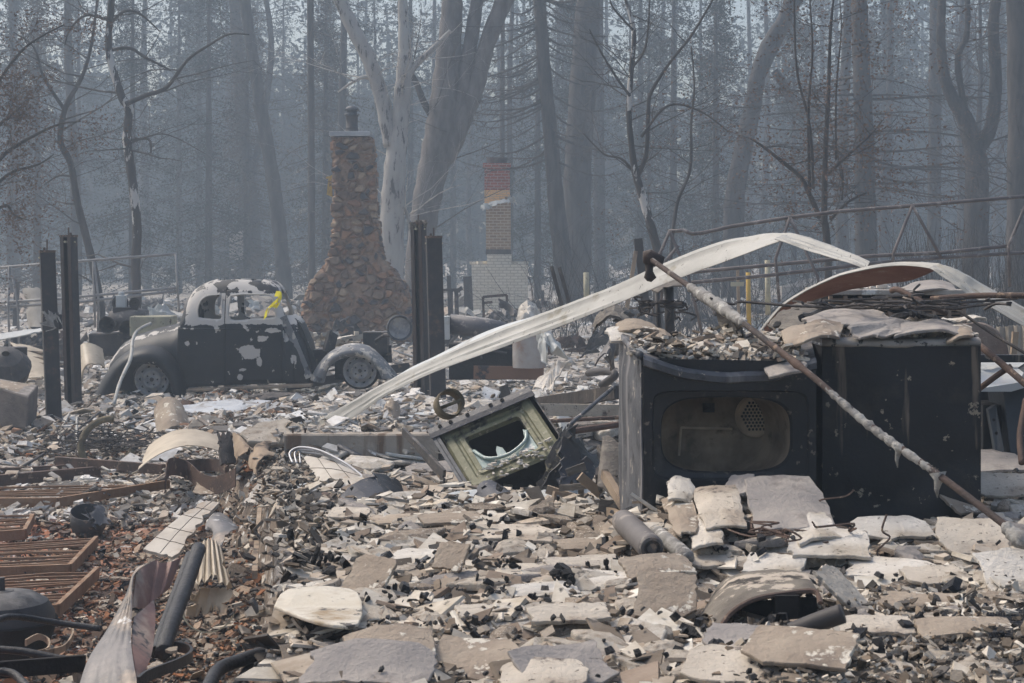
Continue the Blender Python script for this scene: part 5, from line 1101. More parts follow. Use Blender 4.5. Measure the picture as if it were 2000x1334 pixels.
tubes('black_hose', 'black_tube', [(400, 1360, 5.0), (425, 1310, 5.3), (470, 1290, 5.5), (520, 1275, 5.6), (531, 1290, 5.5), (522, 1350, 5.1)], .022, 'thick black hose arched at the bottom left', 'hose')
tubes('black_hose', 'black_tube', [(448, 1360, 5.2), (480, 1310, 5.5), (500, 1298, 5.6), (508, 1340, 5.3)], .012, 'thin black hose under the arched one', 'hose')
tubes('curved_bar', 'black_tube', [(-20, 1220, 6.6), (10, 1206, 6.7), (45, 1206, 6.8), (110, 1216, 6.9), (198, 1228, 6.9)], .013, 'curved black bar crossing in front of the kettle grill', 'bar')
tubes('curved_bar', 'black_tube', [(-20, 1268, 6.2), (40, 1272, 6.2), (120, 1287, 6.2), (165, 1292, 6.2)], .014, 'lower curved black bar below the kettle grill', 'bar')
g = G(); g.bar(P(-20, 1310, 5.6), P(165, 1295, 5.8), .02, .055); one(g, 'flat_bar', 'soot', 'flat black bar near the bottom left corner', 'bar')
tubes('black_loop', 'black_tube', [(-20, 1312, 5.2), (25, 1316, 5.2), (55, 1345, 5.1)], .013, 'black bar end curving out of the bottom left corner', 'bar')
for i, pts in enumerate([[(50, 1262, 7.8), (75, 1250, 7.9), (95, 1260, 7.9), (92, 1278, 7.7), (60, 1285, 7.5)], [(90, 1282, 7.6), (125, 1272, 7.8), (142, 1248, 8.1), (140, 1232, 8.3)]]):
    band('beige_ring', 'wood_tan', pts, .03, ['beige curled ring beside the kettle grill', 'beige curved strip right of the curled ring'][i], 'ring', .008)
# ------------------------------------------------------------ items among the foreground rubble
a, b = P(1222, 1022, 6.55), P(1268, 1066, 6.1); ax = (b - a)
root = thing('gas_cylinder', 'small grey gas cylinder lying at the left foot of the dryer', 'cylinder', (a + b) / 2 - Vector((0, 0, .04)))
g = G(); L = ax.length + .09; g.lathe([(.001, -.06), (.03, -.06), (.045, -.045), (.047, 0), (.047, L - .07), (.044, L - .05), (.036, L - .045)], a, ax, 24); g.build('body', 'cyl_grey', root, smooth=True)
g = G(); g.lathe([(.040, L - .055), (.040, L - .04), (.030, L - .036), (.028, L - .05), (.018, L - .05), (.017, L - .035), (.001, L - .034)], a, ax, 24); g.build('valve_ring', 'dark_metal', root)
tubes('ash_covered_can', 'plaster_crust', [(1282, 1040, 6.5), (1310, 1062, 6.25), (1345, 1090, 6.0)], [.032, .03, .03, .03, .03, .03, .03, .03, .03, .03, .03, .028, .022], 'ash covered tube lying right of the grey gas cylinder', 'tube')
# black hood
root = thing('scorched_hood', 'scorched curved metal hood lying mouth open near the bottom right', 'hood', P(1500, 1245, 5.0))
R1 = smoothpath(PP([(1400, 1240, 4.949), (1425, 1200, 4.995), (1470, 1172, 5.014), (1530, 1160, 5.041), (1590, 1155, 5.041), (1602, 1178, 4.995)]), 5); R2 = smoothpath(PP([(1370, 1205, 5.273), (1392, 1165, 5.458), (1420, 1132, 5.550), (1480, 1120, 5.596), (1540, 1124, 5.596), (1560, 1140, 5.550)]), 5)
g = G(); g.grid([[R1[i].lerp(R2[i], j / 10) + Vector((0, 0, .03 * math.sin(j / 10 * 3.1) + .006 * mn.noise(Vector((i * .6, j * .5, 0))))) for i in range(len(R1))] for j in range(11)]); g.build('shell', 'hood_skin', root, smooth=True, solid=.008)
g = G(); g.tube(R1, .008, 6); g.build('rim', 'rusty_steel', root)
g = G(); g.poly(PP([(1455, 1250, 5.134), (1450, 1180, 5.134), (1595, 1168, 5.134), (1600, 1245, 5.134)]), (0, 1, 0), .03); g.box(P(1535, 1210, 5.041), (.07, .05, .15)); g.build('inner_baffle', 'soot', root)
tubes('dark_tube', 'cyl_dark', [(1545, 1236, 4.829), (1600, 1214, 4.810), (1646, 1198, 4.792)], .028, 'short dark tube poking out of the scorched hood', wob=0)
for i, (px, py) in enumerate([(1838, 1198), (1872, 1196)]):
    c = gp(px, py, .05); g = G(); g.lathe([(.03, -.05), (.035, .05), (.031, .05), (.028, -.03), (.001, -.03)], c, Vector((.2 - .4 * i, -1, .1)), 18); one(g, 'tin_can', 'dark_metal', ['left of the two small open dark cans', 'right of the two small open dark cans'][i], 'can', smooth=True)
# wires
def wires(label, cx, cy, d, n, spread, up, seed, m='burnt_wood', r=.004, name='tangled_wire'):
    g = G(); r_ = random.Random(seed); c = P(cx, cy, d)
    for i in range(n):
        p = c + Vector((r_.gauss(0, spread), r_.gauss(0, spread), 0)); pts = [p]
        for k in range(5): p = p + Vector((r_.gauss(0, spread * .5), r_.gauss(0, spread * .4), r_.gauss(up * .2, up * .35))); pts.append(p)
        g.tube(smoothpath(pts, 4), r, 4)
    one(g, name, m, label, 'wire')
wires('curled black wires standing up right of the leaning pile', 1655, 1095, 6.2, 5, .05, .10, 1, 'rusty_steel')
wires('tangle of rusty wires before the leaning pile', 1500, 1030, 6.3, 9, .12, .05, 2, 'rusty_steel')
wires('mass of burnt wires round the olive ring at left', 210, 870, 16.5, 70, .22, .10, 3, r=.006)
wires('burnt wires along the top of the washing machine', 1740, 600, 7.7, 22, .16, .03, 4, 'burnt_wood', .006)
wires('thin wires in the middle of the rubble field', 800, 1110, 7.0, 14, .16, .02, 5, 'rusty_steel', .0025)
wires('dark wire tangle at the bottom right corner', 1950, 1290, 5.2, 30, .10, .04, 6, 'burnt_wood', .005)
wires('dark wire tangle left of the scorched hood', 1370, 1190, 6.2, 26, .06, .04, 7, 'burnt_wood', .004)
g = G()
for i in range(14):
    for s in (0, 1): g.tube([gp(1935 + i * 5, 1262, .10 + .0), gp(1925 + i * 5, 1318, .08)], .003, 4)
for j in range(16): g.tube([gp(1930, 1262 + j * 3.6, .104), gp(2010, 1258 + j * 3.6, .104)], .003, 4)
one(g, 'wire_mesh', 'dark_metal', 'square of dark wire mesh in the bottom right corner', 'mesh')
# ------------------------------------------------------------ dark metal next to the oven
root = thing('crumpled_metal', 'black folded metal panels piled against the right side of the oven', 'metal panel', P(1105, 965, 9.6))
g = G(); g.grid(patch(PP([(1040, 960, 9.4), (1095, 835, 9.9), (1122, 828, 10), (1100, 950, 9.5)]), .02, .01, seed=3)); g.build('left_face', 'hood_black', root, solid=.008)
g = G(); g.grid(patch(PP([(1060, 950, 9.4), (1112, 828, 9.6), (1172, 895, 9.9), (1150, 950, 9.5)]), .03, .01, seed=4)); g.build('right_face', 'black_steel', root, solid=.008)
g = G(); g.grid(patch(PP([(1085, 945, 9.2), (1100, 850, 9.3), (1160, 905, 9.4), (1120, 950, 9.2)]), -.03, .01, seed=5)); g.build('inner_fold', 'dark_steel_blue', root, solid=.006)
slab(PP([(925, 975, 9.4), (975, 946, 9.5), (1018, 975, 9.3), (960, 992, 9.1)]), 'dark_steel_blue', 'dark curved cover lying below the oven', .06, .006, .006, 'metal cover', 'metal_cover', 70)
g = G(); g.bar(P(788, 842, 10.9), P(868, 925, 10.2), .02, .045); g.bar(P(795, 850, 10.9), P(868, 940, 10.2), .012, .03); one(g, 'angle_bar', 'dark_metal', 'dark angle bar leaning up left of the oven', 'bar')
g = G(); g.tube(PP([(1110, 832, 10.2), (1200, 755, 10.6)]), .013, 8); one(g, 'thin_pipe', 'grey_steel', 'thin grey pipe sloping up from the black panels to the dryer', 'pipe')
g = G(); g.tube(PP([(1065, 823, 11.6), (1215, 815, 11.6)]), .014, 8); one(g, 'red_pipe', 'rusty_steel', 'reddish pipe lying level behind the black panels', 'pipe')
g = G(); g.tube(PP([(1120, 842, 11.1), (1215, 828, 11.3)]), .022, 8); one(g, 'short_pipe', 'rusty_steel', 'short thick rusty pipe below the level reddish one', 'pipe')
for i, (x0, y0, x1, y1) in enumerate([(1180, 925, 1225, 1000), (1190, 1000, 1230, 1020)]):
    g = G(); g.bar(P(x0, y0, 7.8), P(x1, y1, 7.5), .03, .045); one(g, 'charred_stick', 'wood_tan', ['charred stick leaning at the left side of the dryer', 'charred stick under the gas cylinder end'][i], 'stick')
r_ = random.Random(21)
for i in range(16):
    p = P(r_.uniform(1120, 1215), r_.uniform(890, 1010), r_.uniform(7.8, 9)); g = G(); g.bar(p, p + Vector((r_.uniform(-.15, .15), r_.uniform(-.1, .1), r_.uniform(-.06, .1))), r_.uniform(.01, .03), r_.uniform(.02, .06)); one(g, 'charred_scrap', r_.choice(['burnt_wood', 'wood_tan', 'fabric_burnt']), 'charred scrap of wood heaped between the oven and the dryer', 'scrap', 'charred scraps heaped left of the dryer')
slab(PP([(1190, 880, 8.3), (1215, 870, 8.2), (1218, 990, 7.7), (1175, 960, 7.9)]), 'fabric_burnt', 'burnt crumpled cloth against the left side of the dryer', .08, .03, .01, 'cloth', 'burnt_cloth', 71)
# ------------------------------------------------------------ right back: cooler, cabinet, disc
root = thing('evaporative_cooler', 'burnt louvred air cooler buried in debris behind the washing machine', 'cooler', P(1745, 660, 9.6))
a, b = P(1622, 578, 9.6), P(1882, 578, 9.6); h = .28
g = G(); g.box(((a.x + b.x) / 2, 9.95, a.z + .02), (b.x - a.x + .04, .75, .03)); g.build('lid', 'ash_lid', root, bevel=.005)
g = G(); n = 9; W_ = (b.x - a.x)
for k in range(n + 1): g.box((a.x + W_ * k / n, 9.6, a.z - h / 2), (.02, .03, h))
g.box(((a.x + b.x) / 2, 9.6, a.z - h), (W_, .04, .03)); g.build('frame', 'louvre', root)
for k in range(n):
    g = G()
    for j in range(13): g.box((a.x + W_ * (k + .5) / n, 9.605, a.z - .02 - j * .02), (W_ / n - .022, .004, .012), Matrix.Rotation(.5, 3, 'X'))
    g.build('louvre', 'louvre', root)
g = G(); g.box(((a.x + b.x) / 2, 9.98, a.z - h / 2), (W_, .6, h)); g.build('core', 'soot', root)
r_ = random.Random(2); 
slab(PP([(1760, 560, 9.9), (1860, 552, 10), (1880, 572, 9.6), (1770, 575, 9.5)]), 'plaster_grey', 'grey slab lying on the lid of the louvred cooler', .03, .02, .012, seed=72)
for i in range(8):
    px = [1650, 1662, 1678, 1690, 1705, 1722, 1672, 1735][i]; g = G(); g.box(P(px, 568 - (i % 3) * 4, 9.7), (r_.uniform(.03, .06), .04, r_.uniform(.02, .035)), Matrix.Rotation(r_.uniform(-.5, .5), 3, 'Y')); one(g, 'white_chunk', 'plaster_white', 'small white chunk on the left end of the louvred cooler lid', 'chunk', 'white chunks on the cooler lid', bevel=.006)
for i in range(10):
    px = 1765 + i * 14 + r_.uniform(-8, 8); c = P(px, 612 + r_.uniform(0, 22), 8.2); slab([c + Vector(v) for v in ((-.06, 0, .0), (.05, .05, .01), (.07, -.05, 0), (-.04, -.08, -.01))], 'plaster_white' if i % 2 else 'plaster', 'pale broken slab piece piled behind the washing machine under the wires', r_.uniform(-.01, .02), .01, .014, seed=80 + i, group='slab pieces under the wires')
slab(PP([(1500, 640, 8.6), (1590, 600, 9.0), (1640, 615, 8.9), (1560, 650, 8.4)]), 'fabric_burnt', 'folded grey burnt cloth beneath the reddish strip', .06, .02, .015, 'cloth', 'burnt_cloth', 91)
for i, (x0, y0, x1, y1) in enumerate([(1560, 622, 1700, 604), (1640, 640, 1790, 612), (1690, 598, 1880, 640), (1600, 590, 1720, 625)]):
    g = G(); pts = smoothpath(PP([(x0, y0, 8.1), ((x0 + x1) / 2, (y0 + y1) / 2 - 8 + 10 * (i % 2), 8.1), (x1, y1, 8)]), 8); g.tube(pts, [r_.uniform(.008, .022) for _ in pts], 6, wob=.3)
    one(g, 'charred_branch', 'charcoal', ['charred stick at the left over the washing machine', 'charred stick across the middle over the washing machine', 'charred stick reaching the right corner of the washing machine', 'short charred stick under the reddish strip'][i], 'stick')
tubes('bent_pipe', 'rusty_steel', [(1742, 568, 8.2), (1755, 566, 8.1), (1800, 590, 8.0), (1850, 612, 8.0)], .014, 'short rusty bent pipe over the washing machine')
tubes('rusty_rod', 'rusty_steel', [(1818, 584, 7.9), (1900, 578, 7.8), (1960, 577, 7.7), (2030, 578, 7.6)], .014, 'rusty pipe entering level from the right edge')
tubes('dark_cable', 'burnt_wood', [(1870, 605, 7.9), (1920, 640, 7.8), (1960, 665, 7.7), (2020, 700, 7.6)], .007, 'dark cable sagging towards the right edge', 'cable')
tubes('rusty_strut', 'rusty_steel', [(1905, 668, 8.3), (1950, 705, 8.1), (2020, 765, 7.9)], .017, 'rusty pipe sloping down in front of the black cabinet')
tubes('rusty_strut', 'rusty_steel', [(1905, 765, 8.2), (1945, 735, 8.1), (1975, 715, 8.1)], .014, 'rusty corroded pipe joined to the sloping one')
c = P(1905, 692, 9.4); g = G(); g.lathe([(.001, .02), (.17, .02), (.18, 0), (.17, -.05)], c, Vector((-.1, -1, .1)), 36); one(g, 'round_disc', 'rust_disc', 'brown metal disc standing behind the right corner of the washing machine', 'disc', smooth=False)
g = G(); g.grid(corr(PP([(1930, 640, 10.2), (2030, 632, 10), (2030, 705, 10), (1935, 700, 10.2)]), 6, .012, 0)); one(g, 'corrugated_sheet', 'tile_panel', 'stained white corrugated panel at the right edge behind the disc', 'panel', solid=.006)
g = G(); g.bar(P(1978, 705, 9.3), P(1983, 648, 9.3), .03, .03, Vector((0, 1, 0))); one(g, 'small_stake', 'wood_tan', 'small brown stake in front of the white corrugated panel', 'stake')
root = thing('steel_cabinet', 'black steel shelving cabinet with pale grey top at the right edge', 'cabinet', P(1990, 900, 8.9))
g = G(); g.box(P(2005, 700, 9.0), (.52, .05, .04)); g.build('top_rail', 'black_steel', root, bevel=.004)
g = G(); g.poly([P(1900, 708, 9.2), P(2060, 708, 9.2), P(2060, 740, 8.6), P(1975, 765, 8.6), P(1900, 765, 8.6)], (0, 0, 1), .01); g.build('sloping_shelf', 'trim_grey', root)
g = G(); g.poly(PP([(1960, 766, 8.7), (2060, 700, 8.7), (2060, 905, 8.6), (1975, 905, 8.6)]), (0, 1, 0), .3); g.build('side_panel', 'cab_blue', root, bevel=.005)
g = G(); g.box(P(1925, 835, 8.9), (.11, .3, .26)); bk = g.build('bracket_box', 'black_steel', root, bevel=.005)
g = G(); g.poly(PP([(1930, 800, 8.7), (1946, 790, 8.7), (1962, 880, 8.6), (1948, 905, 8.6)]), (0, 1, 0), .05); bk = g.build('drilled_bracket', 'cab_blue', root, bevel=.004)
g = G()
for px, py in ((1941, 820), (1946, 846), (1950, 870)): g.lathe([(.008, 0), (.0005, .001)], P(px, py, 8.64), Vector((0, -1, 0)), 10)
g.build('hole', 'soot', bk)
g = G(); g.box(P(1985, 860, 9.3), (.7, .02, .6)); g.build('back_panel', 'black_steel', root)
tubes('rusty_rod', 'rusty_steel', [(1996, 905, 6.9), (1992, 850, 7.0), (2004, 780, 7.1)], .013, 'rusty upright rod cut by the right edge', 'rod')

# ------------------------------------------------------------ pipe frames
def pframe(label, d, rails, struts, r, m='frame_pipe'):
    root = thing('pipe_truss', label, 'frame', P(*rails[0][0], d))
    for k, rl in enumerate(rails): g = G(); g.tube(PP([(a, b, d) for a, b in rl]), r, 8); g.build('rail', m, root, smooth=True)
    for a in struts: g = G(); g.tube(PP([(x, y, d - .03) for x, y in a]), r * .85, 7); g.build('strut', m, root, smooth=True)
pframe('long rusty pipe truss with zigzag struts across the right background', 18,
    [[(1305, 452), (1335, 450), (1352, 457), (1372, 455), (1430, 442), (1540, 425), (1640, 413), (1780, 402), (2060, 379)], [(1345, 532), (1500, 518), (1700, 500), (1835, 494), (1972, 480)], [(1350, 552), (1500, 538), (1700, 515), (1840, 503), (2060, 490)]],
    [[(1308, 452), (1285, 505), (1278, 560)], [(1308, 452), (1345, 540), (1372, 655)], [(1325, 480), (1300, 510), (1290, 600)], [(1543, 425), (1515, 505), (1522, 590)], [(1543, 425), (1597, 540), (1600, 562)], [(1782, 402), (1745, 495), (1744, 520)], [(1782, 402), (1838, 503)], [(2010, 385), (1970, 480), (1972, 560)]], .020)
pframe('thin pale pipe frame behind the posts at far left', 30,
    [[(-40, 526), (120, 513), (345, 496)], [(-40, 594), (120, 583), (345, 562)], [(-40, 602), (150, 591), (346, 568)]],
    [[(18, 520), (16, 600), (20, 700)], [(22, 522), (35, 600), (38, 700)], [(182, 510), (184, 575), (186, 640)], [(184, 512), (192, 580), (194, 640)], [(343, 496), (347, 560), (350, 610)]], .024, 'frame_pale')
# posts and stakes in the mid background
def stake(name, label, a, b, d, w, m, cat='post', round_=False):
    g = G()
    if round_: g.tube([P(*a, d), P(*b, d)], w / 2, 10)
    else: g.bar(P(*a, d), P(*b, d), w, w * .8, Vector((0, 1, 0)))
    return one(g, name, m, label, cat, smooth=round_)
stake('yellow_post', 'short yellow post with a dark top behind the pipe truss', (1463, 640), (1461, 532), 24, .065, 'yellow_paint', round_=True)
stake('pale_pole', 'pale yellow pipe standing right of the yellow post', (1500, 615), (1499, 508), 22, .07, 'pale_pole', round_=True)
stake('thin_stake', 'thin brown stake left of the yellow post', (1443, 625), (1441, 528), 24, .04, 'wood_tan')
g = G(); g.box(P(1440, 555, 23.9), (.18, .02, .06)); one(g, 'small_sign', 'pale_pole', 'small blank tag nailed across the thin brown stake', 'tag')
stake('steel_post', 'dark square post behind the fallen white strip, beside the brown leaning plank', (1262, 610), (1246, 466), 22, .11, 'cyl_dark')
stake('leaning_plank', 'brown plank leaning against the dark square post', (1222, 620), (1242, 490), 21.8, .05, 'wood_tan')
stake('charred_stake', 'left of the two thin charred stakes leaning right of the brick chimney', (1102, 615), (1077, 520), 22, .05, 'burnt_wood', 'stake')
stake('charred_stake', 'right of the two thin charred stakes leaning right of the brick chimney', (1120, 620), (1092, 522), 22, .05, 'burnt_wood', 'stake')
stake('pale_pipe', 'short pale capped pipe right of the leaning stakes', (1146, 600), (1145, 532), 26, .09, 'pale_pole', 'pipe', True)
stake('dark_pipe', 'dark scorched pipe stand under the arch of the white strip', (1310, 690), (1306, 560), 12, .07, 'dark_metal', 'pipe', True)
stake('dark_pipe', 'thin dark pipe beside the scorched pipe stand', (1290, 690), (1283, 570), 12.2, .035, 'dark_metal', 'pipe', True)
wires('burnt straps hanging round the scorched pipe stand', 1300, 590, 12, 16, .10, -.06, 33, 'burnt_wood', .008)
slab(PP([(1268, 565, 12), (1330, 545, 12.2), (1332, 560, 11.9), (1285, 572, 11.8)]), 'fabric_burnt', 'scorched lid on top of the dark pipe stand', .02, .01, .01, 'lid', 'burnt_cover', 93)

# ------------------------------------------------------------ junk behind the posts, left
root = thing('old_engine', 'ash covered engine with pulleys and trumpet housings behind the coupe tail', 'engine', P(235, 690, 26))
D = 26; g = G(); g.box(P(228, 672, D), (.75, .5, .35)); g.build('block', 'dark_metal', root, bevel=.03)
g = G(); g.tube(PP([(218, 628, D), (262, 620, D), (285, 625, D)]), .16, 14); g.build('crankcase', 'cyl_grey', root, smooth=True)
for px, py in ((214, 633), (254, 641)): g = G(); g.lathe([(.13, .1), (.06, -.1), (.03, -.2)], P(px, py, D - .3), Vector((-.2, -1, -.1)), 20); g.build('air_horn', 'dark_metal', root, smooth=True, solid=.01)
g = G(); g.box(P(237, 590, D), (.14, .14, .2)); g.lathe([(.05, 0), (.045, .06), (.001, .07)], P(237, 578, D), n=12); g.build('cylinder_head', 'trim_grey', root, bevel=.01)
for px, r in ((235, .125), (263, .085)): g = G(); g.lathe([(r, -.02), (r, .02), (r * .75, .02), (r * .7, .0), (r * .3, .0), (r * .25, .03), (.001, .03)], P(px, 592, D - .1 + (.2 if px == 235 else 0)), Vector((0, -1, 0)), 24); g.build('pulley', 'cyl_dark', root)
g = G(); g.box(P(247, 606, D), (.37, .2, .09)); g.build('belt_guard', 'cyl_dark', root)
g = G(); g.box(P(300, 636, 25.8), (.62, .5, .30)); one(g, 'beige_tank', 'pale_pole', 'beige rectangular tank just behind the coupe tail', 'tank', bevel=.02)
slab(PP([(20, 670, 25), (95, 690, 25), (95, 742, 24), (45, 742, 24)]), 'cream_enamel', 'beige ribbed garage panel behind the left-hand steel post', .03, .01, .02, 'panel', 'garage_cladding', 94)
g = G(); 
for k in range(5): g.tube([P(28 + k * 4, 686 + k * 11, 24.8 - k * .15), P(95, 690 + k * 11, 24.8 - k * .15)], .025, 6)
one(g, 'ribbed_strip', 'wood_tan', 'raised ribs of the beige garage panel at left', 'rib')
root = thing('scorched_chest', 'scorched grey chest with lumpy charred lid at the left edge', 'chest', P(20, 832, 19.6))
g = G(); rows = [PP([(-40, 745, 19.6), (56, 775, 19.2), (52, 838, 19.2), (-40, 838, 19.6)]), PP([(-30, 735, 20.2), (75, 752, 19.9), (72, 818, 19.9), (-30, 818, 20.2)])]
g.add(rows[0] + rows[1], [(0, 1, 2, 3), (4, 5, 6, 7), (0, 1, 5, 4), (1, 2, 6, 5), (2, 3, 7, 6), (3, 0, 4, 7)]); g.build('box', 'chest_grey', root, bevel=.02)
slab(PP([(-30, 742, 19.9), (70, 752, 19.9), (60, 775, 19.3), (-40, 750, 19.5)]), 'plaster_tan', 'crusty slab lying on the scorched chest', .02, .03, .03, seed=95)
g = G(); g.lathe([(.30, -.05), (.33, .1), (.2, .25), (.05, .3)], P(10, 725, 22), Vector((.2, -.6, .8)), 20); g.box(P(20, 700, 22.5), (.4, .3, .3), Matrix.Rotation(.4, 3, 'Z')); one(g, 'burnt_machine', 'dark_metal', 'rounded dark machine wreck behind the scorched chest', 'machine')
slab(PP([(150, 700, 25), (200, 682, 25), (205, 720, 24.6), (160, 745, 24.5)]), 'cream_enamel', 'curved white sheet leaning behind the coupe tail', .2, .01, .02, 'metal sheet', 'curved_sheet', 96)
slab(PP([(-20, 655, 26), (85, 640, 26), (85, 648, 25.9), (-20, 668, 25.9)]), 'trim_grey', 'long pale strip sloping behind the left-hand steel posts', .0, .005, .02, 'metal strip', 'pale_strip', 97)
slab(PP([(45, 565, 36), (118, 575, 36), (118, 655, 35.5), (62, 680, 35.5)]), 'tile_panel', 'pale wreck panel standing far behind the left-hand posts', .2, .03, .03, 'panel', 'wreck_panel', 98)
tubes('bent_conduit', 'white_trim', [(295, 632, 22.2), (270, 645, 22), (259, 665, 21.6), (255, 700, 21.2), (235, 745, 20.6), (222, 790, 20)], .022, 'bent white conduit hanging over the rear fender of the coupe', wob=.1)
tubes('long_rod', 'cyl_dark', [(0, 935, 15.5), (80, 890, 16.5), (150, 840, 18.3), (195, 805, 19.5)], .014, 'long thin dark rod sloping across the left middle', 'rod')
tubes('white_conduit', 'white_trim', [(150, 815, 18), (151, 870, 16.9), (165, 893, 16.2), (215, 920, 15.3)], .012, 'thin white conduit bent at a right angle below the posts', wob=.05)
c = P(210, 868, 16.2); g = G(); ring = [c + Vector((.225 * math.cos(t) * 1.0, .12 * math.sin(t + 1), .235 * math.sin(t))) for t in np.linspace(R_(80), R_(345), 26)]; g.tube(ring, .033, 10, wob=.05)
one(g, 'rubber_ring', 'tyre_ring', 'olive coloured broken tyre ring standing in burnt wires', 'tyre', smooth=True)
slab(PP([(300, 800, 18), (365, 795, 18), (372, 850, 17.5), (310, 865, 17.3)]), 'plaster_tan', 'slumped tan block with dark roots below the coupe', .15, .03, .03, 'block', 'slumped_block', 99)
for i, (c4, m, lb) in enumerate([([(330, 800, 20), (500, 785, 21), (640, 795, 20.5), (420, 815, 19)], 'ash_sheet', 'long pale ash-blue sheet lying below the coupe door'), ([(500, 800, 19.5), (640, 800, 19.5), (660, 830, 17), (520, 828, 17)], 'ash_sheet', 'pale ash-blue sheet just left of the foot of the white strip'), ([(480, 772, 21.5), (635, 778, 21.2), (630, 786, 20.8), (500, 782, 20.9)], 'burnt_wood', 'dark beam half buried in ash below the coupe')]):
    slab(PP(c4), m, lb, .05, .04, .02, 'metal sheet', 'ashy_sheet', 110 + i, rough=.06)
slab(PP([(750, 790, 15.2), (782, 788, 15.2), (782, 828, 15), (745, 828, 15)]), 'plaster_tan', 'small tan curled scrap on the concrete wall', .06, .02, .01, seed=115)

# ------------------------------------------------------------ second wreck in the middle
root = thing('wrecked_truck', 'burnt wreck of a second vehicle behind the posts and white strip', 'wreck', P(960, 745, 24))
g = G(); g.tube(PP([(878, 632, 24), (950, 642, 24), (1010, 655, 24)]), [.14, .15, .14], 18); g.build('roof_roller', 'cyl_blue', root, smooth=True)
g = G(); g.box(P(873, 640, 23.9), (.08, .3, .32)); g.build('end_plate', 'trim_grey', root)
g = G(); g.box(P(960, 705, 24.4), (1.2, .5, .50)); g.build('engine_bay', 'soot', root)
g = G(); g.tube(smoothpath(PP([(918, 700, 23.9), (922, 680, 23.9), (960, 676, 23.9), (1000, 680, 23.9)]), 5), .02, 6); g.tube(smoothpath(PP([(940, 700, 23.9), (944, 684, 23.9), (990, 690, 23.9)]), 5), .02, 6); g.build('pipework', 'cyl_dark', root)
g = G(); g.bar(P(925, 727, 23.7), P(1062, 729, 23.7), .08, .18); g.build('chassis_rail', 'chassis', root)
g = G(); rows = [[P(1032, 0, 23.7) * 0 + Vector((P(1034, 0, 23.6).x + .23 * math.cos(t), 23.7 - .2 * math.sin(t), P(0, y, 23.7).z)) for t in np.linspace(-.2, 3.3, 14)] for y in np.linspace(655, 718, 8)]; g.grid(rows); g.build('curved_fender', 'fender_white', root, smooth=True, solid=.01)
slab(PP([(1010, 620, 24.5), (1060, 610, 24.5), (1062, 655, 24), (1005, 655, 24)]), 'plaster_white', 'crumpled white sheet on top of the second wreck', .25, .05, .02, 'metal sheet', 'crumpled_sheet', 120, rough=.15)
slab(PP([(973, 582, 26), (1005, 612, 25.8), (1000, 630, 25.8), (975, 600, 26)]), 'smoked_tin', 'channel shaped rail pointing up from the second wreck', .1, .01, .02, 'rail', 'bent_rail', 121)
slab(PP([(1050, 660, 23), (1075, 655, 23), (1110, 700, 22.6), (1060, 715, 22.6)]), 'trim_grey', 'bluish crumpled metal right of the second wreck', .25, .05, .02, 'metal sheet', 'crumpled_sheet', 122, rough=.15)
slab(PP([(1040, 760, 19), (1100, 715, 20.5), (1125, 705, 20.5), (1080, 765, 18.5)]), 'plaster_white', 'ash white draped sheet in front of the second wreck', .1, .05, .02, 'sheet', 'draped_sheet', 123, rough=.1)
slab(PP([(1190, 665, 12), (1215, 670, 12), (1195, 725, 11.8), (1160, 715, 11.8)]), 'smoked_tin', 'grey crumpled duct piece left of the dryer, under the cream slab', .15, .02, .01, 'duct', 'crumpled_duct', 124, rough=.05)
slab(PP([(1165, 625, 13), (1235, 615, 13), (1230, 640, 12.5), (1160, 650, 12.5)]), 'fabric_burnt', 'blackened cloth over the heap left of the dryer', .1, .03, .02, 'cloth', 'burnt_cloth', 125, rough=.06)
tubes('burnt_hose', 'cyl_dark', [(1175, 752, 15), (1200, 735, 14.8), (1190, 725, 15), (1150, 728, 15.5)], .035, 'dark curled hose left of the dryer top', 'hose', wob=.15)
g = G(); g.bar(P(1060, 788, 14.2), P(1215, 765, 13.2), .15, .10); one(g, 'charred_beam', 'burnt_wood', 'charred flat beam running behind the oven towards the dryer', 'beam')
g = G(); g.bar(P(1055, 800, 12.8), P(1215, 802, 12.8), .03, .09); one(g, 'pale_rail', 'plaster', 'pale flat rail lying behind the oven', 'rail')
g = G(); rr_ = random.Random(6)
for i in range(60):
    p = P(rr_.uniform(585, 700) if i < 35 else rr_.uniform(700, 760), 665, 25.6 + rr_.uniform(-.3, .3)); p.z += rr_.uniform(-.1, .12); g.box(p, (rr_.uniform(.05, .2), rr_.uniform(.05, .2), rr_.uniform(.02, .08)), Matrix.Rotation(rr_.uniform(0, 3), 3, 'Z') @ Matrix.Rotation(rr_.uniform(-.5, .5), 3, 'X'))
tag(one(g, 'engine_debris', 'plaster_white', None, None), kind='stuff')
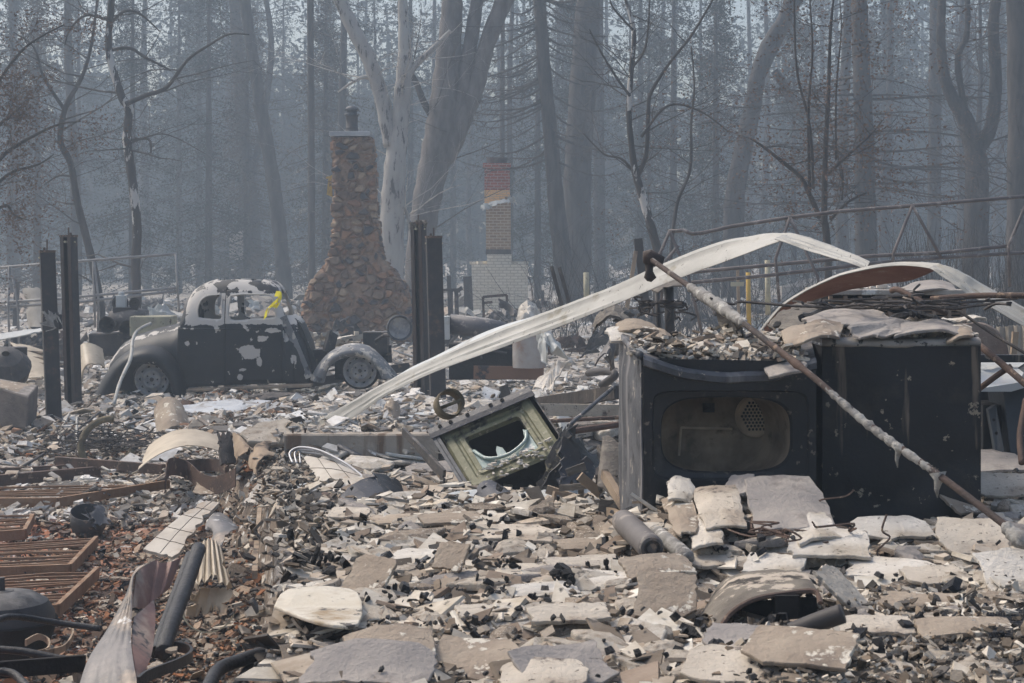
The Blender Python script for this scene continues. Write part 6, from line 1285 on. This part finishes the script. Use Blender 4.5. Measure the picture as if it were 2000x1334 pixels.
# far wreckage silhouettes
r_ = random.Random(31)
for i in range(46):
    d = r_.uniform(30, 58); px = r_.uniform(-20, 1500); g = G(); c = P(px, 0, d); c.z = GH(c.x, d) + .1; m = r_.choice(['smoked_tin', 'trim_grey', 'dark_metal', 'rusty_steel', 'chest_grey', 'burnt_wood'])
    s = r_.uniform(.25, .6); a = r_.uniform(0, 3)
    g.grid(patch([c + Vector((-s, -s * .3, 0)), c + Vector((s, -s * .2, r_.uniform(0, .3))), c + Vector((s * .8, s * .4, r_.uniform(.1, .5))), c + Vector((-s * .7, s * .3, r_.uniform(.1, .4)))], r_.uniform(-.2, .3), .1, seed=i + 200, rough=.3))
    one(g, 'wreckage_sheet', m, 'buckled sheet of wreckage far back on the burnt lots', 'wreckage', 'wreckage sheets on the far burnt lots', solid=.03)
for i in range(10):
    d = r_.uniform(40, 60); px = [30, 70, 430, 600, 880, 1060, 1110, 1200, 1350, 1420][i]; c = P(px, 0, d); c.z = GH(c.x, d); g = G(); g.bar(c, c + Vector((r_.uniform(-.15, .15), 0, r_.uniform(.7, 1.5))), .12, .12, Vector((0, 1, 0))); one(g, 'charred_stump', 'burnt_wood', 'charred stub post far back before the forest', 'post', 'charred stub posts before the forest')
# ------------------------------------------------------------ trees
def grow(g, p, dv, L, r, depth, rr, up=.08, wig=.28, kids=4, tips=None):
    n = 5 if depth > 0 else 4; pts = [p.copy()]; d = dv.normalized(); q = p.copy()
    for i in range(n):
        d = (d + Vector((rr.gauss(0, wig), rr.gauss(0, wig), rr.gauss(0, wig) + up)) * .5).normalized(); q = q + d * (L / n); pts.append(q.copy())
    g.tube(pts, [r * (1 - .75 * i / n) for i in range(n + 1)], 6 if r > .04 else (4 if r > .012 else 3), cap=False)
    if tips is not None and depth == 0: tips.append(pts[-1]); tips.append(pts[len(pts) // 2])
    if depth <= 0: return
    for k in range(kids):
        i = rr.randint(1, n); b = pts[i]; ax = (pts[i] - pts[i - 1]).normalized(); side = ax.cross(Vector((rr.gauss(0, 1), rr.gauss(0, 1), rr.gauss(0, 1)))).normalized()
        grow(g, b, ax * rr.uniform(.5, 1) + side * rr.uniform(.5, 1.0), L * rr.uniform(.4, .65), r * .5 * (1 - .5 * i / n), depth - 1, rr, up, wig, kids, tips)
def leaves(g, c, n, spread, size, rr, droop=0):
    for _ in range(n):
        p = c + Vector((rr.gauss(0, spread), rr.gauss(0, spread), rr.gauss(0, spread * .8) - droop * rr.random())); a = Vector((rr.gauss(0, 1), rr.gauss(0, 1), rr.gauss(0, 1))).normalized() * size; b = Vector((rr.gauss(0, 1), rr.gauss(0, 1), rr.gauss(0, .7) - .4)).normalized() * size * rr.uniform(.8, 1.8)
        g.add([p - a * .4, p + b * .6 + a * .2, p + a * .4, p - b * .5], [(0, 1, 2, 3)])
def bare(label, d, trunk, forks=(), m='bark_dark', twig=14, seed=1, L=1.6, up=.1, leafy=0, cat='tree', name='burnt_tree', depth=2, tr=.022, group=None, lowest=None, down=False, limb_m='bark_dark'):
    """trunk, forks: lists of (px, py, radius px)"""
    s = d / F; rr = random.Random(seed); base = P(trunk[0][0], trunk[0][1], d); gz = GH(base.x, d) - .2
    root = thing(name, label, cat, (base.x, d, gz + .2), group)
    def path(t, yo=0): 
        pts = [P(a, b, d) + Vector((0, yo, 0)) for a, b, r in t]; rad = [r * s for a, b, r in t]; sp = smoothpath(pts, 5); k = len(sp)
        return sp, [float(np.interp(i / (k - 1) * (len(rad) - 1), range(len(rad)), rad)) * (1 + .05 * math.sin(i * 2.1)) for i in range(k)]
    tp, tr_ = path(trunk); b0 = Vector((tp[0].x, d, gz)); tp = [b0] + tp; tr_ = [tr_[0] * 1.15] + tr_
    # carry the stem on above the picture's edge so that it does not stop there
    if trunk[-1][1] <= 5:
        dv = (tp[-1] - tp[-4]).normalized(); tp += [tp[-1] + dv * 2, tp[-1] + dv * 5 + Vector((0, 0, 1))]; tr_ += [tr_[-1] * .8, tr_[-1] * .4]
    g = G(); g.tube(tp, tr_, 12, cap=True); g.build('trunk', m, root, smooth=True)
    allp = [(tp, tr_)]; g = G()
    for k, f in enumerate(forks):
        fp, fr = path(f, rr.uniform(-.3, .3) if f[0][2] < 6 else 0)
        if f[-1][1] <= 5: dv = (fp[-1] - fp[-4]).normalized(); fp += [fp[-1] + dv * 2, fp[-1] + dv * 4]; fr += [fr[-1] * .7, fr[-1] * .3]
        gf = G(); gf.tube(fp, fr, 10); gf.build('limb', m if f[0][2] > 9 else limb_m, root, smooth=True); allp.append((fp, fr))
    tips = [] if leafy else None; top = tp[-1].z
    for i in range(twig):
        tp_, trr = rr.choice(allp) if len(allp) > 1 and rr.random() < .7 else allp[0]
        k = rr.randint(1, len(tp_) - 1); p = tp_[k].lerp(tp_[k - 1], rr.random())
        if lowest is not None and p.z < lowest: continue
        a = rr.uniform(0, 6.28); dv = Vector((math.cos(a), math.sin(a) * .7, rr.uniform(-.1, .6) if not down else rr.uniform(-.5, .1)))
        grow(g, p, dv, L * rr.uniform(.6, 1.3), min(tr, trr[k] * .5) * rr.uniform(.6, 1.1), depth, rr, up, tips=tips)
    g.build('branches', limb_m, root, smooth=False, nonorm=True)
    if leafy:
        g = G()
        for t in tips:
            if rr.random() < leafy: leaves(g, t, 5, .10, .04, rr, .08)
        g.build('dead_foliage', 'dead_leaves', root, nonorm=True)
    return root
bare('slender tree with white scorched lower bark, forking over the coupe roof', 36, [(268, 590, 9), (265, 520, 9.5), (268, 450, 9), (262, 380, 9), (254, 320, 9), (248, 270, 9), (252, 215, 9), (238, 190, 8), (222, 140, 7.5), (212, 90, 7), (218, 0, 6.5)],
     [[(250, 205, 5), (290, 188, 4.5), (330, 172, 4), (370, 120, 3), (410, 92, 2.4), (450, 70, 1.8), (490, 70, 1)], [(212, 95, 3.6), (250, 92, 3.6), (280, 110, 3), (330, 135, 1.6)], [(216, 40, 3), (240, 20, 3), (270, 25, 2.4), (310, 60, 1.4)], [(212, 40, 3.2), (170, 32, 2.6), (140, 60, 2), (130, 90, 1)], [(250, 275, 3), (290, 272, 2.6), (295, 300, 1.6)], [(255, 280, 2), (310, 262, 1.4), (350, 272, 1), (400, 300, .6)]],
     'bark_half', 30, 1, 2.0, .03)
bare('dark thin crooked tree between the two left-hand steel posts and the left edge', 40, [(198, 600, 8), (182, 520, 8), (165, 450, 7.5), (150, 390, 7), (138, 320, 6.5), (118, 275, 6), (128, 210, 5.5), (160, 150, 4), (178, 90, 3), (190, 0, 2.5)], [[(140, 345, 2.4), (110, 342, 2), (80, 360, 1.2)], [(122, 215, 4), (80, 150, 3), (60, 90, 2), (20, 60, 1.4)]], 'bark_dark', 26, 2, 2.2, .03)
bare('straight dark pole-like trunk left of the stone chimney', 60, [(609, 560, 7.5), (608, 300, 7), (606, 0, 6.5)], [], 'bark_dark', 14, 3, 3, -.02, down=True)
bare('tall trunk leaning left at the top, halfway between the slender tree and the pole-like trunk', 68, [(556, 560, 15), (540, 400, 14), (520, 270, 13), (500, 150, 12), (486, 60, 11), (478, 0, 11)], [[(536, 330, 7), (510, 240, 8), (500, 200, 8)]], 'bark_dark', 16, 4, 3.5)
bare('trunk behind the leaning one, forking low', 84, [(500, 560, 14), (492, 400, 13), (470, 200, 12), (458, 0, 11)], [[(490, 350, 7), (512, 250, 7), (530, 100, 6), (520, 0, 5)]], 'bark_dark', 14, 5, 4)
bare('thick white-barked tree with a pale left fork directly behind the stone chimney', 46, [(764, 580, 26), (765, 470, 24), (768, 380, 23), (775, 290, 20), (784, 210, 17), (790, 130, 15), (790, 90, 12), (786, 0, 9)],
     [[(766, 285, 17), (752, 220, 16), (738, 165, 15), (718, 110, 15), (692, 60, 15), (664, 0, 13)], [(742, 440, 3), (735, 395, 3.5), (728, 350, 2.5), (722, 310, 1.6)], [(806, 470, 5), (798, 430, 4), (786, 395, 3)], [(794, 160, 6), (810, 130, 6), (850, 90, 5), (880, 60, 4)], [(740, 160, 5), (715, 150, 4), (690, 160, 3), (660, 180, 1.5)]], 'bark_pale', 22, 6, 2.6, limb_m='bark_pale')
bare('massive oak with pale base splitting into several dark leaders behind the posts', 50, [(812, 590, 26), (822, 470, 26), (836, 380, 28), (852, 300, 30), (864, 230, 30), (872, 150, 26), (880, 60, 22), (884, 0, 20)],
     [[(850, 330, 20), (880, 290, 20), (905, 230, 19), (930, 170, 17), (950, 90, 17), (985, 0, 18)], [(880, 240, 16), (900, 190, 16), (915, 110, 15), (932, 0, 13)], [(850, 240, 7), (828, 200, 7), (812, 160, 6), (795, 130, 4)]], 'bark_oak', 20, 7, 3, .05)
bare('very thin straight trunk rising behind the red brick chimney top', 74, [(981, 560, 5), (981, 250, 4.6), (982, 30, 4)], [], 'bark_dark', 10, 8, 2, -.05)
def conifer(label, d, trunk, span, y0, y1, nb, seed, sag=.5, m='bark_dark', foliage=.0, side=0):
    root = bare(label, d, trunk, [], m, 0, seed); rr = random.Random(seed * 7); g = G(); fl = G(); s = d / F
    for i in range(nb):
        py = y0 + (y1 - y0) * (i + rr.random()) / nb; px = interp([t[1] for t in trunk][::-1], [t[0] for t in trunk][::-1], py); p = P(px, py, d); sg = side or rr.choice((-1, 1)); L = span * rr.uniform(.45, 1.0); a = rr.gauss(0, .5)
        dv = Vector((sg * math.cos(a), math.sin(a), 0)); pts = []
        for k in range(9): t = k / 8; pts.append(p + dv * (L * t) + Vector((0, 0, L * (-sag * t + sag * .75 * t * t) + .03 * L * math.sin(t * 5 + i))))
        r0 = rr.uniform(.022, .05) * max(1, span / 5); g.tube(pts, [r0 * (1 - .8 * k / 8) for k in range(9)], 5, cap=False)
        for k in range(2, 9):
            for _ in range(2 if span > 3 else 1):
                q = pts[k - 1].lerp(pts[k], rr.random()); grow(g, q, dv * .6 + Vector((rr.gauss(0, .5), rr.gauss(0, .5), rr.uniform(-.7, .1))), L * rr.uniform(.10, .25), r0 * .3, 1, rr, -.05, kids=2)
                if rr.random() < foliage: leaves(fl, q, 7, .16, .06, rr, .15)
    g.build('branches', 'bark_dark', root, nonorm=True)
    if fl.v: fl.build('dead_foliage', 'needles_brown', root, nonorm=True)
conifer('conifer with many drooping bare branches right of the red brick chimney', 55, [(1112, 590, 20), (1095, 470, 18), (1085, 380, 16), (1074, 250, 14), (1062, 120, 13), (1054, 0, 12)], 3.2, -60, 320, 46, 9, .75, foliage=.35)
bare('broad straight dark trunk right of the conifer with drooping branches', 62, [(1126, 590, 26), (1130, 470, 26), (1128, 350, 27), (1136, 200, 26), (1150, 0, 24)], [], 'bark_dark', 8, 10, 3)
bare('slimmer grey trunk just right of the broad dark trunk', 80, [(1172, 580, 12), (1170, 300, 11), (1168, 0, 10)], [], 'bark_dark', 8, 11, 3)
bare('small pale-stemmed tree with fine spreading twigs left of the pipe truss', 30, [(1285, 490, 9), (1268, 430, 8.5), (1252, 375, 8), (1242, 340, 7.5), (1234, 290, 6), (1228, 210, 5.5), (1234, 130, 5), (1238, 60, 4.5), (1222, 0, 3)],
     [[(1245, 345, 5), (1262, 300, 4.5), (1266, 220, 4), (1272, 180, 3.6), (1310, 120, 3), (1350, 70, 2.6), (1392, 0, 2)], [(1242, 340, 3), (1215, 310, 2.4), (1180, 300, 1.8), (1140, 260, 1.2)], [(1236, 130, 3), (1262, 90, 2.4), (1270, 0, 1.4)], [(1229, 190, 3), (1200, 150, 2.6), (1170, 100, 2), (1150, 60, 1.2)], [(1250, 270, 3), (1300, 210, 2.4), (1360, 218, 1.8), (1420, 260, 1.2)], [(1236, 60, 2.4), (1200, 20, 1.8), (1190, 0, 1.2)]], 'bark_half', 46, 12, 1.3, .12, tr=.012)
bare('thin crooked sapling beside the small pale-stemmed tree', 32, [(1310, 500, 3.6), (1322, 400, 3.4), (1348, 330, 3), (1350, 240, 2.6), (1356, 170, 2), (1350, 90, 1.4)], [], 'bark_dark', 22, 13, 1.1, .1, tr=.010, leafy=.25)
bare('broken leaning trunk with a pale torn stub, behind the pipe truss', 60, [(1432, 490, 22), (1436, 380, 20), (1452, 290, 18), (1470, 210, 17), (1480, 150, 16), (1500, 90, 15), (1530, 40, 13), (1545, 0, 12)], [[(1478, 170, 9), (1505, 110, 9), (1535, 50, 9), (1560, 0, 8)], [(1545, 200, 9), (1530, 165, 9), (1512, 138, 8)]], 'bark_dark', 16, 14, 2.5)
bare('many-stemmed young tree with clinging dead leaves behind the arch of the white strip', 26, [(1618, 490, 7), (1612, 440, 7), (1610, 420, 6.5), (1612, 300, 5), (1618, 180, 4), (1622, 60, 3), (1628, 0, 2)],
     [[(1608, 425, 5.5), (1588, 380, 5), (1570, 345, 4.4), (1535, 315, 4), (1490, 280, 2.6), (1470, 268, 1.4)], [(1582, 370, 3), (1575, 250, 2.6), (1550, 140, 2.4), (1545, 0, 1.6)], [(1585, 375, 3), (1582, 220, 2.6), (1590, 100, 2.2), (1585, 0, 1.6)], [(1614, 340, 3.6), (1650, 305, 3), (1690, 270, 2), (1720, 235, 1.2)], [(1640, 310, 2.4), (1640, 180, 2), (1650, 60, 1.4), (1648, 0, 1)], [(1614, 430, 3), (1650, 395, 2.6), (1685, 378, 1.4)], [(1650, 390, 2), (1652, 340, 1.8), (1640, 300, 1)]], 'bark_dark', 70, 15, 1.2, .12, leafy=.5, tr=.010)
conifer('big conifer with long level sagging branches behind the pipe truss', 50, [(1692, 480, 22), (1690, 380, 21), (1688, 260, 19), (1682, 120, 17), (1678, 0, 16)], 5.2, 150, 400, 44, 16, .10, foliage=.15)
bare('straight trunk right of the big conifer with level branches', 70, [(1824, 480, 14), (1826, 250, 13), (1828, 0, 12)], [], 'bark_dark', 10, 17, 3)
bare('crooked forked oak near the right edge', 48, [(1905, 500, 26), (1908, 380, 24), (1906, 310, 22), (1888, 240, 17), (1860, 190, 13), (1845, 150, 11), (1838, 80, 9), (1840, 0, 8)], [[(1905, 300, 14), (1935, 250, 13), (1945, 160, 12), (1940, 60, 11), (1945, 0, 10)], [(1888, 230, 7), (1870, 120, 6), (1888, 70, 6), (1890, 0, 5)]], 'bark_dark', 40, 18, 2.4, leafy=.3)
bare('thick dark trunk at the right edge of the forest', 44, [(1990, 520, 26), (1992, 250, 24), (1988, 0, 22)], [], 'bark_dark', 22, 19, 2.5, leafy=.3)
# boughs with brown leaves entering at left
bare('tree at the left edge with clusters of brown dead leaves', 28, [(-60, 560, 14), (-50, 400, 13), (-48, 200, 11), (-55, 0, 9)], [[(-48, 360, 5), (0, 300, 4), (60, 262, 3), (110, 240, 2), (150, 235, 1)], [(-48, 330, 5), (-10, 250, 3.6), (20, 222, 2.4), (40, 205, 1.2)], [(-48, 400, 4), (10, 340, 3), (70, 320, 2), (100, 300, 1)], [(-48, 440, 4), (0, 400, 3), (20, 420, 2), (50, 430, 1)], [(-48, 260, 4), (10, 150, 3), (60, 90, 2.4), (130, 50, 1.6)]], 'bark_dark', 60, 20, .8, -.03, leafy=1.0, tr=.010)
# background forest: prototypes, then copies
def proto_pine(seed, H=27, low=8):
    rr = random.Random(seed); root = thing('forest_tree', 'x', 'tree', (0, 0, 0)); g = G(); r0 = rr.uniform(.22, .34); lean = rr.uniform(-.6, .6)
    tp = [Vector((lean * (z / H) ** 1.5 + .1 * math.sin(z * .4), .1 * math.cos(z * .3), z)) for z in np.linspace(0, H, 14)]; g.tube(tp, [r0 * (1 - .8 * i / 13) for i in range(14)], 9, cap=False); g.build('trunk', 'bark_dark', root, smooth=True)
    g = G(); f = G()
    for i in range(80):
        z = low * .4 + (H - low * .4) * rr.random() ** .9; k = z / H; a = rr.uniform(0, 6.28); L = (1 - k) * 3.6 * rr.uniform(.5, 1) + .5
        if z < low: L *= rr.uniform(.2, .6)
        p = Vector((lean * k ** 1.5, 0, z)); pts = [p + Vector((math.cos(a) * L * t, math.sin(a) * L * t, -.35 * L * t + .2 * L * t * t)) for t in (0, .33, .66, 1)]
        g.tube(pts, [.03, .02, .012, .005], 4, cap=False)
        for t in range(6): q = pts[1].lerp(pts[3], rr.random()); grow(g, q, Vector((math.cos(a + rr.gauss(0, .8)), math.sin(a + rr.gauss(0, .8)), rr.gauss(-.1, .4))), L * .3, .008, 0, rr, 0)
        if z > low:
            for t in range(5): leaves(f, pts[1].lerp(pts[3], rr.random()), 13, .26, .085, rr, .1)
    g.build('branches', 'bark_dark', root, nonorm=True); f.build('crown', 'needles' if seed % 2 else 'needles_brown', root, nonorm=True); return root
def proto_fir(seed, H=16):
    rr = random.Random(seed); root = thing('forest_tree', 'x', 'tree', (0, 0, 0)); g = G(); g.tube([Vector((0, 0, 0)), Vector((0, 0, H * .5)), Vector((0, 0, H))], [.18, .12, .02], 8); g.build('trunk', 'bark_dark', root, smooth=True)
    g = G(); f = G()
    for i in range(150):
        z = .8 + (H - .8) * rr.random(); k = z / H; a = rr.uniform(0, 6.28); L = (1 - k) ** .8 * 2.9 * rr.uniform(.6, 1.05) + .15; p = Vector((0, 0, z)); e = p + Vector((math.cos(a) * L, math.sin(a) * L, -.3 * L)); g.tube([p, e], [.025, .006], 4, cap=False)
        for t in range(5): leaves(f, p.lerp(e, rr.uniform(.2, 1)), 15, .22, .085, rr, .15)
    g.build('branches', 'bark_dark', root, nonorm=True); f.build('crown', 'needles' if seed % 2 else 'needles_brown', root, nonorm=True); return root
def proto_oak(seed, H=16):
    rr = random.Random(seed); root = thing('forest_tree', 'x', 'tree', (0, 0, 0)); g = G(); tp = [Vector((.3 * math.sin(z * .25 + seed), .2 * math.sin(z * .3), z)) for z in np.linspace(0, H, 12)]; g.tube(tp, [.22 * (1 - .85 * i / 11) for i in range(12)], 8, cap=False); g.build('trunk', 'bark_dark', root, smooth=True)
    g = G(); tips = []
    for i in range(26): k = rr.randint(3, 11); a = rr.uniform(0, 6.28); grow(g, tp[k], Vector((math.cos(a), math.sin(a), rr.uniform(.2, .9))), rr.uniform(2.5, 4.5), .07 * (1 - .05 * k), 2, rr, .12, .35, 3, tips)
    g.build('branches', 'bark_dark', root, nonorm=True); f = G()
    for t in tips:
        if rr.random() < .25: leaves(f, t, 4, .2, .08, rr)
    f.build('dead_foliage', 'dead_leaves', root, nonorm=True); return root
PR = [proto_pine(1), proto_pine(2, 30, 12), proto_fir(3), proto_fir(4, 13), proto_oak(5), proto_oak(6, 19), proto_pine(7, 24, 5), proto_fir(9, 19)]
LB = ['tall hazy pine in the forest behind the burnt lots', 'very tall hazy pine with high crown in the forest', 'hazy fir with full crown in the forest', 'short bushy fir in the hazy forest', 'bare hazy oak in the forest', 'tall bare hazy oak in the forest', 'hazy pine with low branches in the forest', 'tall hazy fir in the forest']
GRP = ['tall hazy pines', 'very tall hazy pines', 'hazy firs', 'short bushy firs', 'bare hazy oaks', 'tall bare hazy oaks', 'hazy pines with low branches', 'tall hazy firs']
for o, l, gr in zip(PR, LB, GRP): o['label'] = l; o['group'] = gr
rr = random.Random(77); used = [False] * 8; spots_ = []
for row, (d0, d1, n, kinds) in enumerate([(66, 80, 20, (2, 3, 3, 4, 6, 2)), (80, 100, 26, (0, 7, 2, 3, 5, 6, 7)), (100, 128, 34, (0, 6, 2, 7, 5, 6, 7))]):
    for i in range(n):
        d = rr.uniform(d0, d1); px = -150 + 2300 * (i + rr.random()) / n
        if row == 0 and (740 < px < 1010) and rr.random() < .8: continue
        spots_.append((d, px, rr.choice(kinds)))
for d, px, k in spots_:
    loc = Vector(((px - 1000) / F * d, d, CZ - 2.0)); s = rr.uniform(.8, 1.2); o = PR[k] if not used[k] else copy_tree(PR[k]); used[k] = True
    o.location = loc; o.rotation_euler.z = rr.uniform(0, 6.28); o.scale = (s, s, s)
for o, u in zip(PR, used):
    if not u:
        for c in list(o.children): bpy.data.objects.remove(c)
        bpy.data.objects.remove(o)
# far wood reading as one mass
g = G(); rr = random.Random(5)
for i in range(110):
    d = rr.uniform(130, 156); x = rr.uniform(-.36, .36) * d; h = rr.uniform(18, 30); (g.tube([Vector((x, d, -.3)), Vector((x + rr.uniform(-.6, .6), d, h))], [.3, .08], 5, cap=False) if i % 3 == 0 else None)
    for j in range(150):
        k = rr.random() ** .8; z = 1 + (h - 1) * k; L = 3.2 * (1 - .75 * k); p = Vector((x + rr.uniform(-L, L), d + rr.uniform(-L, L), z)); leaves(g, p, 2 if z > 15 else 3, .8, .5 if z > 15 else 1.0, rr)
o = g.build('far_forest', 'needles', nonorm=True); tag(o, kind='stuff')
# burnt brush thicket at right
g = G(); rr = random.Random(12)
for i in range(520):
    d = rr.uniform(24, 31); x = P(rr.uniform(1560, 2080), 0, d).x; z = GH(x, d, False) ; h = rr.uniform(1.2, 2.6) * (1 if x > P(1750, 0, d).x else .6); p = Vector((x, d, z)); pts = [p]
    for k in range(4): p = p + Vector((rr.gauss(0, .09), rr.gauss(0, .07), h / 4)); pts.append(p)
    g.tube(pts, [.011, .009, .007, .004, .002], 3, cap=False)
    for k in (2, 3): grow(g, pts[k], Vector((rr.gauss(0, .6), rr.gauss(0, .6), 1)), h * .3, .004, 0, rr, .2, .2)
o = g.build('burnt_brush', 'brush', nonorm=True); tag(o, kind='stuff')
g = G(); rr = random.Random(13)
for i in range(260):
    d = rr.uniform(32, 46); x = P(rr.uniform(1050, 1700), 0, d).x; p = Vector((x, d, GH(x, d, False))); grow(g, p, Vector((rr.gauss(0, .3), 0, 1)), rr.uniform(.8, 2.6), .012, 1, rr, .1, .25, 3)
o = g.build('burnt_brush', 'brush', nonorm=True); tag(o, kind='stuff')
# utility wires? none: only the pale sheds far off between trunks
for i, (px, py, w, h, d, lb) in enumerate([(468, 462, 1.0, 1.2, 88, 'pale shed wall showing faintly between trunks left of the stone chimney'), (740, 470, .8, 2.6, 58, 'pale narrow structure just right of the stone chimney'), (1660, 560, 5, 1.3, 62, 'low pale wall far behind the pipe truss')]):
    c = P(px, py, d); g = G(); g.box((c.x, d, c.z - h / 2), (w, .3, h)); g.add([Vector((c.x - w / 2, d - .2, c.z)), Vector((c.x + w / 2, d - .2, c.z)), Vector((c.x + w * .3, d, c.z + .3)), Vector((c.x - w * .3, d, c.z + .3))], [(0, 1, 2, 3)])
    one(g, 'far_shed', 'plaster_grey', lb, 'shed')
